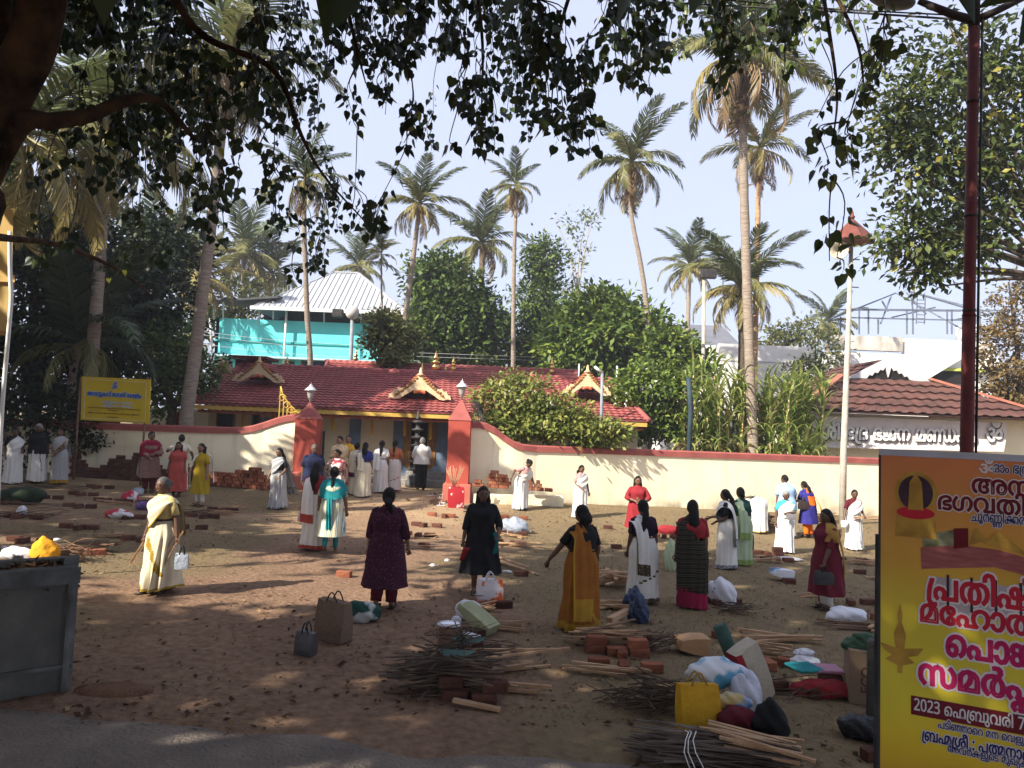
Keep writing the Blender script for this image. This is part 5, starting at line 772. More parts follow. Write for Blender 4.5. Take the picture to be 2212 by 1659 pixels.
for (u, vs, vt, Y, lb) in ((668, 905, 870, 22.9, 'red gate pillar with pointed cap, the left one, beside the blue shirted man'), (995, 908, 863, 22.6, 'red gate pillar with pointed cap, the right one, with a red bag at its foot')):
    p = P(u, vs, Y); g = float(gz(p.x, Y)); o = empty('gate_pillar', (p.x, Y, g), label=lb, cat='pillar', group='gate pillars'); h = p.z - g; hw = .335
    MB().box((0, 0, h / 2 + .1), (2 * hw, 2 * hw, h - .2), bev=.012).build('shaft', REDP, o)
    MB().box((0, 0, .18), (2 * hw + .16, 2 * hw + .16, .66), bev=.015).build('plinth', M('faded_red', (.5, .16, .11), (.4, .12, .09), scale=2), o)
    t = P(u, vt, Y).z - g; e = hw + .02
    MB().add([(-e, -e, h), (e, -e, h), (e, e, h), (-e, e, h), (0, 0, t + .04)], [(0, 1, 4), (1, 2, 4), (2, 3, 4), (3, 0, 4), (3, 2, 1, 0)]).build('cap', COPE, o)
    l = empty('pillar_lamp', (p.x, Y, g + t - .02), label='white garden lamp on top of the %s gate pillar' % ('left' if u < 800 else 'right'), cat='lamp', group='lamps on the gate pillars')
    MB().lathe([(.03, 0), (.03, .12), (.06, .14), (.09, .22), (.12, .36), (.13, .4)], 12).build('lantern', M('lamp_glass', (.4, .38, .36), (.3, .28, .27), rough=.3, spec=.5), l)
    MB().lathe([(.2, .4), (.17, .43), (.1, .5), (.06, .53), (.05, .57), (.015, .6), (.005, .66)], 12).build('lamp_cap', M('white_metal', (.7, .7, .72), (.6, .6, .62), rough=.35, metal=.3), l)
def gate_leaf(label, u0, u1, Y, vt, vlow, mat, flip):
    a, b = P(u0, 1000, Y), P(u1, 1000, Y); g = float(gz(a.x, Y)); o = empty('gate_leaf', (a.x, Y, g), label=label, cat='gate'); wd = b.x - a.x; ht = P(u0, vt, Y).z - g; hl = P(u1, vlow, Y).z - g
    if flip: ht, hl = hl, ht
    mb = MB()
    for i in range(7):
        x = wd * i / 6; t = i / 6; top = ht + (hl - ht) * (t ** .6 if not flip else t ** 1.6)
        mb.bar((x, 0, .1), (x, 0, top), .03)
    for z in (.14, .9, 1.5): mb.bar((0, 0, z), (wd, 0, z), .035)
    mb.build('bars', mat, o)
    mb = MB()
    for i in range(5):
        t = (i + .5) / 5; top = ht + (hl - ht) * (t ** .6 if not flip else t ** 1.6); c = Vector((wd * t, -.01, top - .14)); r = .13
        mb.tube([c + Vector((math.cos(q) * r * (1 - q / 11), 0, math.sin(q) * r * (1 - q / 11))) for q in np.linspace(0, 8, 18)], .018, 5)
    mb.tube([Vector((wd * t, 0, ht + (hl - ht) * (t ** .6 if not flip else t ** 1.6))) for t in np.linspace(0, 1, 12)], .028, 5)
    mb.build('scrollwork', mat, o)
gate_leaf('gold scrolled gate leaf standing behind the wall left of the left pillar', 597, 648, 23.4, 834, 900, GOLD, False)
gate_leaf('black scrolled gate leaf standing behind the wall right of the right pillar', 1018, 1042, 23.3, 905, 866, BLK, True)
MB().box((P(698, 980, 23.2).x, 23.15, 1.15), (.07, .07, 2.0)).build('gate_post', BLK, label='dark slim gate post beside the left pillar, inside the gateway', cat='post')

# --- the temple
T0 = Vector((P(905, 900, 27).x, 27.2, float(gz(-3, 27)))); temple = empty('temple', T0, label='low cream temple with a long red tiled roof and carved gable crests', cat='temple')
def tp(u, v, Y): return P(u, v, Y) - T0
gx0, gx1 = P(418, 950, 27.2).x - T0.x + .5, P(1395, 950, 27.2).x - T0.x - .3; zE = tp(900, 889, 26.2).z
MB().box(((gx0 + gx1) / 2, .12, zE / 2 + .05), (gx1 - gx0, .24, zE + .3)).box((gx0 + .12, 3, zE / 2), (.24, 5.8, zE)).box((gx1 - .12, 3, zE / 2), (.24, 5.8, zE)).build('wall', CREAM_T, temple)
MB().box(((gx0 + gx1) / 2, -.15, .12), (gx1 - gx0 + .5, .9, .36), bev=.02).build('plinth', GREYST, temple)
eL, eR = tp(415, 869, 26.0), tp(1402, 909, 26.0); eL.z = eR.z = (eL.z + eR.z) / 2; rL, rR = tp(520, 790, 30.5), tp(1316, 821, 30.5); rL.z = rR.z = (rL.z + rR.z) / 2
slope(eL, eR, rR, rL, 17, 'roof', TILE, temple)
bL, bR = Vector((eL.x, 9.0, eL.z)), Vector((eR.x, 9.0, eR.z))
slope(bL, eL, rL, rL + Vector((0, .02, 0)), 17, 'roof_side', TILE, temple); slope(eR, bR, rR + Vector((0, .02, 0)), rR, 17, 'roof_side', TILE, temple)
mb = MB(); mb.tube([rL, rR], .1, 8); mb.tube([eL, rL], .1, 8); mb.tube([eR, rR], .1, 8)
for i in range(44): mb.ball(rL.lerp(rR, i / 43) + Vector((0, 0, .03)), (.2, .12, .11), 8, k=4)
mb.build('ridge_tiles', TILE, temple)
MB().box(((eL.x + eR.x) / 2, eL.y + .08, eL.z - .15), (eR.x - eL.x - .1, .06, .14)).build('fascia', YEL, temple)
mb = MB(); mb.box(((eL.x + eR.x) / 2, eL.y + .2, eL.z - .29), (eR.x - eL.x - .3, .1, .1))
for i in range(64):
    x = eL.x + .3 + (eR.x - eL.x - .6) * i / 63; mb.bar((x, eL.y + .12, eL.z - .25), (x, 0, eL.z + .28), .07, .09)
mb.build('rafters', M('rafter_red', (.3, .075, .04), (.2, .05, .03), scale=5), temple)
# upper roof behind
uL, uR, qL, qR = tp(694, 815, 31.2), tp(1252, 836, 31.2), tp(708, 782, 33.5), tp(1245, 803, 33.5); uL.z = uR.z = min(uL.z, uR.z); qL.z = qR.z = (qL.z + qR.z) / 2
slope(uL, uR, qR, qL, 8, 'upper_roof', TILE, temple)
mb = MB(); mb.tube([qL, qR], .1, 8)
for i in range(40): mb.ball(qL.lerp(qR, i / 39) + Vector((0, 0, .03)), (.18, .11, .1), 8, k=4)
mb.tube([uL, qL], .09, 8); mb.tube([uR, qR], .09, 8); mb.build('ridge_tiles', TILE, temple)
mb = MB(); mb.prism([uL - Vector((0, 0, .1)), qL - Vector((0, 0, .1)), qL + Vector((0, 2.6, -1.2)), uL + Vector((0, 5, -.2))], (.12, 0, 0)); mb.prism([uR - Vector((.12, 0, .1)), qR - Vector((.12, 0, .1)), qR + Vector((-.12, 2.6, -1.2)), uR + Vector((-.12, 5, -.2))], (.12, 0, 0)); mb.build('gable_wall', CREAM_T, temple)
# small dark turret roof and wing at the left end of the ridge
a, b = tp(508, 771, 31), tp(590, 775, 31)
MB().box(((a.x + b.x) / 2, a.y, a.z - .05), (b.x - a.x, 1.6, .14), bev=.02).box(((a.x + b.x) / 2, a.y, a.z - .38), ((b.x - a.x) * .72, 1.1, .62)).build('turret', M('turret_maroon', (.12, .03, .035), (.09, .025, .03), scale=4), temple)
a, b, c, d = tp(452, 822, 30.6), tp(506, 812, 30.6), tp(500, 780, 31.8), tp(478, 779, 31.8); slope(a, b, c, d, 6, 'wing_roof', TILE, temple)
mb = MB(); mb.bar(tp(452, 822, 30.5), tp(478, 776, 31.7), .1, .12); mb.bar(tp(474, 777, 31.6), tp(502, 800, 30.5), .05, .2); mb.build('wing_bargeboard', ORN, temple)
# pilasters, door, windows, garlands
def frontbox(mb, u0, v0, u1, v1, Y, d=.1, mi=0):
    a, b = tp(u0, v0, Y), tp(u1, v1, Y); mb.box(((a.x + b.x) / 2, a.y + d / 2, (a.z + b.z) / 2), (abs(b.x - a.x), d, abs(a.z - b.z)), mi=mi); return mb
for u in (574, 669, 764, 859, 954):
    mb = MB(); frontbox(mb, u - 8, 902, u + 8, 1060, 27.12, .12); a = tp(u - 8, 1000, 27.06); y = a.y - .02; x = tp(u, 1000, 27.06).x; z1 = tp(u, 990, 27.06).z; z2 = tp(u, 1012, 27.06).z; z0 = -.1
    mb.prism([(x - .14, y, z1), (x - .2, y, z2 + .12), (x - .52, y, z2 - .12), (x - .52, y, z0), (x + .52, y, z0), (x + .52, y, z2 - .12), (x + .2, y, z2 + .12), (x + .14, y, z1)], (0, .14, 0))
    mb.build('pilaster', BLUE, temple)
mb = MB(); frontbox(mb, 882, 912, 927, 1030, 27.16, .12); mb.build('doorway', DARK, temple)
mb = MB(); frontbox(mb, 873, 903, 884, 1026, 27.1, .2); frontbox(mb, 925, 904, 938, 1026, 27.1, .2); frontbox(mb, 870, 900, 941, 912, 27.08, .22); mb.build('door_frame', WOODD, temple)
for u0, u1, v0, v1 in ((468, 505, 890, 925), (545, 560, 892, 922)):
    f = frontbox(MB(), u0, v0, u1, v1, 27.1, .12).build('window', WOODD, temple); frontbox(MB(), u0 + 3, v0 + 3, u1 - 3, v1 - 3, 27.07, .1).build('pane', DARK, f)
for k, (u, v0, v1) in enumerate([(526, 888, 918), (590, 888, 920), (720, 894, 928), (804, 899, 936), (874, 902, 940), (930, 903, 948), (1030, 905, 945), (640, 890, 925)]):
    mb = MB(); a, b = P(u, v0, 26.7), P(u, v1, 26.7); m = 16
    for i in range(m): mb.ball(a.lerp(b, i / (m - 1)) + Vector((.012 * math.sin(i * 2), 0, 0)), (.055, .055, .045), 6, k=4)
    mb.build('garland', MARIY if k in (5, 2) else MARI, label='marigold garland hanging from the temple eave %s' % ['by the left window', 'left of the gate', 'seen over the man in the gateway', 'between two blue pilasters', 'left of the doorway', 'right of the doorway', 'behind the right gate pillar', 'above the left wall curve'][k], cat='garland', group='marigold garlands on the temple')
# carved gable crests on the roof
def crest(u, vtop, vlow, wpx, Y, k=1.):
    """bargeboards sweeping down from a pointed finial, with a little tiled roof behind"""
    c = tp(u, vlow, Y); h = tp(u, vtop, Y).z - c.z; wv = wpx * Y / FPX / 2; o = empty('gable_crest', (0, 0, 0)); o.parent = temple; o.location = c; 
    out = [(0, .80), (.1, .72), (.2, .6), (.36, .47), (.52, .37), (.62, .34), (.7, .36), (.76, .27), (.84, .29), (.9, .17), (.97, .15), (1, .02), (.9, .04), (.76, .0), (.62, .02), (.48, .12), (.34, .2), (.2, .29), (.09, .27), (0, .2)]
    pts = [(x * wv, 0, z * h) for x, z in out] + [(-x * wv, 0, z * h) for x, z in out[-2:0:-1]]
    MB().prism(pts, (0, .1, 0)).build('bargeboard', ORN, o)
    mb = MB(); mb.lathe([(.1 * k, .74 * h), (.13 * k, .78 * h), (.06 * k, .82 * h), (.05 * k, .92 * h), (.02 * k, 1.0 * h)], 8, (0, .05, 0)); 
    mb.build('spike', ORN, o)
    for s in (-1, 1):
        mb = MB()
        for i in range(9):
            t = i / 8; x = .12 + .6 * t; z = .64 - .5 * t ** .9 + .05; mb.ball((s * x * wv, -.012, (z - .03 + .018 * math.sin(i * 3)) * h), (.062 * k, .02, .04 * k), 6, k=4)
        for i in range(5): t = i / 4; mb.tube([(s * (.2 + .5 * t) * wv, -.01, (.50 - .38 * t) * h), (s * (.26 + .5 * t) * wv, -.015, (.52 - .40 * t) * h), (s * (.3 + .5 * t) * wv, -.01, (.44 - .38 * t) * h)], .016 * k, 4)
        mb.build('vine_carving', ORNB, o)
    mb = MB()
    for i in range(-3, 4): mb.ball((i * .05 * wv, -.02, (.26 - .012 * abs(i)) * h), (.05 * k, .03, .06 * k), 6, k=4)
    mb.build('red_carving', ORNR, o)
    for s in (-1, 1):
        mb = MB()
        for i in range(7): t = i / 6; mb.ball((s * (.06 + .36 * t) * wv, .03, (.79 - .36 * t) * h), (.045 * k, .03, .045 * k), 6, k=4)
        mb.build('red_carving', ORNR, o)
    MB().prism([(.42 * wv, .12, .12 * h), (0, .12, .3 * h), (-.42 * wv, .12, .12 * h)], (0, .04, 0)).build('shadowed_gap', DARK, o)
    for s in (-1, 1):
        ap = Vector((0, .1, .76 * h)); lo = Vector((s * .82 * wv, .1, .2 * h)); bk = Vector((0, .76 * h / .40, .76 * h)); bl = Vector((s * .82 * wv, .1 + .2 * h / .4, .2 * h))
        slope(lo if s < 0 else bl, bl if s < 0 else lo, bk if s < 0 else ap, ap if s < 0 else bk, 5, 'crest_roof', TILE, o)
crest(557, 768, 826, 113, 27.6); crest(906, 794, 863, 136, 26.9, 1.1); crest(1268, 788, 854, 104, 27.3)
# brass finials along the ridges
for u, vb, vt, Y, k, lb in [(620, 787, 768, 31, .8, 'small brass finial on the ridge left of the upper roof'), (941, 788, 755, 32.6, 1.5, 'largest brass finial on the ridge above the middle crest'), (979, 792, 768, 33, 1., 'brass finial just right of the largest one'), (911, 806, 782, 30.5, .8, 'dark brass finial just behind the middle crest'), (962, 806, 786, 30.8, .6, 'thin little finial below the ridge, right of the largest one'), (1192, 798, 770, 33, .9, 'thin brass finial toward the right end of the upper ridge'), (768, 780, 752, 34, 1., 'brass finial under the round white lamp')]:
    a, b = P(u, vb + 2, Y), P(u, vt, Y); h = b.z - a.z
    MB().lathe([(.13 * k, -.15), (.13 * k, 0), (.05 * k, .05 * h), (.12 * k, .14 * h), (.15 * k, .22 * h), (.05 * k, .32 * h), (.1 * k, .42 * h), (.11 * k, .5 * h), (.035 * k, .6 * h), (.06 * k, .7 * h), (.02 * k, .8 * h), (.006, h)], 10).build('roof_finial', BRASS, loc=a, label=lb, cat='finial', group='brass finials on the temple ridge')
# stone lamp pillar before the door
p = P(897, 1040, 25.6); p.z = float(gz(p.x, 25.6)); o = empty('stone_lamp_tower', p, label='black tiered stone lamp tower in front of the temple door', cat='lamp tower'); H = P(892, 893, 25.6).z - p.z
prof = [(.34, 0), (.34, .22), (.27, .24), (.27, .38), (.18, .42)]
z = .42
while z < H - .35:
    f = 1 - .45 * z / H; prof += [(.10 * f, z + .05), (.12 * f, z + .13), (.26 * f, z + .16), (.31 * f, z + .19), (.31 * f, z + .225), (.13 * f, z + .25)]; z += .27
MB().lathe(prof, 14).build('tiers', STONE, o)
MB().lathe([(.05, z), (.09, z + .07), (.04, z + .14), (.05, z + .2), (.01, H + .1)], 10).build('finial', STONE, o)
mb = MB(); mb.box((p.x + .1, 26.2, float(gz(-3, 26)) + .1), (1.9, .5, .26), bev=.02); mb.box((p.x + .3, 26.55, float(gz(-3, 26)) + .24), (1.5, .4, .5), bev=.02); mb.build('stone_steps', GREYST, label='worn grey stone steps below the temple door', cat='steps')
MB().box((P(330, 880, 29.5).x + .9, 29.6, 1.4), (3.3, .25, 2.6)).build('outbuilding_wall', CREAM, label='cream outbuilding wall left of the temple, behind the tall palm', cat='wall')
MB().box((P(384, 880, 29.2).x, 29.35, 1.4), (.42, .3, 2.3)).build('maroon_door', M('maroon_panel', (.2, .05, .045), (.16, .04, .036), scale=4), label='maroon panel in the cream outbuilding wall by the palm foot', cat='door')

# --- turquoise house behind
TQ = M('turquoise_paint', (.13, .66, .68), (.11, .6, .62), scale=.8, rough=.75, spec=.3, bump=.1, bscale=20)
TQL = M('pale_slab', (.42, .62, .66), (.36, .55, .6), scale=1); MET = M('grey_sheet', (.40, .41, .43), (.32, .33, .36), scale=.7, rough=.55, spec=.5, stretch=(3, .3, .3)); METD = M('dark_sheet', (.06, .065, .07), (.09, .09, .1), scale=1)
H0 = P(640, 900, 45); H0.z = float(gz(H0.x, 45)); house = empty('turquoise_house', H0, label='turquoise two storey house with grey sheet hip roof behind the palms', cat='house')
def hp_(u, v, Y): return P(u, v, Y) - H0
def hbox(mb, u0, v0, u1, v1, Y, d, mi=0):
    a, b = hp_(u0, (v0), Y), hp_(u1, v1, Y); mb.box(((a.x + b.x) / 2, a.y + d / 2, (a.z + b.z) / 2), (abs(b.x - a.x), d, abs(a.z - b.z)), mi=mi); return mb
xl, xr = hp_(467, 700, 45).x, hp_(905, 700, 45).x; zt = hp_(650, 694, 45).z; zs = hp_(650, 776, 45).z; zb = hp_(650, 742, 45).z
MB().box(((xl + xr) / 2, 3.5, zs / 2), (xr - xl, 7, zs)).box(((xl + xr) / 2, .1, (zs + zt) / 2), (xr - xl, .2, zt - zs)).box((xl + .1, 3.5, (zs + zt) / 2), (.2, 7, zt - zs)).build('wall', TQ, house)
MB().box(((xl + xr) / 2, -.3, zs), (xr - xl + 1.4, .9, .12)).build('sunshade', TQL, house)
MB().box(((xl + xr) / 2, -.03, zb), (xr - xl, .12, .1)).build('band', M('turquoise_dark', (.06, .4, .4), scale=2), house)
MB().box(((xl + xr) / 2 + .5, 4.2, zt + .9), (xr - xl - 2, .2, 2.0)).build('loft_wall', M('loft_boards', (.035, .035, .04), (.055, .055, .06), scale=2, stretch=(6, 1, .4)), house)
WFR = M('maroon_frame', (.16, .07, .06), (.12, .05, .045), scale=4); PANE = M('blue_pane', (.03, .045, .10), (.05, .07, .14), scale=2, rough=.2, spec=.6)
for u0, v0, u1, v1, np_ in ((475, 775, 493, 835, 1), (551, 777, 568, 835, 1), (611, 780, 634, 797, 2), (651, 779, 711, 818, 4), (772, 783, 794, 800, 1)):
    f = hbox(MB(), u0, v0, u1, v1, 44.94, .12).build('window', WFR, house)
    for k in range(np_):
        x0 = u0 + 2 + (u1 - u0 - 2) * k / np_; x1 = u0 + (u1 - u0 - 2) * (k + 1) / np_; hbox(MB(), x0 + .6, v0 + 2, x1, v1 - 2, 44.9, .1).build('pane', PANE, f)
for ua, va, ub, vb in ((454, 688, 462, 830), (619, 672, 610, 830), (763, 700, 759, 800)): MB().tube([hp_(ua, va, 44.6), hp_(ub, vb, 44.6)], .07, 8).build('downpipe', WHITE, house)
a, b = hp_(541, 663, 44), hp_(885, 679, 44); a.z = b.z = (a.z + b.z) / 2; c, d = hp_(774, 590, 48.5), hp_(724, 588, 48.5); c.z = d.z = (c.z + d.z) / 2
def sheet(pts, name, mat, parent, ribs=.32):
    a, b, c, d = map(Vector, pts); n = (b - a).cross(d - a).normalized(); n = n if n.z > 0 else -n; mb = MB(); mb.prism([a, b, c, d], -n * .06)
    L = (b - a).length; ex = (b - a).normalized(); up = ((d + c) / 2 - (a + b) / 2); up = (up - ex * up.dot(ex)); k = int(L / ribs)
    for i in range(1, k):
        p = a + ex * (L * i / k); x = L * i / k; xd, xc = (d - a).dot(ex), (c - a).dot(ex)
        t = 1 if xd <= x <= xc else (x / xd if x < xd else (L - x) / max(.01, L - xc)); mb.bar(p + n * .02, p + up * t * .995 + n * .02, .05, .05)
    return mb.build(name, mat, parent)
sheet((a, b, c, d), 'roof', MET, house); ar, br = a + Vector((0, 9.5, 0)), b + Vector((0, 9.5, 0)); sheet((b, br, c + Vector((.02, .1, 0)), c), 'roof_side', MET, house); sheet((ar, a, d, d + Vector((-.02, .1, 0))), 'roof_side', MET, house)
MB().bar(a, b, .14, .2).build('gutter', WHITE, house)
MB().bar(d, c, .3, .1).bar(a, d, .12, .1).bar(b, c, .2, .1).build('ridge_cap', MET, house)
a, b = hp_(450, 648, 44.3), hp_(600, 639, 44.3); MB().prism([a, b, b + Vector((0, 6, .6)), a + Vector((0, 6, .6))], (0, 0, -.12)).build('shed_roof', METD, house)
mb = MB()
for u in (462, 482, 590): mb.bar(hp_(u, 652, 44.4), hp_(u, 690, 44.9), .1)
for u in (560, 618, 700, 780, 850): mb.bar(hp_(u, 668, 44.4), hp_(u, 700, 44.9), .09)
mb.build('roof_post', M('pale_post', (.4, .5, .52), scale=2), house)

# --- the hall on the right with its cloth banner
K0 = P(1960, 1000, 31); K0.z = float(gz(K0.x, 31)); hall = empty('prayer_hall', K0, label='low cream hall with weathered red sheet roof at right, behind the wall', cat='hall')
def kp(u, v, Y): return P(u, v, Y) - K0
a, b = kp(1748, 892, 31), kp(2260, 914, 31); zt = kp(1960, 898, 31).z
MB().box(((a.x + b.x) / 2, 3.2, zt / 2), (b.x - a.x, 6, zt)).build('wall', CREAM, hall)
MB().bar(kp(1932, 905, 30.7), kp(1930, 985, 30.7), .07).build('front_post', M('brown_post', (.12, .08, .06), scale=4), hall)
e0, e1, f1, f0 = kp(1728, 884, 29.8), kp(2300, 909, 29.8), kp(2010, 823, 33.2), kp(1818, 815, 33.2); z = (e0.z + e1.z) / 2; e0.z = e1.z = z; z = (f0.z + f1.z) / 2; f0.z = f1.z = z
slope(e0, e1, f1, f0, 5, 'roof', TILE_OLD, hall, wave=.5, step=.09, amp=.045)
bk0, bk1 = e0 + Vector((0, 9, 0)), e1 + Vector((0, 9, 0)); slope(e1, bk1, f1 + Vector((-.3, 3, 0)), f1, 5, 'roof_side', TILE_OLD, hall, wave=.5, step=.09, amp=.045); slope(bk0, e0, f0, f0 + Vector((.3, 3, 0)), 5, 'roof_side', TILE_OLD, hall, wave=.5, step=.09, amp=.045)
M('hip_cap_red', (.38, .14, .09), (.3, .1, .07), scale=3); 
for e_, f_ in ((e0, f0), (e1, f1)): MB().bar(e_ + Vector((0, 0, .08)), f_ + Vector((0, 0, .1)), .3, .1).build('hip_cap', MATS['hip_cap_red'], hall)
gL, gR, gA, gT = kp(1828, 817, 33.1), kp(2008, 824, 33.1), kp(1916, 775, 33.1), kp(1916, 770, 33.1); cx = gA.x
gl = [(gL.x, gL.z), (gA.x - .16, gA.z - .05), (gA.x - .1, gA.z + .12), (gA.x, gA.z + .3), (gA.x + .1, gA.z + .12), (gA.x + .16, gA.z - .05), (gR.x, gR.z), (gR.x - .6, gR.z - .02)]
lo = []
for i in range(17):
    t = i / 16; x = gR.x - .9 + (gL.x + .9 - gR.x + .9) * t; s = 1 - abs(2 * t - 1); lo.append((x, gL.z + .06 + s * .5 + (.07 if i % 2 else -.03) - (.42 if i == 8 else 0)))
MB().prism([(x, gL.y - .05, zz) for x, zz in gl + lo], (0, .08, 0)).build('gable_board', M('grey_white', (.55, .54, .56), (.5, .49, .5), scale=2), hall)
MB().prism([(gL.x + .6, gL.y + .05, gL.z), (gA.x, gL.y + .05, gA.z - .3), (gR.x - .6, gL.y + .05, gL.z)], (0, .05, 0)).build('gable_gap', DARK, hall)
slope(Vector((gR.x, gR.y, gR.z - .02)), Vector((gR.x, gR.y + 5, gR.z - .02)), Vector((gA.x, gR.y + 5, gA.z)), Vector((gA.x, gR.y, gA.z)), 4, 'gablet_roof', TILE_OLD, hall, wave=.5); slope(Vector((gL.x, gL.y + 5, gL.z - .02)), Vector((gL.x, gL.y, gL.z - .02)), Vector((gA.x, gL.y, gA.z)), Vector((gA.x, gL.y + 5, gA.z)), 4, 'gablet_roof', TILE_OLD, hall, wave=.5)
a, b, c, d = kp(1700, 862, 33.5), kp(1838, 850, 33.5), kp(1910, 786, 36.5), kp(1772, 812, 36.5); slope(a, b, c, d, 6, 'rear_roof', TILE_OLD, hall, wave=.45, step=.07, amp=.03)
# banner, hung on the hall's front wall
bt = [P(1753, 897, 30.55), P(2177, 912, 30.55), P(2169, 976, 30.55), P(1753, 966, 30.55)]
bo = empty('banner', bt[3], label='white cloth banner with big white black-edged letters on the hall front', cat='banner'); nx, nz = 60, 10; vs = []
for j in range(nz + 1):
    for i in range(nx + 1):
        s, t = i / nx, j / nz; q = bt[0].lerp(bt[1], s).lerp(bt[3].lerp(bt[2], s), t); q.y += .012 * math.sin(s * 40 + t * 5) + .015 * math.sin(s * 17 - t * 8) ; q.z -= .05 * math.sin(math.pi * ((s * 3) % 1)) * (1 - t) * .5; vs.append(q - bo.location)
MB().add(vs, [(j * (nx + 1) + i, j * (nx + 1) + i + 1, (j + 1) * (nx + 1) + i + 1, (j + 1) * (nx + 1) + i) for j in range(nz) for i in range(nx)], 0, True).build('cloth', M('banner_cloth', (.78, .72, .70), (.68, .63, .62), scale=1.5, rough=.9), bo)
rgt = (bt[2] - bt[3]).normalized(); upv = Vector((0, 0, 1))
def place_word(me, mat, origin, xdir, zdir, parent, lift, name='lettering'):
    n = Vector(xdir).cross(Vector(zdir)).normalized(); m = Matrix((Vector(xdir), Vector(zdir), n)).transposed().to_4x4(); m.translation = Vector(origin) + n * lift - parent.location
    me.transform(m); return link(name, me, mat, parent)
LB = M('banner_black', (.05, .045, .05), (.09, .08, .085), scale=3); LW = M('letter_white', (.8, .78, .76), scale=3)
for key, u0, u1, v in (('b1', 1765, 2108, 947), ('om', 2128, 2165, 958)):
    a, b = P(u0, v, 30.5), P(u1, v + (u1 - u0) * .035, 30.5); wd = (b - a).length; h = .64 if key == 'b1' else .75
    me, _ = word_mesh(key, h, .046, wd); place_word(me, LB, a + Vector((.03, 0, -.03)), rgt, upv, bo, .03, 'letter_outline')
    me, _ = word_mesh(key, h, .024, wd); place_word(me, LW, a, rgt, upv, bo, .05)

# --- white house with the bare roof truss, white block, grey roof
STAINW = M('stained_white', (.80, .78, .76), (.74, .72, .70), scale=.8, rough=.85); STAIND = M('mildewed_white', (.62, .58, .52), (.2, .18, .16), scale=1.1, rough=.9, stretch=(1, 1, .5), lo=.42, hi=.7)
W0 = P(1960, 900, 45); W0.z = float(gz(20, 45)); wh = empty('white_house', W0, label='white flat roofed house behind the hall with a mildewed parapet', cat='house')
def wp(u, v, Y): return P(u, v, Y) - W0
a, b = wp(1815, 760, 45), wp(2160, 770, 45); MB().box(((a.x + b.x) / 2, 4, (a.z) / 2), (b.x - a.x, 8, a.z)).build('wall', STAINW, wh)
a, b = wp(1809, 722, 44.6), wp(1957, 727, 44.6); zlo = wp(1880, 755, 44.6).z; zc = (a.z + b.z) / 2; MB().box(((a.x + b.x) / 2, .2, (zc + zlo) / 2), (b.x - a.x, .5, zc - zlo)).build('parapet', STAIND, wh)
a, b = wp(1957, 731, 45), wp(2152, 736, 45); z0 = wp(1957, 775, 45).z; MB().box(((a.x + b.x) / 2, .3, (a.z + z0) / 2), (b.x - a.x, .4, a.z - z0)).build('parapet', STAINW, wh)
a, b, c, d = wp(2078, 738, 44.3), wp(2078, 775, 44.3), wp(2000, 822, 44.3), wp(1990, 818, 44.3); MB().prism([a, b, c, d], (0, .9, 0)).build('stair', STAINW, wh)
a, b = wp(2015, 800, 44.9), wp(2085, 830, 44.9); MB().box(((a.x + b.x) / 2, a.y, (a.z + b.z) / 2), (b.x - a.x, .3, a.z - b.z)).build('porch_opening', DARK, wh); MB().bar(wp(2010, 797, 44.7), wp(2140, 801, 44.7), .3, .18).build('porch_lintel', M('lime_paint', (.55, .6, .12), scale=2), wh)
TR = M('grey_steel', (.16, .18, .23), (.12, .14, .18), scale=3, rough=.5); to = empty('roof_truss', W0 + wp(1960, 735, 46), label='bare grey steel roof frame standing on the white house', cat='roof frame')
def tq(u, v, Y): return P(u, v, Y) - to.location
mb = MB()
for (u0, v0, y0, u1, v1, y1) in [(1788, 692, 45, 1935, 633, 49), (1935, 633, 49, 2080, 712, 45), (1975, 632, 49, 2200, 690, 47), (1965, 630, 49, 2130, 678, 51), (1802, 669, 46, 2075, 672, 46), (1850, 668, 45, 2190, 671, 45), (1832, 686, 45, 2080, 692, 45), (2060, 691, 45, 2200, 668, 49), (1958, 632, 49, 2000, 678, 45), (1925, 640, 48, 1902, 699, 46), (1905, 650, 48, 1918, 672, 47), (1925, 686, 45, 2020, 664, 49), (1968, 634, 49, 1972, 672, 49)] + [(u, 668 + (u - 1850) * .01, 45, u, 722, 45) for u in (1876, 1856, 1959, 1972, 2046, 2056)] + [(1816, 684, 46, 1815, 722, 46), (1897, 690, 45, 1897, 722, 45), (2116, 672, 45, 2118, 730, 45)]:
    mb.bar(tq(u0, v0, y0), tq(u1, v1, y1), .08)
mb.build('frame', TR, to)
mb = MB(); 
for s in (-.25, .25):
    mb.bar(tq(1990, 642, 45) + Vector((s, 0, 0)), tq(1988, 700, 45) + Vector((s, 0, 0)), .05)
for i in range(7): mb.bar(tq(1989, 648 + 8 * i, 45) - Vector((.25, 0, 0)), tq(1989, 648 + 8 * i, 45) + Vector((.25, 0, 0)), .05)
mb.build('ladder', TR, to)
MB().lathe([(.9, 0), (.9, .9), (.5, 1.05), (.2, 1.1)], 16).build('water_tank', WHITE, loc=P(2100, 737, 47), label='round white water tank on the flat roof beside the red pole', cat='tank')
a, b = P(1553, 742, 46), P(1763, 750, 46); g = float(gz(14, 46)); o = empty('white_block', ((a.x + b.x) / 2, 46, g), label='plain white flat roofed block behind the sugarcane', cat='building'); h = (a.z + b.z) / 2 - g
MB().box((0, 3, h / 2), (b.x - a.x, 6, h)).build('wall', STAINW, o); MB().box((0, -.01, h - 1.05), (b.x - a.x, .06, .06)).build('ledge', M('shade_white', (.5, .5, .5), scale=1), o)
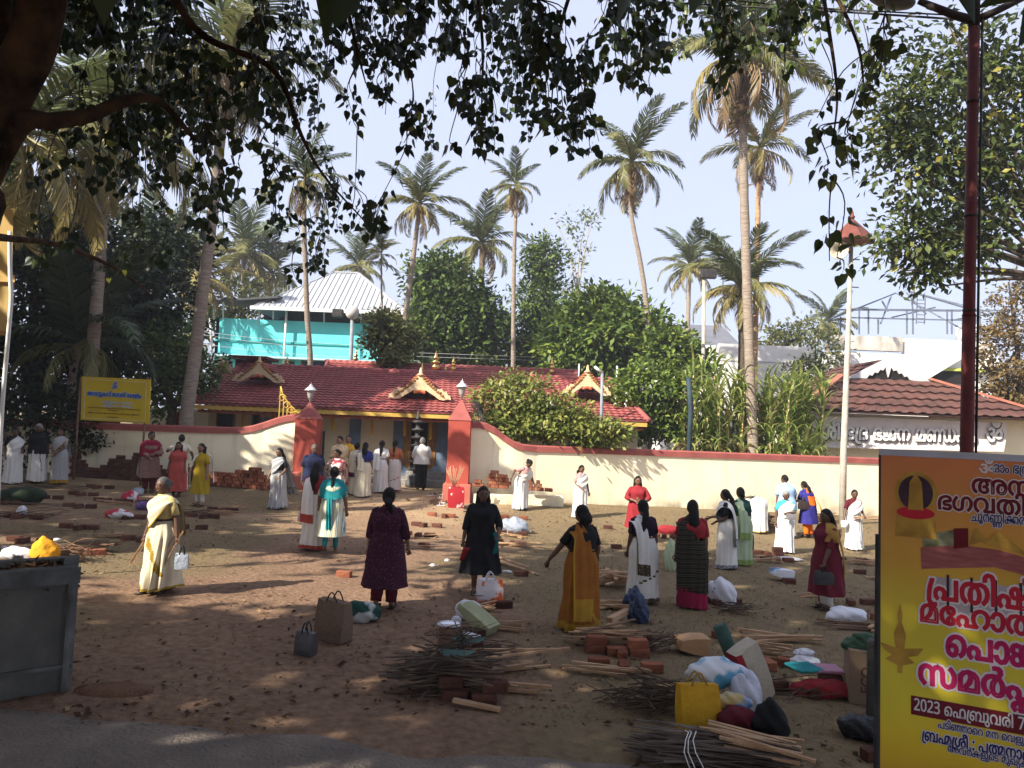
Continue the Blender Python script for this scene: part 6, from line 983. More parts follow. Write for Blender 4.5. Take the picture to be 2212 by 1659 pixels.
a, b = P(1438, 745, 60), P(1600, 748, 60); g = float(gz(18, 60)); o = empty('grey_roofed_house', ((a.x + b.x) / 2, 60, g), label='house with dark grey hip roof seen behind the lamp pole', cat='house'); wd = b.x - a.x; h = a.z - g
MB().box((0, 4, h / 2), (wd * .92, 8, h)).build('wall', WHITE, o); r0, r1 = P(1462, 702, 64) - o.location, P(1560, 704, 64) - o.location; r0.z = r1.z
sheet((Vector((-wd / 2, -.6, h)), Vector((wd / 2, -.6, h)), r1, r0), 'roof', M('slate_grey', (.12, .125, .15), (.16, .165, .19), scale=1), o, 3); sheet((Vector((wd / 2, -.6, h)), Vector((wd / 2, 9, h)), r1 + Vector((0, .1, 0)), r1), 'roof_side', MATS['slate_grey'], o, 3); sheet((Vector((-wd / 2, 9, h)), Vector((-wd / 2, -.6, h)), r0, r0 + Vector((0, .1, 0))), 'roof_side', MATS['slate_grey'], o, 3)
MB().bar((-wd / 2, -.65, h - .1), (wd / 2, -.65, h - .1), .1, .25).build('fascia', WHITE, o)
# left edge: corner of a yellow building and its drain pipe
a = P(24, 510, 10.5); b = P(24, 716, 10.5); o = empty('yellow_building', (a.x - 1.5, 12.3, float(gz(-8, 12))), label='corner of a yellow upper storey at the left edge of the yard', cat='building'); c = a - o.location; d = b - o.location
bk = Vector((a.x, a.y, 0)).normalized() * .8
MB().prism([c + Vector((0, 0, .4)), c + Vector((-2.4, 0, .4)), d + Vector((-2.4, 0, 0)), d], bk).box((c.x - 2.2, c.y + .3, d.z / 2), (1.2, .4, d.z)).build('wall', M('yellow_wash', (.5, .34, .13), (.42, .28, .1), scale=1.5, rough=.9), o)
MB().prism([d + Vector((.03, -.05, .7)), d + Vector((-2.4, -.05, .7)), d + Vector((-2.4, -.05, .8)), d + Vector((.03, -.05, .8))], bk).build('ledge', M('yellow_trim', (.6, .4, .14), scale=2), o)
MB().tube(crv([P(21, 500, 10.2), P(22, 590, 10.2), P(24, 640, 10.2), P(20, 700, 10.2), P(4, 890, 10.2), P(-6, 1100, 10.2)], 5), .027, 8).build('drain_pipe', WHITE, label='white drain pipe running down at the left edge', cat='pipe')
# ---------------------------------------------------------------- people
SKINS = [M('skin_dark', (.13, .068, .042), (.105, .053, .033), scale=12, rough=.5, spec=.4), M('skin_brown', (.185, .098, .058), (.155, .08, .047), scale=12, rough=.5, spec=.4), M('skin_light', (.29, .165, .105), (.25, .14, .088), scale=12, rough=.5, spec=.4)]
EYE = M('eye_dark', (.012, .009, .008), rough=.3); LIP = M('lips', (.15, .045, .04), rough=.5)
HAIR = M('black_hair', (.005, .004, .0035), (.013, .010, .008), scale=40, stretch=(8, 8, 1), rough=.55, spec=.18, bump=.4); HGREY = M('grey_hair', (.18, .175, .17), (.32, .31, .3), scale=40, stretch=(8, 8, 1), rough=.6, bump=.3); HMIX = M('greying_hair', (.05, .048, .046), (.13, .125, .12), scale=40, stretch=(8, 8, 1), rough=.6, bump=.3)
SOLE = M('sandal', (.03, .02, .015), (.06, .04, .03), scale=8, rough=.7)
def cloth(name, a, b=None, **k):
    k.setdefault('scale', 5); k.setdefault('rough', .85); k.setdefault('spec', .12); k.setdefault('bump', .12); k.setdefault('bscale', 60); return M('cloth_' + name, a, b, **k)
WHT = cloth('white', (.72, .70, .66), (.66, .64, .60)); OFFW = cloth('cream', (.66, .60, .46), (.60, .53, .40)); GRYW = cloth('grey_white', (.52, .51, .50), (.36, .36, .37), voro=22, lo=.1, hi=.3)
BLACK = cloth('black', (.012, .012, .013), (.02, .02, .022)); NAVY = cloth('navy', (.018, .024, .06), (.014, .018, .045)); REDC = cloth('red', (.30, .03, .035), (.24, .022, .03)); MAROON = cloth('maroon', (.115, .016, .025), (.09, .012, .02))
def ik(s, t, l1, l2, pole):
    s, t = Vector(s), Vector(t); d = t - s; L = min(d.length, (l1 + l2) * .995); d.normalize(); t = s + d * L
    a = (l1 * l1 - l2 * l2 + L * L) / (2 * L); h = math.sqrt(max(0, l1 * l1 - a * a)); p = Vector(pole); p = (p - d * p.dot(d)).normalized(); return s + d * a + p * h, t
def skeleton(sp):
    """joints of a body one unit tall that faces -Y"""
    J = {}; st = sp.get('st', 1.); sw = .1 * (1 + (st - 1) * .5) * sp.get('sw', 1.); stride = sp.get('stride', 0.)
    arms = {}
    for s, key in ((1, 'L'), (-1, 'R')):
        t = sp.get(key, (.132 + .1 * (st - 1), -.025, .475)); t = (s * t[0], t[1], t[2]) if key not in sp else t
        sh = Vector((s * sw, .004, .806)); e, w_ = ik(sh, t, .165, .145, sp.get('pole' + key, (s * .35, .8, -.3))); arms[key] = (sh, e, w_)
    legs = {}
    for s, key in ((1, 'L'), (-1, 'R')):
        dy = stride * s; legs[key] = (Vector((s * .05, 0, .5)), Vector((s * .052, -.012 + dy * .45 - abs(dy) * .25, .275)), Vector((s * .052, .012 + dy, .045 + max(0, dy) * .45)), dy)
    return arms, legs
def skin_object(sp):
    arms, legs = skeleton(sp); st = sp.get('st', 1.); bm = bmesh.new(); ly = bm.verts.layers.skin.verify()
    def V(p, r, ry=None, root=False):
        v = bm.verts.new(p); v[ly].radius = (r, ry or r); v[ly].use_root = root; return v
    def chain(a, pts):
        for p, r in pts: b = V(p, r); bm.edges.new((a, b)); a = b
        return a
    pel = V((0, 0, .53), .072 * st, .06, True); sp1 = chain(pel, [((0, .004, .62), .06 * st), ((0, .002, .71), .064 * st)]); ch = chain(sp1, [((0, .006, .78), .06)])
    nk = chain(ch, [((0, .006, .83), .036), ((0, -.002, .875), .03), ((0, -.006, .915), .034)])
    for key, s in (('L', 1), ('R', -1)):
        sh, e, w_ = arms[key]; a = chain(ch, [(sh, .036), (sh.lerp(e, .5), .031), (e, .026), (e.lerp(w_, .35), .0255), (w_, .0165)])
        d = (w_ - e).normalized(); d = (d + Vector(sp.get('hd' + key, (0, 0, -.35)))).normalized(); side = d.cross(Vector((0, 1, 0)) if abs(d.y) < .8 else Vector((1, 0, 0))).normalized(); nrm = side.cross(d)
        if side.y > 0: side = -side
        curl = sp.get('curl' + key, .5); pv = V(w_ + d * .035, .0165, .0115); bm.edges.new((a, pv))
        for f in range(4):
            o = (f - 1.5) * .0095; ln = (.034, .04, .037, .03)[f]; inn = Vector((-s, 0, 0)) * .5 + Vector((0, -.5, 0)); inn = (inn - d * inn.dot(d)).normalized()
            p0 = w_ + d * .058 - side * o; p1 = p0 + (d * (1 - curl * .5) + inn * curl * .6).normalized() * ln * .55; p2 = p1 + (d * (1 - curl) + inn * curl).normalized() * ln * .5
            chain(pv, [(p0, .0062), (p1, .0056), (p2, .0048)])
        th = w_ + d * .02 + side * .014; chain(pv, [(th, .0072), (th + (d * .8 + side * .5).normalized() * .025, .0062), (th + (d * 1. + side * .25).normalized() * .045, .0052)])
    for key, s in (('L', 1), ('R', -1)):
        hp, kn, an, dy = legs[key]; a = chain(pel, [(hp, .058), (hp.lerp(kn, .5), .05), (kn, .037), (kn.lerp(an, .35), .036), (an, .022)])
        tilt = max(0, dy) * 3.2; f = Vector((s * .012, -math.cos(tilt), -math.sin(tilt) - .32)).normalized(); heel = an + Vector((0, .018, -.018 + 0)); chain(a, [(an + f * .05, .023), (an + f * .085 + Vector((0, 0, .0)), .016), (an + f * .108, .010)])
    me = bpy.data.meshes.new('sk'); bm.to_mesh(me); bm.free(); o = bpy.data.objects.new('sk', me); COL.objects.link(o)
    m = o.modifiers.new('s', 'SKIN'); m.use_smooth_shade = True; m = o.modifiers.new('u', 'SUBSURF'); m.levels = m.render_levels = 1
    return o
HC = Vector((0, -.012, .93)); HRX, HRY, HRZ = .050, .061, .072
def head(mb, sp):
    rot = Euler((R(sp.get('nod', 0)), 0, R(sp.get('yaw', 0)))).to_matrix(); n, k = 20, 14; vs = []
    for i in range(k + 1):
        t = math.pi * i / k
        for j in range(n):
            a = 2 * math.pi * j / n; x, y, z = math.sin(t) * math.cos(a), math.sin(t) * math.sin(a), math.cos(t); jaw = 1 - .30 * max(0, -z - .15) ** 1.2 
            p = Vector((x * HRX * jaw, y * HRY * (jaw if y > 0 else 1 - .08 * max(0, -z)), z * HRZ))
            if y < -.3: p.y += .004 * math.exp(-((z - .12) / .16) ** 2) * (1 - abs(x)); p.y -= .003 * math.exp(-((z + .62) / .16) ** 2)
            vs.append(rot @ p + HC)
    mb.add(vs, [(i * n + j, (i + 1) * n + j, (i + 1) * n + (j + 1) % n, i * n + (j + 1) % n) for i in range(k) for j in range(n)], 0, True)
    q = lambda x, y, z: rot @ Vector((x, y, z)) + HC
    mb.loft([[q(-.004, -.054, .012), q(.004, -.054, .012), q(.0, -.059, .012)], [q(-.0065, -.054, -.008), q(.0065, -.054, -.008), q(0, -.068, -.008)], [q(-.0095, -.053, -.017), q(.0095, -.053, -.017), q(0, -.066, -.017)], [q(-.004, -.052, -.022), q(.004, -.052, -.022), q(0, -.056, -.022)]], caps=(True, True))
    for s in (-1, 1):
        mb.ball(q(s * .047, .004, -.005), (.007, .012, .018), 6, k=5, rot=rot)
        mb.ball(q(s * .019, -.0505, .008), (.0105, .005, .006), 8, 1, k=4, rot=rot); mb.ball(q(s * .020, -.0515, .021), (.015, .005, .0038), 8, 1, k=4, rot=rot)
    mb.ball(q(0, -.0535, -.036), (.018, .005, .007), 8, 2, k=4, rot=rot)
    if sp.get('mous'): mb.ball(q(0, -.056, -.027), (.018, .005, .0045), 8, 1, k=4, rot=rot)
def hair(sp):
    mb = MB(); st = sp['hair']; rot = Euler((R(sp.get('nod', 0)), 0, R(sp.get('yaw', 0)))).to_matrix(); n, k = 24, 8; rings = []
    tf, tsd, tb = (46, 96, 128) if st != 'short' else (44, 84, 112)
    if sp.get('bald'): tf = 20
    for i in range(k + 1):
        r = []
        for j in range(n):
            a = 2 * math.pi * j / n; f = -math.sin(a); lim = tsd + (tf - tsd) * max(0, f) ** .7 if f > 0 else tsd + (tb - tsd) * (-f) ** .6
            t = R(lim) * i / k; g = 1.10 + (.03 if f < 0 else 0) - .05 * (i == k); w_ = 1 + .012 * math.sin(j * 5 + i); r.append(rot @ Vector((math.sin(t) * math.cos(a) * HRX * g * w_, math.sin(t) * math.sin(a) * HRY * g * w_ + .003, math.cos(t) * HRZ * g)) + HC)
        rings.append(r)
    mb.loft(rings)
    q = lambda x, y, z: rot @ Vector((x, y, z)) + HC
    if st in ('bun', 'lowbun'): mb.ball(q(0, .07, .012 if st == 'bun' else -.035), (.034, .026, .03), 10, k=6)
    def strand(pts, ws, ds):
        rr = []
        for (x, y, z), w_, d in zip(pts, ws, ds): rr.append([Vector((x + math.cos(2 * math.pi * j / 14) * w_ * (1 + .07 * math.sin(j * 4 + z * 60)), y + math.sin(2 * math.pi * j / 14) * d * (1 + .1 * math.sin(j * 3 + z * 45)), z)) for j in range(14)])
        mb.loft(rr, caps=(True, True))
    e = sp.get('hend', .62); hx = sp.get('hx', 0.)
    if st == 'long':
        m = 9; z0 = .955; strand([(hx * t, .03 + .05 * min(1, t * 3) - .012 * t, z0 + (e - z0) * t) for t in np.linspace(0, 1, m)], [.04 + .012 * math.sin(math.pi * min(1, t * 1.3)) - .022 * max(0, t - .6) for t in np.linspace(0, 1, m)], [.026 + .006 * math.sin(t * 3) for t in np.linspace(0, 1, m)])
    if st == 'front':  # loose hair falling over the shoulders
        for s in (-1, 1): strand([(s * (.04 + .025 * t), .03 - .07 * t * (1 if sp.get('fr', 1) else 0), .95 + (e - .95) * t) for t in np.linspace(0, 1, 7)], [.022] * 7, [.03, .03, .028, .026, .024, .02, .014])
        strand([(0, .045, .95 + (.72 - .95) * t) for t in np.linspace(0, 1, 6)], [.045] * 6, [.025] * 6)
    if st == 'pony':
        m = 9; strand([(hx * t, .055 + .035 * min(1, t * 3) + .0 * t, .93 + (e - .93) * t) for t in np.linspace(0, 1, m)], [.022, .028, .034, .034, .032, .03, .026, .02, .008], [.02, .024, .026, .026, .024, .022, .02, .016, .006])
    if st == 'braid':
        m = 17; strand([(hx * t, .06 + .03 * min(1, t * 3), .91 + (e - .91) * t) for t in np.linspace(0, 1, m)], [(.02 - .008 * i / m) * (1.2 if i % 2 else .85) for i in range(m)], [.018 - .006 * i / m for i in range(m)])
    if st == 'bob': strand([(0, .03, .95), (0, .045, .92), (0, .045, .885), (0, .04, .855)], [.045, .056, .06, .054], [.032, .034, .034, .028])
    return mb
TOR = [(.46, .119, .094), (.50, .119, .096), (.55, .113, .090), (.60, .098, .079), (.64, .090, .072), (.69, .097, .080), (.74, .106, .092), (.78, .110, .080), (.805, .104, .064), (.828, .078, .052), (.846, .048, .044), (.862, .040, .039)]
def tor(z, st=1., man=False):
    zs = [t[0] for t in TOR]; a = np.interp(z, zs, [t[1] for t in TOR]); b = np.interp(z, zs, [t[2] for t in TOR]); w_ = 1 if z > .8 else st
    if man: a = a * 1.04 + (.006 if .58 < z < .72 else 0); b *= .95
    return a * (1 + (st - 1) * (1 if z < .78 else .35)), b * (1 + (st - 1) * (1.25 if z < .8 else .3))
def ringp(z, a, b, n=36, y0=0., x0=0., fold=0., fr=11, ph=0., front=1.):
    r = []
    for j in range(n):
        t = 2 * math.pi * j / n; c, s = math.cos(t), math.sin(t); e = 2 / 2.35; k = 1 + fold * ((1 - 2 * abs(math.sin(fr * .5 * t + ph + z * 1.5))) * .75 + math.sin((fr * .6 + 2) * t + ph * 1.7 + z * 9) * .5) * (1.3 if s < 0 else .85)
        r.append(Vector((x0 + a * k * abs(c) ** e * (1 if c > 0 else -1), y0 + b * k * abs(s) ** e * (1 if s > 0 else -1), z)))
    return r
def skirt(sp, ztop, zhem, flare=1.15, fold=.05, mats=1, border=0., diag=None, n=64, rows=30):
    """skirt, sari wrap or mundu: rings from waist to hem with folds that deepen downwards"""
    st = sp.get('st', 1.); sd = abs(sp.get('stride', 0)); mb = MB(); rings = []; ph = sp.get('seed', 0) * 1.3
    for i in range(rows + 1):
        t = i / rows; z = ztop + (zhem - ztop) * t; a, b = tor(max(z, .5), st)
        if z < .5: f = (0.5 - z) / .5; a *= 1 + (flare - 1.06) * f - .10 * math.sin(f * 3.1); b = b * (1 + (flare - .98) * f - .05 * math.sin(f * 3.1)) + sd * f * .6
        rings.append(ringp(z, a * 1.06 + .004, b * 1.08 + .004, n, y0=sp.get('sway', 0) * t, fold=fold * 1.75 * t ** .75 + .02, ph=ph + t * 2.3, x0=sp.get('hemx', .012 * math.sin(ph * 2)) * t, fr=13))
        if i > rows - 5:
            for q in rings[-1]: q.z += .010 * math.sin(2.2 * math.atan2(q.y, q.x) + ph) * (i - rows + 5) / 5
    def mf(i, j):
        z = ztop + (zhem - ztop) * (i + .5) / rows; ang = (j + .5) / n * 2 * math.pi
        if border and z < zhem + border: return 1
        if diag:
            a0, z0, a1, z1, wd = diag; t = (z - z0) / (z1 - z0)
            if 0 <= t <= 1 and abs((ang - (a0 + (a1 - a0) * t ** 1.2) + math.pi) % (2 * math.pi) - math.pi) < wd: return 1
        return 0
    mb.loft(rings, mfun=mf); return mb
def top(sp, zlow, zup=.862, flare=1.0, man=False, fold=.012, n=36, loose=1.05, stripes=None):
    st = sp.get('st', 1.); mb = MB(); zs = [z for z in np.linspace(zlow, zup, max(8, int((zup - zlow) / .022)))]; rings = []
    if zup > .86: zs = [z for z in zs if z < .80] + [.80, .815, .828, .84, .852, .862]
    for z in zs:
        a, b = tor(max(z, .47), st, man); 
        if z < .5: f = (.5 - z) / .3; a *= 1 + (flare - 1) * f; b *= 1 + (flare - 1) * f; b += abs(sp.get('stride', 0)) * f * .5
        lo = loose if z < .8 else 1 + (loose - 1) * .4
        if .55 < z < .7 and sp.get('loosewaist', 1): lo += .03
        rings.append(ringp(z, a * lo + .004, b * lo + .004, n, fold=fold * (1 if z > .5 else 2.6), ph=sp.get('seed', 0) + z * 4, fr=8))
    mb.loft(rings); return mb
def sleeve(mb, sp, key, frac, r0=.037, r1=.034, mi=0):
    arms, _ = skeleton(sp); sh, e, w_ = arms[key]; s = 1 if key == 'L' else -1; pts = [sh + Vector((-s * .035, 0, .014)), sh + Vector((-s * .004, 0, -.002)), sh.lerp(e, .35), sh.lerp(e, .7)]; L1, L2 = .165, .145; t = frac * (L1 + L2)
    if t <= L1: pts = pts[:2] + [sh.lerp(e, t / L1 * .5), sh.lerp(e, t / L1)]
    else: pts += [e, e.lerp(w_, (t - L1) / L2 * .5), e.lerp(w_, (t - L1) / L2)]
    m = len(pts); mb.tube(pts, [r0 * .8, r0] + [r0 + (r1 - r0) * i / max(1, m - 3) + .0025 * (i % 2) for i in range(m - 2)], 10, mi, caps=True)
def legs_mb(sp, zt, zb, r0=.066, r1=.04):
    _, lg = skeleton(sp); mb = MB()
    for key in 'LR':
        hp, kn, an, dy = lg[key]; pts = crv([hp + Vector((0, 0, .035)), hp.lerp(kn, .45), kn, kn.lerp(an, .5), an + Vector((0, 0, zb))], 3); m = len(pts); mb.tube(pts, [r0 + (r1 - r0) * (i / (m - 1)) ** .8 + .002 * math.sin(i * 2.1) for i in range(m)], 12)
    return mb
def sash(rail_a, rail_b, na=30, nb=12, fold=.008, seed=0, bulge=.01, border=0, flip=1, both=False):
    A, B = crv(rail_a, 6), crv(rail_b, 6); m = min(len(A), len(B)); rows = []
    for i in range(m):
        a, b = A[i], B[i]; r = []
        for j in range(nb + 1):
            t = j / nb; p = a.lerp(b, t); o = Vector((p.x * .6, p.y, 0)); o = o.normalized() if o.length > 1e-4 else Vector((0, 1, 0))
            p = p + o * (fold * math.sin(t * 13 + i * .25 + seed) * (.4 + .6 * min(1, i / 8)) + bulge * math.sin(math.pi * t)); p.x *= flip; r.append(p)
        rows.append(r)
    mb = MB(); mb.loft(rows, closed=False, mfun=(lambda i, j: 1 if (border and (j < border or (both and j >= nb - border) or i >= m - 1 - 2 * border)) else 0)); return mb
def pallu(sp, end=.42, border=1, wide=1., seed=0, loose=0.):
    st = sp.get('st', 1.); k = 1 + (st - 1) * 1.0
    a = [(-.085 * k, -.085 * k, .565), (.0 * k, -.112 * k, .60), (.088 * k, -.108 * k, .69), (.130 * k, -.03, .785), (.128 * k, .07 * k, .755), (.128 * k * wide, .108 * k, .60), (.122 * k * wide + loose, .125 * k + loose, end)]
    b = [(-.114 * k, -.02, .69), (-.088 * k, -.09 * k, .775), (-.022, -.088, .832), (.04, -.002, .866), (.018, .075, .805), (-.012 * wide, .108 * k, .60), (-.03 * wide + loose * .5, .124 * k + loose, end - .02)]
    return sash(a, b, border=border, seed=seed, fold=.007)
def shawl(zlow, a0=.0, a1=2 * math.pi, n=36, zc=None, w=1.):
    """cloth over both shoulders; angle 0 is the wearer's left, 90 degrees the back"""
    mb = MB(); rows = []
    for z, a, b in ((.868, .05, .047), (.853, .082, .06), (.832, .122, .075), (.79, .150, .093), (.74, .160, .102), (.69, .163, .108), (.64, .162, .112), (.59, .16, .115), (.54, .158, .117)):
        r = []
        for j in range(n + 1):
            t = a0 + (a1 - a0) * j / n; zz = max(z, zlow + (zc or 0) * (1 - max(0, math.sin(t)))); f = 1 + .02 * math.sin(t * 9 + z * 20); r.append(Vector((a * w * f * math.cos(t), b * w * f * math.sin(t), zz + .004 * math.sin(t * 7))))
        rows.append(r)
    mb.loft(rows, closed=False); return mb
PEOPLE = []; HELD = {}
def person(u, v, H, A, label, sp, parts, group='people in the temple yard'):
    q = random.Random(int(u * 7 + v)); sp.setdefault('yaw', q.uniform(-18, 18)); sp.setdefault('nod', q.uniform(-2, 9)); sp.setdefault('lean', q.uniform(0, 5)); b_ = .132 + .1 * (sp.get('st', 1) - 1)
    for k, s in (('L', 1), ('R', -1)): sp.setdefault(k, (s * (b_ + q.uniform(-.012, .012)), q.uniform(-.09, .0), q.uniform(.47, .53)))
    sp.setdefault('hemx', q.uniform(-.022, .022)); PEOPLE.append((u, v, H, A, label, sp, parts, group))
def finish_people():
    tmp = [skin_object(p[5]) for p in PEOPLE]; dg = bpy.context.evaluated_depsgraph_get(); bodies = [bpy.data.meshes.new_from_object(o.evaluated_get(dg)) for o in tmp]
    for o in tmp: m = o.data; bpy.data.objects.remove(o); bpy.data.meshes.remove(m)
    out = []
    for (u, v, H, A, label, sp, parts, group), bme in zip(PEOPLE, bodies):
        g = G(u, v); lean = R(sp.get('lean', 0)); o = empty('person', g, R(A), label, 'person', group)
        def D(p):
            p = Vector(p); x, y, z = p
            if lean and z > .47:
                t = min(1, (z - .47) / .13); an = lean * t * t * (3 - 2 * t); c, s = math.cos(an), math.sin(an); zz = z - .53; p = Vector((x, y * c - zz * s, .53 + y * s + zz * c))
            if sp.get('drop'): p.z -= sp['drop'] * min(1, p.z / .25)
            return p * H
        def fin(mb, name, mats, parent=o):
            mb.v = [tuple(D(q)) for q in mb.v]; return mb.build(name, mats, parent)
        mb = MB(); mb.add([x.co for x in bme.vertices], [tuple(f.vertices) for f in bme.polygons], 0, True); head(mb, sp); bpy.data.meshes.remove(bme)
        fin(mb, 'body', [SKINS[sp.get('skin', 1)], EYE, LIP])
        fin(hair(sp), 'hair', sp.get('hm', HAIR))
        for name, mats, mk in parts:
            fin(mk(sp), name, mats)
        if sp.get('shoes', 1):
            _, lg = skeleton(sp)
            for key in 'LR':
                hp, kn, an, dy = lg[key]; tilt = max(0, dy) * 3.2; f = Vector((0, -math.cos(tilt), -math.sin(tilt))); c = an + f * .045 + Vector((0, 0, -.034)); mb = MB(); mb.box(c, (.055, .15, .012), rx=tilt, bev=.003); mb.box(c + f * .03 + Vector((0, 0, .022)), (.058, .018, .022), rx=tilt, bev=.004); fin(mb, 'sandal', sp.get('shoem', SOLE))
        out.append(o)
        HELD[label] = (o, sp, D)
    return out
def blouse(low=.655, frac=.42):
    def f(sp):
        mb = top(sp, low, loose=1.03); sleeve(mb, sp, 'L', frac); sleeve(mb, sp, 'R', frac); return mb
    return f
def kurta(hem=.25, frac=.75, flare=1.35, r1=.034):
    def f(sp):
        mb = top(sp, hem, flare=flare, loose=1.08, fold=.026); sleeve(mb, sp, 'L', frac, .038, r1); sleeve(mb, sp, 'R', frac, .038, r1); return mb
    return f
def shirt(low=.47, frac=.45):
    def f(sp):
        mb = top(sp, low, man=True, loose=1.17, fold=.02); sleeve(mb, sp, 'L', frac, .041, .043); sleeve(mb, sp, 'R', frac, .041, .043); mb.lathe([(.04, .845), (.043, .862), (.039, .874)], 14, (0, .004, 0)); return mb
    return f
def wrap(hem=.025, border=.035, diag=None, fold=.055, flare=1.18): return lambda sp: skirt(sp, .635, hem, flare, fold, border=border, diag=diag)
def pall(end=.42, border=1, wide=1., loose=0.): return lambda sp: pallu(sp, end, border, wide, sp.get('seed', 0), loose)
def sari(main, bord, blo, hem=.025, border=.035, diag=None, end=.42, wide=1., fold=.055, frac=.42, loose=0., flare=1.18):
    return [('blouse', blo, blouse(frac=frac)), ('sari_wrap', [main, bord], wrap(hem, border, diag, fold, flare)), ('sari_drape', [main, bord], pall(end, 1, wide, loose))]
pants = lambda r0=.066, r1=.04, zb=.02: (lambda sp: legs_mb(sp, .5, zb, r0, r1))

GOLDB = cloth('gold_border', (.42, .29, .03), (.30, .2, .03), voro=30, lo=.1, hi=.3); BRNB = cloth('brown_border', (.33, .27, .11), (.06, .045, .03), voro=26, lo=.15, hi=.35); BLKB = cloth('black_border', (.03, .03, .04), (.3, .3, .32), voro=24, lo=.25, hi=.5); REDB = cloth('red_border', (.40, .06, .04), (.33, .05, .035))
OCH = cloth('ochre', (.30, .115, .018), (.24, .085, .014)); OCHB = cloth('ochre_gold', (.42, .25, .03), (.32, .17, .02)); PURP = cloth('purple_print', (.16, .09, .10), (.05, .014, .028), voro=34, lo=.12, hi=.42, c3=(.07, .02, .035)); MRK = cloth('maroon_sprig', (.13, .014, .026), (.40, .22, .18), voro=9, lo=.0, hi=.06, c3=(.13, .014, .026)); MATS['cloth_maroon_sprig'].node_tree.nodes['Color Ramp'].color_ramp.elements[0].color = (.4, .24, .2, 1); MATS['cloth_maroon_sprig'].node_tree.nodes['Color Ramp'].color_ramp.elements[2].color = (.12, .014, .026, 1)
TEAL = cloth('teal', (.02, .22, .24), (.015, .16, .18)); MUST = cloth('mustard', (.36, .21, .05), (.28, .15, .035)); CORAL = cloth('coral', (.45, .085, .07), (.38, .07, .06)); YELK = cloth('yellow_sprig', (.46, .32, .02), (.38, .26, .02), voro=14, lo=.05, hi=.2); SHAWLR = cloth('crimson', (.24, .016, .04), (.19, .012, .032)); BEIGE = cloth('beige_print', (.40, .29, .23), (.22, .12, .1), voro=40, lo=.15, hi=.4)
PGRN = cloth('pale_green', (.42, .50, .33), (.34, .43, .26)); DGRN = cloth('dark_green', (.015, .05, .045), (.02, .06, .05)); AQUA = cloth('aqua', (.08, .45, .48), (.06, .36, .4)); SKYB = cloth('sky_blue', (.36, .50, .70), (.3, .43, .62)); ORNG = cloth('orange', (.75, .16, .015), (.65, .13, .012)); ROYAL = cloth('royal_blue', (.04, .035, .22), (.03, .028, .17)); PEACH = cloth('peach', (.66, .48, .29), (.58, .41, .24)); YELLO = cloth('deep_yellow', (.62, .36, .04), (.55, .3, .03)); FLOR = cloth('red_floral', (.5, .05, .06), (.5, .3, .28), voro=18, lo=.1, hi=.4); WFLOR = cloth('white_red_floral', (.68, .64, .6), (.4, .05, .07), voro=7, lo=.5, hi=.75); MAG = cloth('magenta', (.28, .015, .055), (.22, .012, .045)); PUR2 = cloth('dark_plum', (.05, .015, .05), (.04, .012, .04))
def banded(name, cols, scale, axis='Z', dist=1.5):
    m = bpy.data.materials.new('cloth_' + name); MATS['cloth_' + name] = m; m.use_nodes = True; n, l = m.node_tree.nodes, m.node_tree.links; b = n['Principled BSDF']; b.inputs['Roughness'].default_value = .85; b.inputs['Specular IOR Level'].default_value = .1
    tc = n.new('ShaderNodeTexCoord'); wv = n.new('ShaderNodeTexWave'); wv.bands_direction = axis; wv.inputs['Scale'].default_value = scale; wv.inputs['Distortion'].default_value = dist; wv.inputs['Detail'].default_value = 2; l.new(tc.outputs['Object'], wv.inputs[0]); r = n.new('ShaderNodeValToRGB'); r.color_ramp.interpolation = 'CONSTANT'; e = r.color_ramp.elements
    e[0].color = (*cols[0][1], 1); e[0].position = 0; e[1].position = cols[-1][0]; e[1].color = (*cols[-1][1], 1)
    for p, c in cols[1:-1]: q = e.new(p); q.color = (*c, 1)
    l.new(wv.outputs['Fac'], r.inputs[0]); l.new(r.outputs[0], b.inputs['Base Color']); return m
STRIPE = banded('blue_yellow_stripes', [(0, (.62, .58, .42)), (.3, (.58, .52, .2)), (.5, (.6, .6, .5)), (.62, (.1, .3, .42)), (.8, (.05, .12, .25)), (.9, (.6, .58, .45))], 3.4, 'X', .6)
OLIVES = banded('olive_black_stripes', [(0, (.02, .018, .015)), (.42, (.07, .062, .036)), (.6, (.035, .03, .02)), (.72, (.10, .088, .05)), (.85, (.02, .018, .016))], 4.5, 'Z', 3.0)

# who stands where: foot pixel, height, facing (0 = towards the viewer, 180 = away, 90 = to the right)
person(345, 1281, 1.55, -32, 'grey haired woman in a cream and gold bordered sari walking with firewood in both hands', dict(hair='bun', hm=HMIX, skin=0, st=1.05, stride=.085, L=(.165, .02, .50), R=(-.17, -.06, .50), seed=1, yaw=8, curlL=.9, curlR=.9), sari(cloth('kasavu', (.62, .55, .40), (.56, .48, .34)), GOLDB, cloth('cream_blouse', (.6, .46, .2), (.5, .38, .15)), border=.02, diag=(-2.4, .62, -.55, .17, .2), fold=.085, end=.5, hem=.055, flare=1.1))
person(828, 1318, 1.62, 176, 'woman seen from behind in a dark purple printed kurta and maroon trousers', dict(hair='pony', hend=.80, hx=-.05, skin=2, st=1.12, stride=.05, L=(.155, -.02, .5), R=(-.17, -.07, .52), seed=2, yaw=-12), [('kurta', PURP, kurta(.205, .72, 1.3)), ('trousers', MAROON, pants(.07, .046, .02))])
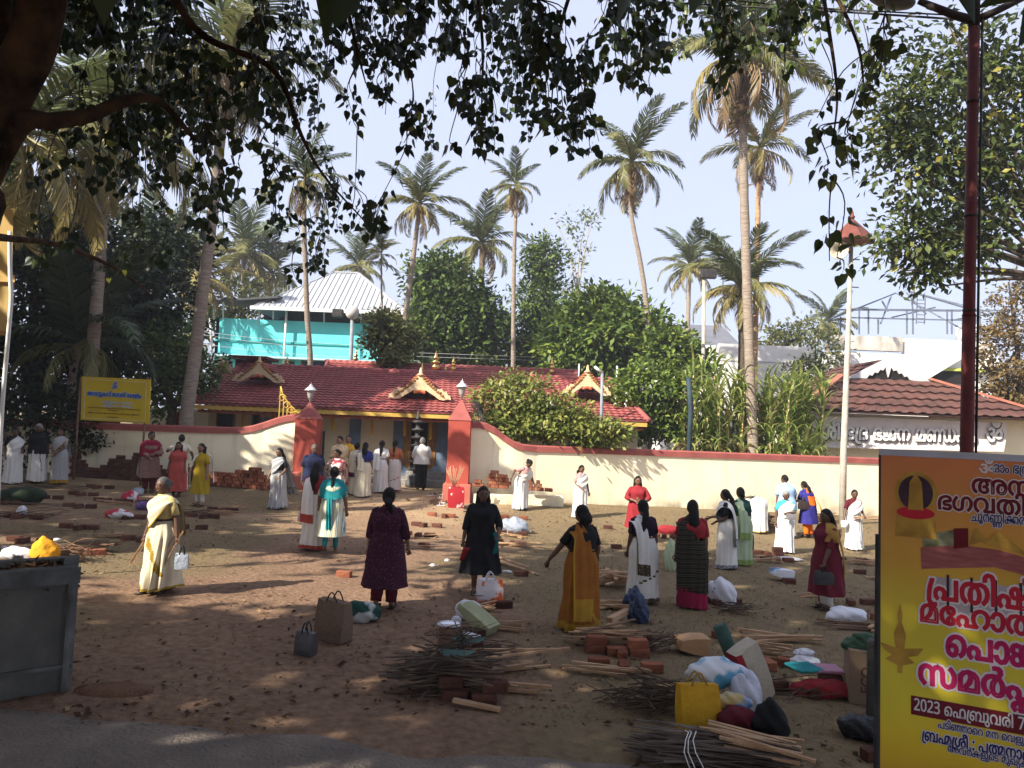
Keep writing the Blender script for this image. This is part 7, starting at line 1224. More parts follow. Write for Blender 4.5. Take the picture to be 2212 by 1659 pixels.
person(712, 1195, 1.58, 184, 'woman seen from behind in a striped kurta with a teal dupatta', dict(hair='braid', hend=.62, skin=1, st=1.05, stride=.06, L=(.16, -.06, .52), R=(-.165, -.04, .5), seed=3, shoes=0), [('kurta', STRIPE, kurta(.21, .5, 1.25)), ('leggings', TEAL, pants(.05, .028, .02)), ('dupatta', TEAL, lambda sp: shawl(.62, -.5, math.pi + .5, zc=.06)), ('dupatta_tail', TEAL, lambda sp: sash([(-.02, .118, .64), (-.02, .14, .5), (-.03, .15, .3)], [(.05, .118, .64), (.04, .14, .5), (.035, .15, .29)], fold=.01))])
person(674, 1187, 1.62, 178, 'woman seen from behind with long loose hair, white and red bordered sari', dict(hair='long', hend=.68, skin=1, st=1.0, stride=.03, seed=4, L=(.15, -.03, .5), shoes=0), sari(WHT, REDB, REDC, border=.05, wide=1.0, end=.33, fold=.05))
person(671, 1104, 1.72, 32, 'man with grey hair in a navy shirt and white mundu by the left gate pillar', dict(hair='short', hm=HMIX, skin=0, st=1.14, sw=1.12, seed=5, L=(.16, -.06, .5), R=(-.165, -.02, .49)), [('shirt', NAVY, shirt(.46)), ('mundu', [WHT, NAVY], wrap(.03, .0, None, .03, 1.05))])
person(598, 1099, 1.56, -24, 'woman in a grey white sari and black blouse stepping past the gate pillar', dict(hair='pony', hend=.72, hx=.04, skin=1, st=1.0, stride=.05, seed=6, yaw=-10, L=(.13, -.12, .56), R=(-.17, -.05, .53)), sari(GRYW, BLKB, BLACK, border=.02, end=.24, wide=1.25, fold=.07, loose=.09))
person(723, 1103, 1.60, -16, 'woman in a red blouse and white sari with red flowers inside the gateway', dict(hair='bun', skin=1, st=1.15, seed=7, R=(-.10, -.16, .72), L=(.15, -.04, .5)), sari(WFLOR, REDB, FLOR, border=.03, end=.4))
person(730, 1068, 1.72, -14, 'man with a moustache in a peach shirt, arms folded, inside the gateway', dict(hair='short', skin=2, st=1.12, sw=1.1, seed=8, L=(-.03, -.13, .66), R=(.03, -.14, .67), mous=1, poleL=(.8, .3, -.4), poleR=(-.8, .3, -.4), yaw=-12), [('shirt', PEACH, shirt(.45, .8)), ('mundu', [WHT, GOLDB], wrap(.03, .02, None, .03, 1.05))])
person(746, 1062, 1.70, 24, 'person in a deep yellow top half hidden behind the man with folded arms', dict(hair='short', skin=2, st=1.1, seed=9), [('shirt', YELLO, shirt(.45, .5)), ('mundu', [WHT, GOLDB], wrap(.03, .02, None, .03, 1.05))])
person(766, 1068, 1.54, 168, 'woman in a plain cream sari, leftmost of the women facing the temple door', dict(hair='bun', skin=1, st=1.05, seed=10), sari(OFFW, PUR2, OFFW, border=.0, end=.36, wide=1.1))
person(784, 1073, 1.60, 182, 'woman with long loose hair, blue blouse and cream sari facing the temple door', dict(hair='long', hend=.66, skin=1, st=1.08, stride=.035, seed=11), sari(OFFW, OFFW, cloth('blue_blouse', (.03, .04, .2), (.025, .03, .16)), border=.0, end=.5, wide=.8))
person(820, 1064, 1.60, 180, 'woman with a thick ponytail in an all white sari facing the temple door', dict(hair='pony', hend=.68, skin=1, st=1.06, stride=.03, seed=12), sari(WHT, WHT, WHT, border=.0, end=.45))
person(849, 1062, 1.62, 176, 'woman with an orange blouse and white cloth, rightmost facing the temple door', dict(hair='braid', hend=.68, skin=2, st=1.05, seed=13, R=(-.14, -.08, .6)), [('blouse', cloth('rust', (.45, .16, .07), (.38, .12, .05)), blouse(.62, .5)), ('wrap', [WHT, REDB], wrap(.03, .03, (2.6, .3, .9, .2, .12), .04, 1.1))])
person(908, 1059, 1.73, 186, 'grey haired man in a white shirt and black trousers at the temple door', dict(hair='short', hm=HGREY, skin=2, st=1.1, sw=1.12, seed=14, L=(.12, -.14, .62), R=(-.12, -.14, .62), stride=.05), [('shirt', WHT, shirt(.5, .85)), ('trousers', BLACK, pants(.078, .052, .0))])
SHG = 'people waiting in the shade at left'
person(78, 1044, 1.64, 6, 'white haired man in a black shirt and white mundu standing in the shade', dict(hair='short', hm=HGREY, skin=0, st=1.1, sw=1.1, seed=15), [('shirt', BLACK, shirt(.5, .45)), ('mundu', [WHT, NAVY], wrap(.05, .0, (-1.2, .6, -.6, .2, .05), .06, 1.12))], SHG)
person(25, 1045, 1.50, 48, 'woman wrapped in a white sari at the left edge, turned to the right', dict(hair='bun', skin=0, st=1.12, seed=16, L=(.1, -.12, .6)), sari(WHT, WHT, BLACK, border=.0, end=.5), SHG)
person(125, 1046, 1.55, -6, 'woman in a grey sari with gold hem, hands clasped, in the shade', dict(hair='lowbun', skin=1, st=1.02, seed=17, L=(.02, -.13, .56), R=(-.02, -.135, .565), poleL=(.9, .3, -.3), poleR=(-.9, .3, -.3)), sari(GRYW, OCHB, cloth('grey_blouse', (.4, .38, .33), (.3, .3, .27)), border=.06, end=.45, fold=.03), SHG)
LG_ = 'women chatting before the brick pile'
person(320, 1064, 1.66, 26, 'woman with a crimson shawl over a beige printed kurta by the brick pile', dict(hair='bun', skin=1, st=1.12, seed=18, yaw=25, L=(.06, -.16, .66), R=(.0, -.15, .58), poleL=(.8, .4, -.5), poleR=(-.8, .4, -.5)), [('kurta', BEIGE, kurta(.25, .9, 1.15)), ('trousers', MAROON, pants(.062, .042)), ('shawl', SHAWLR, lambda sp: shawl(.60, -1.9, math.pi + 1.9, w=1.06)), ('stole', WHT, lambda sp: sash([(-.15, .02, .6), (-.175, .04, .45), (-.19, .05, .28)], [(-.12, .08, .6), (-.13, .1, .45), (-.14, .1, .26)]))], LG_)
person(380, 1072, 1.46, 8, 'short woman in a plain coral kurta by the brick pile', dict(hair='front', hend=.8, skin=1, st=1.12, seed=19), [('kurta', CORAL, kurta(.1, .42, 1.15, .042)), ('trousers', BLACK, pants(.05, .035))], LG_)
person(385, 1061, 1.58, 200, 'woman with a bun and cream top, hand raised, behind the coral kurta', dict(hair='bun', skin=1, st=1.0, seed=20, R=(-.2, -.08, .6), L=(.22, -.1, .7), hdL=(0, 0, .8), curlL=.1), sari(OFFW, OFFW, OFFW, border=.0, end=.4), LG_)
person(430, 1093, 1.57, -22, 'young woman in a mustard yellow kurta with white dupatta and leggings', dict(hair='front', hend=.66, skin=2, st=.98, seed=21, R=(-.13, -.1, .56), L=(.15, -.03, .5)), [('kurta', YELK, kurta(.2, .42, 1.15, .042)), ('leggings', WHT, pants(.05, .03)), ('dupatta', WHT, lambda sp: sash([(-.15, -.06, .30), (-.14, -.10, .5), (-.06, -.11, .70), (.0, -.06, .83), (.05, .04, .855), (.09, .1, .75), (.16, .11, .4)], [(-.19, -.0, .28), (-.165, -.04, .5), (-.115, -.06, .72), (-.06, -.02, .845), (.03, .07, .84), (.13, .09, .75), (.2, .06, .38)]))], LG_)
person(1035, 1282, 1.62, 4, 'woman with long hair in a long black dress holding a red book', dict(hair='front', hend=.72, fr=1, skin=0, st=1.1, seed=22, R=(-.17, -.05, .5), L=(.15, -.15, .59), curlR=.9, curlL=.8, yaw=8), [('dress', BLACK, kurta(.2, .72, 1.42)), ('turquoise_scarf', TEAL, lambda sp: sash([(.1, -.12, .6), (.12, -.14, .5), (.1, -.15, .4)], [(.15, -.1, .6), (.15, -.12, .5), (.14, -.14, .4)], fold=.012))])
person(1124, 1101, 1.52, 52, 'woman in a white sari stooping over the bricks by the wall', dict(hair='bun', skin=0, st=1.1, seed=23, lean=24, R=(-.28, .06, .62), L=(.14, -.22, .55), nod=25), sari(WHT, BLKB, FLOR, border=.012, end=.5, fold=.05))
person(1252, 1119, 1.48, 24, 'woman in a white sari with red flowered blouse standing against the wall', dict(hair='pony', hend=.8, hx=-.03, skin=1, st=1.02, seed=24, nod=14, yaw=15, R=(-.06, -.14, .58), L=(.15, -.05, .5)), sari(WHT, WHT, FLOR, border=.0, end=.4, fold=.05))
person(1374, 1170, 1.56, 0, 'woman in a red kurta with long hair, facing the viewer, holding kindling', dict(hair='front', hend=.68, skin=1, st=1.12, seed=25, R=(-.07, -.15, .64), L=(.07, -.155, .63), yaw=6, poleR=(-.9, .3, -.3), poleL=(.9, .3, -.3)), [('kurta', REDC, kurta(.22, .75, 1.25)), ('trousers', REDC, pants(.055, .035))])
person(1252, 1362, 1.60, 212, 'woman in an ochre sari and black blouse seen from behind, arm held out', dict(hair='bob', skin=0, st=1.1, seed=26, L=(.22, -.15, .56), R=(-.16, -.05, .52), hdL=(0, 0, -1.2), curlL=.6, yaw=10), sari(OCH, OCHB, BLACK, border=.06, end=.12, wide=1.25, fold=.075, flare=1.28, diag=(1.2, .25, 2.4, .05, .12)))
person(1386, 1302, 1.56, 196, 'woman in a white sari with brown figured border seen from behind', dict(hair='pony', hend=.66, hx=.05, skin=0, st=1.1, seed=27), sari(WHT, BRNB, cloth('plum_blouse', (.025, .012, .025), (.02, .01, .02)), border=.045, end=.3, wide=.9, diag=(2.6, .33, .7, .2, .13), fold=.05))
person(1491, 1313, 1.62, 178, 'woman in a striped black and olive sari over magenta, hair to her waist', dict(hair='long', hend=.56, skin=1, st=1.12, seed=28), [('blouse', REDC, blouse(.66, .45)), ('petticoat', MAG, lambda sp: skirt(sp, .32, .02, 1.05, .03)), ('sari_wrap', [OLIVES, OLIVES], lambda sp: skirt(sp, .64, .16, 1.12, .03)), ('sari_drape', [OLIVES, OLIVES], pall(.22, 1, 1.2))])
person(1568, 1229, 1.58, 246, 'woman in a white sari with broad black border, gesturing with one hand', dict(hair='long', hend=.68, skin=0, st=1.06, seed=29, R=(-.08, -.2, .64), L=(.08, -.12, .6), curlR=.2), sari(WHT, BLKB, BLACK, border=.05, end=.3, diag=(-2.6, .6, -1.0, .06, .14), fold=.05))
person(1600, 1220, 1.60, 206, 'woman in a pale green sari with dark green blouse beside the black bordered one', dict(hair='lowbun', skin=0, st=1.12, seed=30, R=(-.16, -.02, .5)), sari(PGRN, cloth('green_border', (.3, .4, .12), (.2, .28, .08), voro=20, lo=.1, hi=.3), DGRN, border=.07, end=.36, wide=1.1))
person(1638, 1150, 1.56, 196, 'woman in white bending right over to the ground by the wall', dict(hair='bun', skin=1, st=1.2, seed=31, lean=88, R=(-.1, -.3, .7), L=(.1, -.3, .7), drop=.03), sari(WHT, GOLDB, WHT, border=.02, end=.6))
person(1697, 1160, 1.68, 190, 'man in a sky blue shirt seen from behind near the wall', dict(hair='short', skin=0, st=1.16, sw=1.12, seed=32, lean=8), [('shirt', SKYB, shirt(.46, .45)), ('mundu', [WHT, WHT], wrap(.03, .0, None, .03, 1.05))])
person(1694, 1194, 1.46, -4, 'old woman with white hair in a white sari and aqua blouse', dict(hair='bun', hm=HGREY, skin=0, st=1.1, seed=33, R=(-.16, -.04, .5), L=(.0, -.15, .68), poleL=(.9, .2, -.3)), sari(WHT, WHT, AQUA, border=.0, end=.45, fold=.06))
person(1745, 1161, 1.54, 206, 'woman in orange and royal blue with a dark shoulder bag by the wall', dict(hair='pony', hend=.74, skin=1, st=1.1, seed=34, lean=14, L=(.14, -.18, .66)), [('kurta', ROYAL, kurta(.25, .45, 1.3)), ('trousers', ORNG, pants(.06, .045)), ('dupatta', ORNG, lambda sp: shawl(.56, 1.1, math.pi + .4, w=1.03)), ('dupatta_tail', YELLO, lambda sp: sash([(-.14, .06, .7), (-.2, .12, .5), (-.24, .14, .34)], [(-.1, .1, .7), (-.12, .15, .5), (-.15, .18, .34)]))])
person(1784, 1316, 1.58, -82, 'woman in a maroon kurta with mustard dupatta and very long hair, in profile', dict(hair='long', hend=.52, skin=0, st=1.16, seed=35, L=(.13, -.1, .5), R=(-.14, -.02, .5), curlL=.9), [('kurta', MRK, kurta(.16, .62, 1.25)), ('leggings', WHT, pants(.052, .036, .0)), ('dupatta', MUST, lambda sp: shawl(.66, -.9, math.pi + 1.0, zc=.03)), ('dupatta_tail', MUST, lambda sp: sash([(.13, .05, .7), (.14, .09, .5), (.13, .1, .3)], [(.06, .11, .7), (.07, .14, .5), (.07, .14, .28)]))])
person(1843, 1187, 1.52, 4, 'woman in a white sari and red blouse carrying sticks across her arm', dict(hair='bun', skin=0, st=1.0, seed=36, L=(.1, -.14, .6), R=(-.2, -.06, .52), stride=.04), sari(WHT, BLKB, MAROON, border=.0, end=.4, diag=(-1.3, .6, -1.35, .05, .045), fold=.04))
finish_people()
# ---------------------------------------------------------------- signs, poles, wires
def quad_board(o, pts, th=.05):
    a, b, c, d = [Vector(p) - o.location for p in pts]; n = (b - a).cross(d - a).normalized(); return MB().prism([a, b, c, d], n * (-th) if n.y < 0 else n * th)
# yellow signboard on two posts
SY = 21.4; sb = [P(174, 907, SY), P(321, 915, SY), P(325, 820, SY), P(177, 813, SY)]
so = empty('signboard', (sb[0].x + 1, SY, float(gz(-11, SY))), label='yellow temple signboard on two thin posts before the left wall', cat='sign'); loc = lambda p: p - so.location
SYEL = M('sign_yellow', (.55, .40, .012), (.47, .34, .012), scale=2, rough=.5); SPALE = M('sign_cream', (.62, .55, .3), scale=3); SBLUE = M('sign_blue', (.04, .12, .42), (.03, .09, .3), scale=2); SLBL = M('sign_pale_blue', (.45, .52, .6), scale=2); SBRN = M('sign_brown', (.07, .03, .012), scale=2)
quad_board(so, sb, .05).build('panel', SYEL, so)
rx = (sb[1] - sb[0]).normalized(); up = (sb[3] - sb[0]).normalized(); Wd = (sb[1] - sb[0]).length; Hd = (sb[3] - sb[0]).length; nf = Vector((0, -1, 0))
def onb(s, t, lift=.03): return sb[0] + rx * (Wd * s) + up * (Hd * t) + nf * lift
mb = MB()
for (s0, t0, s1, t1) in ((.05, .05, .95, .05), (.05, .94, .95, .94), (.05, .05, .05, .94), (.95, .05, .95, .94)): mb.bar(loc(onb(s0, t0, .006)), loc(onb(s1, t1, .006)), .018, .018)
mb.build('border_line', SPALE, so); MB().bar(loc(onb(.1, .30, .008)), loc(onb(.88, .30, .008)), .02, .014).build('ruled_line', SBRN, so)
def sword(me, s, t, mat, lift): place_word(me, mat, onb(s, t, 0), rx, up, so, lift)
for key, s, t, wd, h, m, bo_ in (('s1', .09, .575, .80, .13, SBLUE, .006), ('s2', .3, .42, .46, .07, SLBL, .003), ('s2', .3, .34, .46, .065, SLBL, .003), ('om', .45, .74, .085, .17, SBLUE, .006)):
    if m is SBLUE: sword(word_mesh(key, h, bo_ + .012, wd * Wd)[0], s, t, M('sign_white', (.6, .62, .66), scale=2), .012)
    sword(word_mesh(key, h, bo_, wd * Wd)[0], s, t, m, .02)
for txt, s, t, wd, h in (('Managed By', .40, .245, .16, .05), ('AMBATTUKAVU BHAGAVATHI KSHETHRA SAMITHI', .1, .165, .76, .06), ('Ambattukavu', .39, .09, .17, .05)): sword(latin_mesh(txt, h, .001, wd * Wd)[0], s, t, SBRN, .012)
for u, v0 in ((175, 1040), (319, 1000)):
    a = P(u, 815, SY + .05); MB().tube([loc(Vector((a.x, SY + .05, float(gz(a.x, SY)) - .1))), loc(Vector((a.x, SY + .05, a.z)))], .03, 6).build('post', M('rust_post', (.14, .08, .055), (.2, .12, .08), scale=8), so)

# festival poster on its frame, lower right
pa = P(1903, 979, 5.0); po = empty('festival_poster', (pa.x, 5.0, float(gz(2.5, 5))), label='tall orange and yellow festival poster standing at the lower right', cat='poster'); th = R(-27)
PX = Vector((math.cos(th), math.sin(th), 0)); PZ = Vector((-.01, 0, 1)).normalized(); PN = PX.cross(PZ).normalized(); PH = pa.z - float(gz(pa.x, 5)) - .05; PW = 1.75
def pp(s, t, lift=0.): return pa - po.location + PX * s - PZ * t + PN * lift      # s metres right, t metres down from the top left corner
def poster_mat():
    m = bpy.data.materials.new('poster_print'); m.use_nodes = True; n, l = m.node_tree.nodes, m.node_tree.links; b = n['Principled BSDF']; b.inputs['Roughness'].default_value = .45
    tc = n.new('ShaderNodeTexCoord'); sp = n.new('ShaderNodeSeparateXYZ'); l.new(tc.outputs['Object'], sp.inputs[0]); z1 = float(pp(0, 0).z); r = n.new('ShaderNodeValToRGB'); mr = n.new('ShaderNodeMapRange'); mr.inputs[1].default_value = z1; mr.inputs[2].default_value = z1 - PH; l.new(sp.outputs['Z'], mr.inputs[0])
    e = r.color_ramp.elements; st = [(0, (.66, .17, .02)), (.12, (.66, .25, .014)), (.28, (.64, .34, .012)), (.42, (.72, .56, .02)), (.62, (.76, .62, .03)), (.72, (.78, .56, .015)), (.86, (.66, .35, .012)), (1, (.58, .25, .012))]
    e[0].position, e[0].color = st[0][0], (*st[0][1], 1); e[1].position, e[1].color = 1, (*st[-1][1], 1)
    for p, c in st[1:-1]: q = e.new(p); q.color = (*c, 1)
    ns = n.new('ShaderNodeTexNoise'); ns.inputs['Scale'].default_value = 3; mx = n.new('ShaderNodeMixRGB'); mx.blend_type = 'MULTIPLY'; mx.inputs[0].default_value = .35; l.new(tc.outputs['Object'], ns.inputs['Vector']); l.new(r.outputs[0], mx.inputs[1]); l.new(mr.outputs[0], r.inputs[0]); l.new(ns.outputs['Fac'], mx.inputs[2]); l.new(mx.outputs[0], b.inputs['Base Color']); return m
MB().prism([pp(0, 0), pp(PW, 0), pp(PW, PH), pp(0, PH)], PN * -.03).build('sheet', poster_mat(), po)
MB().prism([pp(-.012, -.03, .012), pp(PW, -.03, .012), pp(PW, .012, .012), pp(-.012, .012, .012)], PN * -.06).build('top_rail', M('grey_rail', (.42, .43, .5), (.35, .36, .42), scale=4), po)
mb = MB(); mb.prism([pp(-.014, 0, .004), pp(.0, 0, .004), pp(.0, PH, .004), pp(-.014, PH, .004)], PN * -.05); mb.bar(pp(-.02, .55, -.07), pp(-.03, PH + .1, -.07), .02); mb.build('side_rail', M('dark_rail', (.03, .032, .036), (.06, .06, .065), scale=4), po)
def flat(name, pts, mat, lift, th_=.002): return MB().prism([pp(s, t, lift) for s, t in pts], PN * -th_).build(name, mat, po)
def disc(s, t, a, b, n=24, a0=0, a1=2 * math.pi): return [(s + a * math.cos(a0 + (a1 - a0) * i / n), t + b * math.sin(a0 + (a1 - a0) * i / n)) for i in range(n + (a1 - a0 < 6.2))]
PMAR = M('print_maroon', (.15, .012, .02), (.12, .01, .018), scale=3); PRED = M('print_red', (.48, .02, .035), (.42, .015, .04), scale=3); PMAG = M('print_magenta', (.45, .015, .10), (.4, .012, .09), scale=3); PNAV = M('print_navy', (.02, .022, .13), (.018, .02, .11), scale=3); PWH = M('print_white', (.66, .62, .64), (.6, .57, .6), scale=3); PGOLD = M('print_gold', (.5, .3, .05), (.3, .16, .03), scale=9, lo=.3, hi=.7); PDRK = M('print_dark', (.035, .02, .03), (.06, .03, .05), scale=8); PROOF = M('print_roof', (.36, .12, .11), (.26, .07, .07), scale=8, stretch=(1, 1, 6)); PWALL = M('print_wall', (.42, .36, .36), (.34, .3, .33), scale=3); PGREEN = M('print_leaf', (.1, .12, .05), (.3, .28, .18), scale=16)
KP = 1600 / 5.0 / 1.0      # about 320 overview pixels to the metre along the poster's near edge
def line(key, u, v, h, mat, bold, ow, wfit=None, lift=.004):
    r_ = ray(u, v); n_ = PN; hit = CAM + r_ * ((pa - CAM).dot(n_) / r_.dot(n_)) - pa; s, t = hit.dot(PX), -hit.dot(PZ)
    o_ = po.location + pp(s, t)
    for mt, b_, lf in (((PWH, bold + ow, lift),) if ow else ()) + ((mat, bold, lift + .003),):
        me, _ = word_mesh(key, h, b_, wfit); place_word(me, mt, o_, PX, PZ, po, lf, 'lettering')
line('om', 2113, 1022, .075, PWH, .002, 0); line('t0', 2143, 1018, .066, PNAV, .001, .004, .27)
line('t1', 2097, 1062, .115, PMAR, .004, .006, .86); line('t2', 2023, 1098, .115, PMAR, .004, .006, 1.04); line('t3', 2096, 1123, .062, PNAV, .001, .004, .4)
line('t4', 1998, 1290, .165, PRED, .0065, .011, .76); line('t5', 1982, 1339, .145, PRED, .006, .01, .95); line('t6', 2038, 1412, .165, PMAG, .0075, .011, .74); line('t7', 1978, 1473, .16, PMAG, .0075, .011, .96)
flat('date_bar', [((1963 - 1903) / 335, 1.56), (PW - .1, 1.56), (PW - .1, 1.68), ((1963 - 1903) / 335, 1.68)], PMAR, .004)
line('t8', 1968, 1530, .075, PWH, .0015, 0, .9, .008); line('t9', 2020, 1569, .05, PNAV, .001, .004, .58); line('t10', 1985, 1595, .072, PNAV, .002, .005, .64); line('t11', 2040, 1620, .048, PNAV, .001, .004, .54)
# small picture of the temple, the round emblem and the brass lamp printed on the sheet
flat('printed_wall', [(.30, .78), (1.2, .80), (1.2, 1.02), (.34, 1.0)], PWALL, .003); flat('printed_roof', [(.235, .60), (.47, .56), (.66, .57), (1.25, .70), (1.25, .80), (.64, .68), (.24, .74)], PROOF, .006)
flat('printed_trees', [(.24, .52), (.42, .47), (.44, .57), (.25, .6)], PGREEN, .004); flat('printed_turret', [(.42, .46), (.50, .45), (.50, .57), (.42, .59)], PMAR, .008); flat('printed_crest', [(.5, .56), (.54, .44), (.6, .52), (.66, .45), (.74, .52), (.84, .60), (.7, .56), (.62, .55), (.57, .53)], PGOLD, .009)
for k in range(5): flat('printed_pillar', [(.38 + .13 * k, .76), (.395 + .13 * k, .76), (.395 + .13 * k, .98), (.38 + .13 * k, .98)], PDRK, .006)
flat('emblem_halo', disc(.205, .245, .125, .135), PGOLD, .003); flat('emblem_disc', disc(.205, .25, .1, .115), PDRK, .006); flat('emblem_base', [(.10, .36), (.31, .36), (.325, .54), (.085, .54)], PGOLD, .007); flat('emblem_cushion', disc(.205, .38, .11, .04), PRED, .009); flat('emblem_centre', [(.17, .18), (.205, .12), (.24, .18), (.25, .36), (.16, .36)], PGOLD, .011)
flat('printed_lamp', [(.10, 1.05), (.115, .98), (.13, 1.05), (.125, 1.1), (.15, 1.18), (.14, 1.27), (.25, 1.25), (.22, 1.30), (.16, 1.32), (.2, 1.35), (.13, 1.38), (.13, 1.43), (.10, 1.43), (.10, 1.38), (.03, 1.35), (.07, 1.32), (.02, 1.29), (.0, 1.25), (.09, 1.27), (.08, 1.18), (.105, 1.1)], PGOLD, .005)
flat('printed_head', disc(.78, 2.05, .11, .12, 20), M('print_grey', (.3, .27, .26), (.5, .47, .46), scale=12), .004)

# red street pole behind the poster, lamp arms at its head
Y0 = 7.0; a, b = P(2088, 985, Y0), P(2104, 60, Y0); g = float(gz(a.x, Y0)); o = empty('street_pole', (a.x, Y0, g), label='tall red painted steel pole behind the poster, two lamp arms on top', cat='pole'); q = lambda p: p - o.location
RP = M('pole_red', (.15, .03, .026), (.10, .02, .02), scale=5, rough=.6, bump=.2)
mid = a.lerp(b, .32); MB().tube([q(Vector((a.x, Y0, g - .1))), q(a), q(mid)], [.06, .058, .057], 14).tube([q(mid), q(mid + Vector((0, 0, .03))), q(b)], [.061, .052, .05], 14).build('shaft', RP, o)
mb = MB(); 
for t in (.33, .55, .82): c = a.lerp(b, t); mb.tube([q(c), q(c + Vector((0, 0, .02)))], .058, 12)
mb.tube([q(a + Vector((.075, -.02, 0))), q(b + Vector((.07, -.02, .1)))], .012, 6); mb.build('clamps_and_cable', BLK, o)
top = P(2104, 45, Y0); mb = MB(); mb.tube([q(top - Vector((0, 0, .1))), q(P(2106, -60, Y0))], .05, 10)
mb.tube([q(top), q(P(2060, 32, Y0)), q(P(1985, 2, Y0))], [.045, .04, .03], 8); mb.tube([q(top), q(P(2150, 25, Y0)), q(P(2260, -30, Y0))], [.04, .035, .03], 8); mb.build('arms', M('arm_dark', (.045, .03, .028), (.07, .05, .045), scale=6), o)
c = P(1925, -4, Y0); MB().ball(q(c), (.24, .13, .085), 16, k=8, rot=Euler((0, R(14), 0)).to_matrix()).build('lamp_head', M('lamp_grey', (.22, .22, .21), (.16, .16, .15), scale=4, rough=.5), o)
# white pole with a horn loudspeaker under a small tin roof
Y1 = 22.9; a, b = P(1822, 985, Y1), P(1840, 505, Y1); g = float(gz(a.x, Y1)); o = empty('speaker_pole', (a.x, Y1, g), label='white pole topped by a little red tin roof and a horn loudspeaker', cat='pole'); q = lambda p: p - o.location
MB().tube([q(Vector((a.x, Y1, g - .1))), q(a), q(b)], [.105, .1, .055], 10).build('shaft', M('pole_whitewash', (.46, .42, .36), (.36, .32, .27), scale=4, bump=.2), o)
ap = q(P(1841, 470, Y1)); e = q(P(1841, 522, Y1)); r = .70; mb = MB()
for k in range(8):
    A0, A1 = math.pi / 4 * k, math.pi / 4 * (k + 1); mb.add([ap, e + Vector((r * math.cos(A0), r * math.sin(A0), 0)), e + Vector((r * math.cos(A1), r * math.sin(A1), -.02)), e + Vector((0, 0, .02))], [(0, 1, 2), (1, 3, 2)])
mb.lathe([(.06, 0), (.09, .06), (.04, .12), (.05, .17), (.008, .28)], 8, ap - Vector((0, 0, .04))); mb.build('tin_roof', M('tin_red', (.2, .062, .045), (.13, .042, .033), scale=4, rough=.6), o)
hc = q(P(1812, 541, Y1 - .1)); rot = Vector((-.25, -1, -.15)).to_track_quat('Z', 'Y').to_matrix(); mb = MB(); mb.lathe([(.045, -.3), (.06, -.2), (.1, -.08), (.2, .05), (.27, .08), (.285, .09), (.26, .08), (.19, .05), (.08, -.05), (.03, -.1)], 16); mb.v = [rot @ Vector(x) + hc for x in mb.v]; mb.build('horn', M('horn_cream', (.62, .56, .44), (.52, .47, .37), scale=3, rough=.5), o)
mb = MB(); mb.bar(hc, q(P(1838, 545, Y1)), .05); 
for v, s in ((560, 1), (620, 1), (690, -1), (760, 1), (850, -1)): c = q(P(1836 - (v - 560) * .035, v, Y1)); mb.bar(c, c + Vector((.3 * s, 0, 0)), .03)
mb.build('bracket', BLK, o)
# other slim poles
def pole(label, u0, v0, u1, v1, Y, r, head, mat=None, cat='lamp post'):
    a, b = P(u0, v0, Y), P(u1, v1, Y); g = float(gz(a.x, Y)); o = empty('lamp_post', (a.x, Y, g), label=label, cat=cat); q = lambda p: p - o.location
    MB().tube([q(Vector((a.x, Y, g - .1))), q(a), q(b)], [r * 1.2, r * 1.1, r], 8).build('shaft', mat or M('steel_post', (.2, .22, .25), (.28, .3, .32), scale=4), o)
    if head == 'globe': MB().ball(q(b) + Vector((0, 0, .25)), .36, 14, k=8).build('globe', M('globe_white', (.6, .58, .56), (.42, .4, .38), scale=3), o); MB().box(q(b) + Vector((-.75, 0, .2)), (.55, .3, .4), bev=.03).build('flood_lamp', BLK, o)
    if head == 'flood': MB().box(q(b) + Vector((.2, -.05, .0)), (.75, .3, .45), bev=.03).build('flood_lamp', BLK, o)
    if head == 'tube': MB().tube([q(b), q(b) + Vector((-.28, -.1, .2))], .05, 8).build('lamp_head', WHITE, o)
    return o
pole('street lamp with a round white globe and flood light before the turquoise house', 757, 800, 761, 686, 38, .09, 'globe'); pole('whitewashed lamp pole with a flood light behind the sugarcane', 1518, 900, 1521, 592, 36, .085, 'flood', MATS['pole_whitewash']); pole('slim lamp post with a white tube light before the right temple crest', 1299, 900, 1301, 806, 25.6, .05, 'tube')
MB().tube([P(1487, 975, 26.2) - Vector((0, 0, 1.6)), P(1492, 880, 26.2), P(1487, 815, 26.2)], [.09, .09, .085], 8).build('blue_pipe', M('pipe_blue', (.022, .04, .05), (.04, .065, .08), scale=4, bump=.3), label='blue grey pipe standing among the sugarcane', cat='pipe')
for u, v, Y, h, lb in ((1333, 818, 29.5, 46, 'thin white post at the right end of the temple roof'), (1251, 800, 32, 24, 'yellow tipped post at the end of the upper ridge')): MB().tube([P(u, v, Y) - Vector((0, 0, .5)), P(u, v - h * .6, Y)], .035, 6).build('ridge_post', WHITE, label=lb, cat='post')
def wire(label, pts, r=.012, mat=BLK):
    p = [P(*q) for q in pts]; c = crv(p, 8); MB().tube(c, r, 4, caps=False).build('wire', mat, label=label, cat='wire')
wire('dark overhead cable crossing the leaves to the red pole', [(900, -25, 9), (1450, 6, 8.4), (1760, 22, 7.8), (2104, 44, 7.0)], .011); wire('thinner cable running to the lamp arm', [(1300, -30, 8.5), (1700, 12, 8), (2060, 33, 7.0)], .008)
LW_ = M('pale_wire', (.45, .45, .45)); 
for k, (v0, v1, v2) in enumerate([(718, 735, 752), (724, 744, 765), (745, 762, 780)]): wire('pale power line before the turquoise house, %s of three' % ('top', 'middle', 'lowest')[k], [(300, v0 - 20, 41), (600, v1, 41), (905, v2, 41)], .016, LW_)
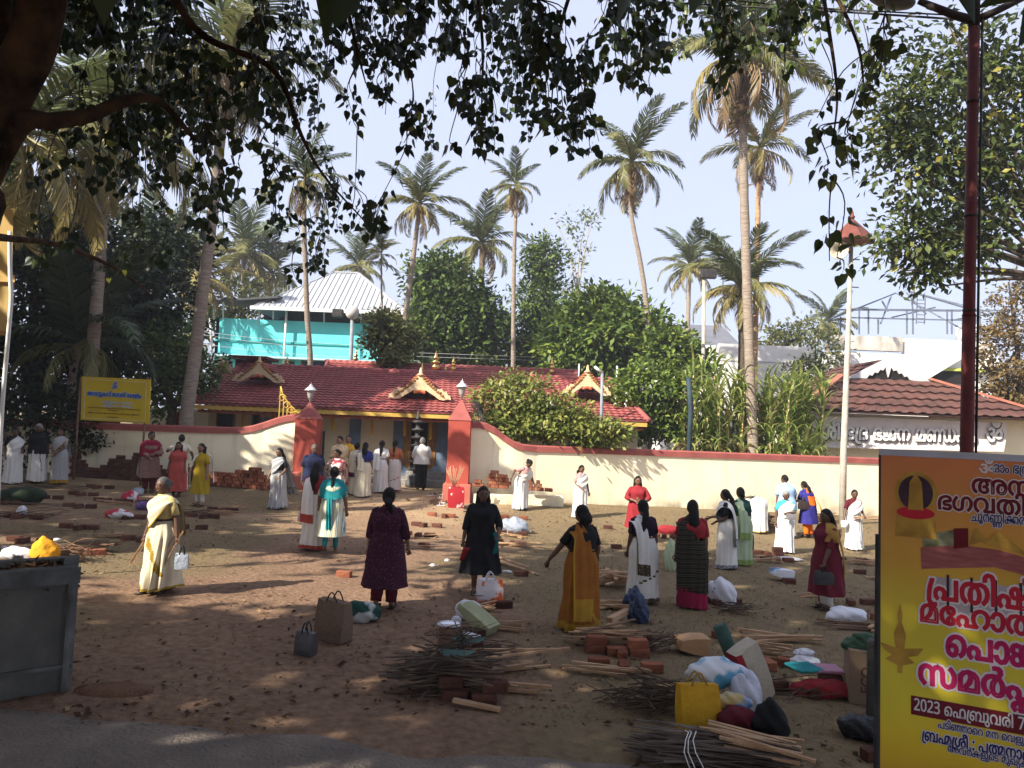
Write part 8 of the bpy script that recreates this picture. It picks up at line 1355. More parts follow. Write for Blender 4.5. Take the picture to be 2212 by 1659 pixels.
for k, (v0, v2) in enumerate([(762, 772), (770, 779)]): wire('pale power line behind the temple ridge, %s of two' % ('upper', 'lower')[k], [(900, v0, 41), (1010, v0 + 4, 41), (1170, v2, 41)], .014, LW_)

# concrete planter at the lower left
ca, cb = G(151, 1490), G(-60, 1520); n0 = (cb - ca).normalized(); dp = Vector((ca.x, ca.y, 0)).normalized() * .62; ht = P(166, 1224, ca.y).z - ca.z
MOSSY = M('mossy_concrete', (.15, .14, .118), (.026, .022, .016), scale=1.6, rough=.95, spec=.1, bump=.6, bscale=18, c3=(.085, .083, .075), lo=.3, hi=.72, stretch=(1, 1, .6)); CONL = M('concrete_rim', (.14, .14, .132), (.05, .05, .045), scale=3, rough=.95, bump=.4)
o = empty('concrete_planter', ca, label='mossy concrete planter box full of dry debris at the lower left', cat='planter'); e = Vector((0, 0, 1)); A_ = Vector((0, 0, 0)); B_ = cb - ca; B_.z = 0; mb = MB(); th_ = .12; inn = dp.normalized() * th_
for s, t in ((A_, B_), (A_ + dp, B_ + dp)): mb.prism([s, t, t + inn * (1 if s == A_ else -1), s + inn * (1 if s == A_ else -1)], e * ht)
mb.prism([A_ + inn, A_ + dp - inn, A_ + dp - inn + n0 * th_, A_ + inn + n0 * th_], e * ht); mb.build('side', MOSSY, o)
mb = MB(); f = -dp.normalized() * .025; mb.prism([A_ + f - n0 * .02, B_ + f, B_ + f * .0 , A_ + f * 0 - n0 * .02], e * .14); mb.v = [tuple(Vector(x) + e * (ht - .14)) for x in mb.v]; mb.build('rim', CONL, o)
mb = MB(); mb.bar(A_ + f * .6 + n0 * .03, A_ + f * .6 + n0 * .03 + e * (ht - .14), .1, .03); mb.bar(A_ + f * .6 + e * .22, B_ + f * .6 + e * .22, .03, .03); mb.build('edge_strip', CONL, o)
rg = np.random.default_rng(8); N = 2200; s, t = rg.random(N), rg.random(N); q = np.array([tuple(B_ * (a_ * .9 + .06) + dp * (b_ * .84 + .08) + e * (ht - .15 + .11 * math.sin(math.pi * a_ * .8 + .3) * math.sin(math.pi * b_) + rg.normal(0, .02))) for a_, b_ in zip(s, t)])
link('dry_debris', leaves(q, rg.normal(size=(N, 3)) * [1, 1, .35], rg.normal(size=(N, 3)) * .5 + [0, 0, 1], rg.uniform(.04, .11, N), 'dia', rg.random(N) * .5, 'debris'), MATS['litter'], o, kind='stuff')
MB().prism([A_ + inn + e * .7 * ht, A_ + dp - inn + e * .7 * ht, B_ + dp - inn + e * .7 * ht, B_ + inn + e * .7 * ht], e * .2 * ht).build('soil', M('dark_soil', (.03, .022, .016), (.05, .035, .025), scale=8, bump=.6), o)
MB().ball((ca.x + .35, ca.y + .05, ca.z - .02), (.36, .2, .06), 14, k=6).build('soil_heap', M('red_soil', (.13, .065, .035), (.18, .095, .055), scale=7, bump=.7, rough=.95), label='low heap of reddish soil at the foot of the concrete planter', cat='soil heap')

# ---------------------------------------------------------------- bricks, firewood, bags
BR = M('brick', (.30, .115, .065), (.20, .07, .042), scale=9, rough=.95, spec=.08, bump=.5, bscale=40, rnd=.38); BRD = M('old_brick', (.13, .058, .042), (.085, .038, .03), scale=9, rough=.95, spec=.08, bump=.5, bscale=40, rnd=.3)
BM = {}
for k, m in (('n', BR), ('d', BRD)): BM[k] = MB().box((0, 0, .05), (.235, .112, .10), bev=.006).mesh('brick'); BM[k].materials.append(m)
rb = random.Random(11)
def brick(p, rz, label, group, kind='n', tilt=0.):
    return link('brick', BM[kind], loc=p, rot=(tilt, 0, rz), label=label, cat='brick', group=group)
def hearth(u, v, where, kind='d', n=3, w=.5, lay=None):
    c = G(u, v); lb = ('dark brick of the hearth ' if kind == 'd' else 'red brick of the hearth ') + where; gr = 'bricks of the hearth ' + where
    lay = lay or [(-w * .5, .04, rb.uniform(-.25, .25), 0), (w * .5, .06, rb.uniform(-.3, .3), 0), (rb.uniform(-.08, .08), -.06, 1.4 + rb.uniform(-.2, .3), 0), (w * .45, .05, .2, .1)][:n]
    for dx, dy, rz, z in lay: x, y = c.x + dx, c.y + dy; brick((x, y, on(x, y) - .006 + z), rz, lb, gr, kind)
    return c
WOODS = [M('firewood_pale', (.46, .30, .18), (.33, .2, .11), scale=5, stretch=(1, 1, 1), rough=.9, bump=.3), M('firewood_brown', (.20, .12, .075), (.13, .075, .048), scale=5, rough=.9, bump=.4), M('twig_dark', (.05, .036, .028), (.15, .105, .075), scale=3, rough=.95, bump=.3)]
def sticks(u, v, label, n=7, L=.8, ang=0., spread=.3, th=.028, mat=0, pile=.08, flat_=True, cat='firewood', base=None, fan=0.):
    """a bundle of split wood or twigs lying together"""
    c = G(u, v) if base is None else Vector(base); c.z = on(c.x, c.y) if base is None else c.z; mb = MB()
    for i in range(n):
        a = R(ang) + rb.gauss(0, spread * (1.5 if rb.random() < .25 else .9)); l = L * rb.uniform(.6, 1.15); h = .012 + rb.random() * pile; d = Vector((math.cos(a), math.sin(a), rb.gauss(0, .05 if th > .016 else .13))); p = Vector((rb.gauss(0, .10 * L), rb.gauss(0, .09 * L), h)) + d * (fan * l * .5)
        if th > .016: mb.bar(p - d * l / 2, p + d * l / 2, th * rb.uniform(.6, 1.5), th * rb.uniform(.4, .8))
        else:
            b_ = Vector((rb.gauss(0, .09), rb.gauss(0, .09), rb.gauss(.03, .07))) * l; mb.tube([p - d * l / 2, p - d * l * .15 + b_ * .6, p + d * l * .2 + b_, p + d * l / 2 + b_ * .3 + Vector((0, 0, abs(rb.gauss(0, .05))))], [th * .5, th * .45, th * .35, th * .15], 5)
    return mb.build('firewood', WOODS[mat], loc=c, label=label, cat=cat)
def crumple(u, v, name, label, cat, r, mat, seed=0, sharp=.35, base=None, rz=0., tiltx=0., peak=0.):
    """a sagging bag or crumpled cloth: a lump with creases, flat underneath"""
    c = G(u, v) if base is None else Vector(base); 
    if base is None: c.z = on(c.x, c.y) - .01
    rgq = np.random.default_rng(seed); bm = bmesh.new(); bmesh.ops.create_icosphere(bm, subdivisions=4, radius=1); K = unit(rgq.normal(size=(26, 3))); am = rgq.uniform(-.9, 1, 26)
    for vv in bm.verts:
        d = K @ np.array(vv.co); f = 1 + sharp * float(np.sum(am * np.maximum(0, d - .72) * 2.2)) + .05 * math.sin(9 * vv.co.x + 7 * vv.co.z + seed); q = vv.co * f; q.z = q.z + peak * max(0, q.z) ** 3
        vv.co = Vector((q.x * r[0], q.y * r[1], max(q.z * r[2] + r[2] * .75, rb.random() * .006)))
    bm.transform(Euler((tiltx, 0, rz)).to_matrix().to_4x4()); me = bpy.data.meshes.new(name); bm.to_mesh(me); bm.free(); me.polygons.foreach_set('use_smooth', [True] * len(me.polygons))
    return link(name, me, mat, loc=c, label=label, cat=cat)
def tote(u, v, name, label, size, mats, rz=0., lean=0., handles=True, base=None, side=None, cat='bag', open_=0., belly=.06):
    """upright shopping bag: bulging box narrowing at the mouth, with two loop handles"""
    c = G(u, v) if base is None else Vector(base)
    if base is None: c.z = on(c.x, c.y)
    w_, d_, h_ = size; o = empty(name, c, rz, label, cat); mb = MB(); rings = []; m = Euler((lean, 0, 0)).to_matrix()
    for t in (0, .02, .25, .55, .8, 1):
        k = 1 + belly * math.sin(math.pi * t) ; kd = (1 - .45 * t ** 2) * (1 + belly * math.sin(math.pi * t)); r = []
        for sx, sy in ((-1, -1), (-.5, -1.06), (0, -1.1), (.5, -1.06), (1, -1), (1.02, 0), (1, 1), (0, 1.08), (-1, 1), (-1.02, 0)): r.append(m @ Vector((sx * w_ / 2 * k * (1 if t else .97), sy * d_ / 2 * kd, h_ * t + .012 * math.sin(sx * 5 + t * 7) * t)))
        rings.append(r)
    mb.loft(rings, caps=(True, True), smooth=False, mfun=(lambda i, j: 1 if (side and j in side) else 0)); mb.build('bag_body', mats, o)
    if handles:
        mb = MB()
        for s in (-1, 1): mb.tube([m @ Vector((x * w_ * .2, s * d_ * .27, h_ - .01 + .11 * math.sin(math.pi * (x + 1) / 2))) for x in np.linspace(-1, 1, 7)], .009, 5)
        mb.build('handles', mats[-1] if len(mats) > 2 else mats[0], o)
    return o
PL = lambda n, a, b=None, **k: M('bag_' + n, a, b, **{**dict(scale=4, rough=.4, spec=.35, bump=.5, bscale=14), **k})
WPL = PL('white_plastic', (.66, .66, .70), (.55, .56, .62)); PAPER = PL('paper', (.66, .65, .65), (.5, .5, .52), scale=14, rough=.8); GPL = PL('grey_plastic', (.33, .36, .42), (.25, .28, .34))
# hearths, far to near
for a in [(168, 1143, 'with a pale stick, left of the grey haired walker'), (60, 1172, 'nearest the left edge'), (48, 1122, 'with a white rag at the left edge'), (275, 1119, 'with a red and white bag, left'), (170, 1097, 'with a white paper under the signboard'), (233, 1084, 'beside a white paper, left'), (286, 1087, 'under the red and white bag'), (100, 1078, 'in the left shade by the green heap'), (178, 1070, 'in the left shade under the signboard post'), (12, 1090, 'at the left edge by the green heap'), (214, 1055, 'before the left brick pile'), (304, 1168, 'behind the walker, left hand side'), (407, 1142, 'behind the walker, right hand side'), (436, 1118, 'by the mustard kurta'), (480, 1104, 'between mustard kurta and pillar')]: hearth(*a)
for a in [(953, 1116, 'in the sun before the right pillar', 'n'), (921, 1137, 'left of the black dress, farthest', 'd'), (903, 1158, 'left of the black dress, middle', 'd'), (888, 1182, 'left of the black dress, nearest', 'd', 2), (776, 1251, 'at the purple kurta hem', 'n', 2), (1106, 1156, 'under the grey plastic bag', 'd'), (1100, 1178, 'right of the black dress', 'd'), (1094, 1243, 'with long pale sticks', 'd', 2), (1110, 1121, 'in the sunny grass right of the gate', 'n', 2), (1293, 1142, 'left of the red kurta', 'd', 2), (1308, 1184, 'right of the ochre sari head', 'd', 2), (1308, 1212, 'behind the ochre sari', 'd', 1), (1437, 1163, 'under the red bag between saris', 'd'), (1660, 1200, 'before the old woman, far', 'd', 4), (1680, 1213, 'before the old woman, near', 'd'), (1735, 1264, 'under the printed bag', 'd', 2), (1832, 1305, 'behind the maroon kurta', 'd', 3, .7), (1840, 1214, 'under sticks by the poster', 'd', 2), (1885, 1242, 'half behind the poster', 'd', 2), (1868, 1340, 'beside the white cloth heap', 'n', 2), (1601, 1383, 'of one brick by the long sticks', 'n', 1), (1660, 1440, 'beside the foil and newspaper', 'n', 3), (1742, 1496, 'under the folded mats', 'd', 4, .6), (1555, 1305, 'under the white printed cloth', 'd', 3)]: hearth(*a)
hearth(1020, 1416, 'with a paper roll, near middle', 'd', lay=[(-.16, .08, .1, 0), (.2, .1, -.1, 0), (0, -.08, .05, 0), (0, -.02, .1, .1)]); hearth(1000, 1374, 'under the olive cloth bag', 'd', lay=[(-.15, 0, .1, 0), (.16, -.02, 0, 0), (.3, .35, .3, 0)]); hearth(1045, 1516, 'under the big twig heap', 'd', lay=[(0, 0, .1, 0), (-.27, .02, -.1, 0), (.1, .06, .05, .1), (-.32, .1, .1, .1)]); hearth(1050, 1312, 'behind the white bag by the black dress', 'd')
hearth(1340, 1415, 'stacked with split wood, middle right', 'n', lay=[(-.3, 0, .05, 0), (-.05, -.02, .1, 0), (.22, 0, -.05, 0), (-.28, .02, 0, .1), (.2, .02, .1, .1), (.0, -.12, 1.5, 0)]); hearth(1330, 1382, 'of orange bricks behind the split wood', 'n', lay=[(-.32, 0, 0, 0), (.22, 0, .1, 0), (.1, -.08, 1.2, 0)]); hearth(1365, 1447, 'under the black bag and paper', 'n', lay=[(.22, 0, .1, 0), (-.1, -.06, 1.5, 0), (-.36, .05, 0, 0)]); hearth(1892, 1642, 'at the poster foot', 'd', lay=[(0, 0, .2, 0)]); hearth(190, 1197, 'of orange bricks near the planter', 'n', lay=[(-.1, 0, .05, 0), (.17, -.03, .6, 0)])
# brick piles by the wall
def pile(cols, Y, label, group, kind, z0=0., step=17, rows=2):
    for u, hgt in cols:
        for k in range(hgt):
            for rrow in range(rows if k < hgt - 1 else 1):
                p = P(u, 1000, Y + rrow * .2); x = p.x + rb.uniform(-.02, .02) + (.05 if k % 2 else 0); brick((x, Y + rrow * .24 + rb.uniform(-.03, .03), float(gz(x, Y)) + z0 + .104 * k), rb.uniform(-.09, .09) + (0 if kind == 'd' else math.pi / 2), label, group, kind)
pile([(160, 7), (176, 5), (192, 3), (208, 3), (225, 4), (242, 6), (258, 7), (275, 6), (292, 8), (309, 8), (326, 6), (343, 5), (360, 4), (377, 5), (394, 6), (411, 5), (428, 4), (444, 3)], 22.0, 'old dark brick in the long pile against the left wall', 'dark bricks piled along the left wall', 'd', rows=1)
pile([(u, h) for u, h in zip(range(452, 582, 8), (3, 4, 4, 4, 4, 4, 4, 4, 5, 5, 5, 6, 6, 6, 5, 4, 3))], 22.15, 'orange brick set on end in the sunlit pile left of the gate', 'sunlit bricks piled left of the gate', 'n', rows=1)
a, b = P(1020, 1080, 22.5), P(1215, 1090, 23.0); MB().box(((a.x + b.x) / 2, 22.62, .17), (b.x - a.x, .34, .62), rz=.13, bev=.02).build('wall_ledge', SW, label='low cream ledge along the foot of the wall right of the gate', cat='ledge')
pile([(u, h) for u, h in zip(range(1026, 1046, 9), (2, 2, 1))] + [(u, h) for u, h in zip(range(1058, 1104, 8), (4, 5, 5, 4, 4, 3))] + [(u, h) for u, h in zip(range(1146, 1200, 9), (3, 2, 3, 1, 1, 1))], 22.45, 'brick stacked on the low ledge right of the gate', 'bricks on the ledge right of the gate', 'n', z0=.47, rows=1)
# firewood lying about
for u, v, lb, k in [(205, 1141, 'pale stick beside a left hearth', dict(n=2, L=.5)), (100, 1120, 'dark twigs spilling right of the white rag', dict(n=16, L=1.0, mat=2, th=.014, spread=.25)), (20, 1118, 'dark twigs at the left edge behind the white rag', dict(n=12, L=.9, mat=2, th=.014)), (70, 1100, 'long dark branch lying across the left yard', dict(n=2, L=2.6, mat=2, th=.03, spread=.05)), (255, 1090, 'flat pale plank beside the white paper', dict(n=2, L=.9, th=.04, spread=.1)), (120, 1056, 'dark palm ribs before the three people in shade', dict(n=10, L=1.8, mat=2, th=.02, spread=.15)), (258, 1160, 'pale split sticks left of the walker', dict(n=6, L=.7)), (155, 1212, 'brushwood bundle by the orange cloth bag', dict(n=42, L=.7, mat=1, th=.016, spread=.7, pile=.2)), (205, 1192, 'reddish sticks over the orange bricks', dict(n=16, L=.8, mat=1, th=.02, pile=.16)), (60, 1158, 'thin dark stick at the left edge', dict(n=1, L=1.8, mat=2, th=.02)), (470, 1110, 'split sticks at the mustard kurta side', dict(n=14, L=.8, mat=0, th=.018)), (425, 1114, 'dark twig heap behind the walker', dict(n=20, L=.8, mat=2, th=.014)), (520, 1098, 'kindling scattered left of the stepping woman', dict(n=12, L=.7, mat=0, th=.016, spread=.8)),
    (930, 1163, 'pale stick across a hearth left of the black dress', dict(n=2, L=1.3, spread=.04)), (915, 1186, 'pale sticks at the nearest hearth left of the black dress', dict(n=3, L=.8)), (1112, 1181, 'pale sticks right of the black dress', dict(n=5, L=1.4, spread=.12)), (1110, 1160, 'sticks under the grey plastic bag', dict(n=5, L=.6)), (1112, 1228, 'two long pale poles lying aslant', dict(n=3, L=1.3, ang=-55, spread=.07, th=.04)), (1318, 1268, 'pile of pale planks and sticks behind the ochre sari', dict(n=16, L=.9, spread=.7, th=.05, pile=.25)), (1322, 1316, 'splintered wood scraps behind the ochre sari hem', dict(n=18, L=.7, spread=.5, th=.03, pile=.1)), (1650, 1214, 'sticks before the old woman', dict(n=4, L=.9, ang=-20)), (1752, 1292, 'pale sticks by the maroon kurta hem', dict(n=3, L=.5, th=.035)), (1856, 1218, 'split sticks on the hearth by the poster', dict(n=9, L=.7, ang=-10)), (1890, 1250, 'sticks at the poster edge', dict(n=3, L=.5)), (1840, 1358, 'reddish sticks under the white cloth heap', dict(n=10, L=.9, mat=1, spread=.12)), (1880, 1362, 'short pale stick standing out by the poster', dict(n=2, L=.4, ang=70, th=.04)), (1675, 1380, 'long pale split lengths by the single brick', dict(n=5, L=1.0, ang=-6, spread=.06, th=.045)), (1655, 1415, 'pale split wood on the orange bricks', dict(n=9, L=.6, ang=-20, spread=.2, th=.04, pile=.16)), (1720, 1508, 'thin twigs below the folded mats', dict(n=9, L=.9, mat=2, th=.012)), (1592, 1326, 'dark broken twigs behind the paper bag', dict(n=26, L=.6, mat=2, th=.014, spread=.6, pile=.12)), (1780, 1128, 'bark and firewood heap by the orange and blue woman', dict(n=34, L=.9, mat=1, th=.03, spread=.9, pile=.3)), (1650, 1140, 'firewood heap by the bending woman', dict(n=30, L=.9, mat=1, th=.03, spread=.9, pile=.45)),
    (1300, 1398, 'pale kindling on the stacked hearth', dict(n=16, L=.75, spread=.12, pile=.2)), (1335, 1398, 'brown kindling over the stacked bricks', dict(n=12, L=.8, mat=1, spread=.2, pile=.24)), (1300, 1454, 'flat sticks below the black bag', dict(n=7, L=.8, spread=.07, th=.03, ang=-5)), (1335, 1355, 'broad plank leaning by the orange bricks', dict(n=2, L=.75, ang=62, spread=.03, th=.09, pile=.3)), (1425, 1405, 'twigs sticking out of the brown paper bag', dict(n=30, L=.65, mat=2, th=.014, ang=25, spread=.2, pile=.2)), (1070, 1362, 'pale sticks right of the olive cloth bag', dict(n=6, L=.8, ang=-6, spread=.1, th=.03)), (1030, 1318, 'sticks before the black dress bag', dict(n=8, L=.6, spread=.5)), (1065, 1420, 'dry twigs and a stick by the paper roll', dict(n=18, L=.8, mat=2, th=.013, spread=.5, pile=.1)), (1090, 1448, 'long pale sticks over the big twig heap', dict(n=6, L=1.0, ang=22, spread=.15, th=.03, pile=.25)), (1095, 1492, 'split plank right of the big twig heap', dict(n=4, L=.8, ang=-6, spread=.12, th=.045)), (1030, 1525, 'short split stick before the big twig heap', dict(n=1, L=.45, ang=-40, th=.045))]: sticks(u, v, lb + '', **k)
sticks(960, 1492, 'big heap of dark twigs in the near middle of the yard', n=85, L=.95, ang=14, spread=.42, th=.019, mat=2, pile=.34); sticks(1000, 1450, 'dark brush on top of the big twig heap', n=55, L=.8, ang=-10, spread=.8, th=.014, mat=2, pile=.5, base=tuple(G(985, 1495) + Vector((0, .25, 0))))
sticks(1440, 1535, 'dark twig bundle left of the yellow bag', n=60, L=.75, ang=-6, spread=.38, th=.015, mat=2, pile=.22); sticks(1370, 1520, 'fine twigs fanning out left of the yellow bag', n=26, L=.8, ang=12, spread=.3, th=.009, mat=2, pile=.12)
c = G(1530, 1652); o = empty('frond_bundle', c, label='thick bundle of dry palm fronds tied with white string at the bottom right', cat='firewood')
mb = MB()
for i in range(120):
    t = rb.gauss(0, .09), abs(rb.gauss(0, .09)); L = rb.uniform(.7, 1.25); a = R(-11) + rb.gauss(0, .17); d = Vector((math.cos(a), math.sin(a), rb.gauss(0, .03))); p = Vector((rb.uniform(-.12, .2), t[0], .03 + t[1])); w_ = rb.uniform(.008, .026); mb.bar(p - d * L * .5, p + d * L * .5, w_, w_ * .6)
mb.build('fronds', M('dry_frond', (.16, .125, .1), (.075, .055, .045), scale=4, rough=.9, bump=.3, rnd=.1), o)
mb = MB()
for i in range(14):
    L = rb.uniform(.5, .85); a = R(-24) + rb.gauss(0, .12); d = Vector((math.cos(a), math.sin(a), -.05)); p = Vector((.36, -.02 + rb.gauss(0, .07), .16 + rb.random() * .09)); mb.bar(p - d * L * .5, p + d * L * .5, rb.uniform(.025, .05), .02)
mb.build('split_wood', WOODS[0], o)
mb = MB()
for x in (-.2, -.17, -.12): mb.tube([(x + .04 * math.sin(k * 1.3 + x * 9), .2 * math.cos(k * .5) - .02, .08 + .17 * math.sin(k * .52)) for k in range(-1, 8)], .004, 5)
mb.tube([(-.2, -.24, .06), (-.1, -.26, .07), (0, -.24, .02), (.1, -.27, .05)], .006, 5); mb.build('string', WHITE, o)
# bags and cloth
tote(719, 1382, 'jute_bag', 'beige jute shopping bag with black side standing on the bare earth', (.40, .2, .44), [M('jute', (.19, .125, .085), (.15, .1, .068), scale=30, rough=.95, bump=.2), BLACK, BLK], rz=-.5, side=(8, 9), belly=.02)
crumple(772, 1343, 'cooler_bag', 'dark green and white carry bag slumped behind the jute bag', 'bag', (.26, .14, .15), M('green_white', (.012, .06, .045), (.5, .52, .5), scale=2.4, lo=.52, hi=.56, rough=.6), 3, .2)
tote(660, 1412, 'handbag', 'small grey handbag standing on the earth left of the jute bag', (.2, .13, .24), [M('grey_leather', (.055, .052, .058), (.04, .038, .042), scale=4, rough=.45, spec=.5), BLK, BLK], rz=-.3)
tote(1057, 1304, 'carrier_bag', 'white and orange carrier bag at the feet of the black dress woman', (.34, .16, .36), [M('orange_white', (.68, .62, .64), (.6, .12, .02), scale=3.2, lo=.5, hi=.53, rough=.5), WPL, WPL], rz=.2, belly=.1)
tote(1030, 1376, 'cloth_bag', 'olive cream cloth bag lying slanted across two bricks', (.26, .14, .5), [M('olive_cloth', (.36, .37, .22), (.28, .29, .17), scale=5, rough=.9), DGRN, DGRN], rz=1.0, lean=-1.05, base=tuple(G(1052, 1376) + Vector((.06, .05, .06))), handles=False)
crumple(1016, 1340, 'plastic_bag', 'white plastic bag behind the olive cloth bag', 'bag', (.2, .12, .13), WPL, 5, .3, rz=-.5); crumple(985, 1350, 'plastic_bag', 'small white plastic scrap left of the olive cloth bag', 'bag', (.06, .05, .06), WPL, 6)
for u, v, z, r, lb in ((968, 1418, .33, .14, 'steel plate on a pot on the big twig heap'), (1034, 1304, .12, .1, 'steel plate before the white and orange bag')):
    c = G(u, v); c.z += z; MB().lathe([(0.001, .004), (r * .8, .004), (r, .022), (r * .98, .026), (r * .8, .012), (.001, .012)], 20).build('steel_plate', M('steel', (.62, .63, .66), (.5, .5, .53), scale=3, rough=.25, metal=1.), loc=c, label=lb, cat='plate')
c = G(968, 1422); MB().lathe([(.1, 0), (.13, .05), (.135, .14), (.11, .24), (.12, .32), (.001, .32)], 16).build('clay_pot', M('clay', (.19, .10, .065), (.13, .07, .045), scale=6, rough=.9), loc=c, label='brown clay pot under the steel plate in the twig heap', cat='pot')
MB().tube([G(1000, 1402) + Vector((0, 0, .14)), G(1032, 1410) + Vector((0, -.02, .14))], .065, 12).build('paper_roll', PAPER, label='rolled newspaper on the near middle hearth', cat='paper')
for u, v, dz, lb, rz in ((980, 1488, .34, 'pale blue green leaf plate on the big twig heap', .2), (1005, 1470, .40, 'second blue green leaf plate standing up in the twig heap', 1.2)):
    c = G(u, v); c.z += dz; MB().prism([c + Vector((.17 * math.cos(q) * (1 if math.cos(q) < 0 else 1.15), .07 * math.sin(q), .03 * math.cos(q * 2))) for q in np.linspace(0, 6.1, 16)], (0, 0, .006)).build('leaf_plate', M('leaf_blue', (.12, .2, .18), (.08, .14, .13), scale=5), label=lb, cat='leaf')
crumple(1112, 1151, 'plastic_bag', 'grey blue plastic bag draped over a hearth in the grass', 'bag', (.34, .18, .17), GPL, 8, .35, peak=.35)
crumple(98, 1217, 'cloth_bag', 'bright orange yellow cloth bag beside the planter', 'bag', (.21, .15, .18), M('saffron', (.75, .36, .02), (.62, .27, .015), scale=3, rough=.85, bump=.4), 9, .35, peak=.2); crumple(38, 1213, 'white_cloth', 'white cloth thrown over a dark thing beside the planter', 'cloth', (.28, .16, .13), M('white_dark', (.66, .64, .68), (.03, .03, .05), scale=2.6, lo=.56, hi=.6), 10, .3)
crumple(42, 1088, 'leaf_heap', 'dark green leaf heap in the left shade', 'leaves', (.55, .3, .2), M('wilted_green', (.014, .028, .016), (.025, .045, .02), scale=9, bump=.8), 11, .3); crumple(45, 1116, 'rag', 'white rag hanging over the left edge hearth', 'cloth', (.09, .07, .12), WPL, 12)
crumple(252, 1118, 'red_white_bag', 'red and white bag on a left hearth', 'bag', (.26, .14, .11), M('red_white', (.36, .03, .04), (.66, .64, .66), scale=3, lo=.5, hi=.54), 13, .3); crumple(280, 1084, 'carrier_bag', 'red and white carrier bag before the crimson shawl woman', 'bag', (.22, .13, .16), M('pink_white', (.5, .03, .07), (.68, .66, .68), scale=2.6, lo=.5, hi=.54), 14, .4, peak=.2); crumple(297, 1070, 'plastic_bag', 'blue grey plastic bag behind the red and white one', 'bag', (.14, .1, .13), GPL, 15); crumple(308, 1101, 'purple_bag', 'purple bag just behind the grey haired walker', 'bag', (.17, .12, .12), M('purple', (.22, .12, .34), (.06, .03, .12), scale=3), 16)
for k, (u, v, r, lb) in enumerate([(226, 1081, .14, 'white paper flat beside a brick, left'), (188, 1093, .07, 'white paper square on the hearth under the signboard'), (196, 1050, .06, 'small white scrap before the left brick pile'), (10, 1186, .06, 'white scrap on the earth at the left edge'), (124, 1166, .07, 'white paper strip on the left earth'), (1096, 1236, .1, 'black and white paper by the long pale poles'), (965, 1212, .05, 'torn white paper left of the black dress feet'), (1064, 1424, .05, 'pale scrap right of the paper roll'), (1570, 1424, .05, 'pale scrap between paper bag and green roll'), (935, 1225, .06, 'cream scrap near the purple kurta')]): crumple(u, v, 'paper_scrap', lb, 'paper', (r, r * .6, .03), PAPER, 20 + k, .4)
crumple(1706, 1210, 'newspaper', 'white newspaper spread before the old woman', 'newspaper', (.3, .13, .05), PAPER, 31, .2); tote(1728, 1256, 'printed_bag', 'white, blue and red printed bag lying on its side', (.26, .18, .38), [M('blue_print', (.66, .66, .7), (.1, .3, .55), scale=2.3, lo=.52, hi=.58, c3=None), REDC, WPL], rz=1.75, lean=-1.4, base=tuple(G(1708, 1256) + Vector((.0, 0, .12))), handles=False, side=(2,))
crumple(1443, 1153, 'red_bag', 'red bag lying between two standing women', 'bag', (.26, .15, .13), REDC, 32, .25); crumple(1447, 1233, 'green_cloth', 'pale green cloth bag left of the striped sari', 'bag', (.12, .1, .3), PGRN, 33, .2, peak=.2); crumple(1558, 1306, 'printed_cloth', 'white printed cloth bag spilling beside the striped sari', 'bag', (.24, .12, .2), M('white_print', (.64, .64, .68), (.08, .08, .15), scale=6, lo=.62, hi=.66), 34, .35, rz=-.5, peak=.3); crumple(1540, 1290, 'black_bag', 'flat black bag behind the white printed cloth', 'bag', (.3, .16, .1), BLACK, 35, .2)
crumple(1378, 1345, 'plastic_bag', 'dark blue plastic bag standing behind the white brown bordered sari', 'bag', (.15, .12, .2), M('blue_plastic', (.022, .035, .075), (.035, .055, .12), scale=5, rough=.35, bump=.6, bscale=16), 36, .4, peak=.25); crumple(1366, 1318, 'plastic_bag', 'blue plastic bag just left of the larger dark one', 'bag', (.12, .1, .17), MATS['blue_plastic'], 37, .4, peak=.3)
tote(1487, 1414, 'paper_bag', 'brown paper bag of twigs lying on its side', (.28, .2, .36), [M('kraft', (.45, .27, .14), (.38, .22, .11), scale=4, rough=.85, bump=.2)] * 3, rz=-1.45, lean=1.5, base=tuple(G(1527, 1414) + Vector((0, .06, .1))), handles=False, belly=.03)
crumple(1822, 1343, 'white_cloth', 'white cloth heap lying over firewood near the poster', 'cloth', (.3, .16, .14), WPL, 40, .35); crumple(1735, 1444, 'newspaper', 'crumpled newspaper on the near right hearth', 'newspaper', (.18, .13, .08), PAPER, 41, .4, rz=.4); crumple(1735, 1425, 'foil_dish', 'shiny foil dish on the crumpled newspaper', 'dish', (.11, .08, .06), M('foil', (.62, .62, .65), (.5, .5, .53), scale=9, rough=.22, metal=1., bump=.8), 42, .3, base=tuple(G(1737, 1440) + Vector((0, .02, .1))))
for k, (u, v, z, sz, m, lb) in enumerate([(1745, 1492, .21, (.30, .3, .03), TEAL, 'teal folded mat on a right hand hearth'), (1790, 1495, .21, (.34, .28, .035), M('pink_mat', (.4, .2, .28), (.32, .15, .22), scale=20), 'dusty pink folded mat beside the teal one')]): c = G(u, v); MB().box((c.x, c.y + .1, c.z + z), sz, rz=.25 - .3 * k, bev=.01).build('folded_mat', m, label=lb, cat='mat')
crumple(1780, 1500, 'red_cloth', 'red cloth hanging under the folded mats', 'cloth', (.34, .14, .09), REDC, 43, .3)
c = G(1862, 1520); o = empty('carton', (c.x, c.y, on(c.x, c.y)), -.25, 'tall brown carton with ECO printed up its side, by the poster', 'carton'); MB().box((.02, .12, .27), (.3, .3, .54), bev=.008).build('carton_body', M('carton_brown', (.27, .185, .125), (.22, .15, .1), scale=4, rough=.9), o)
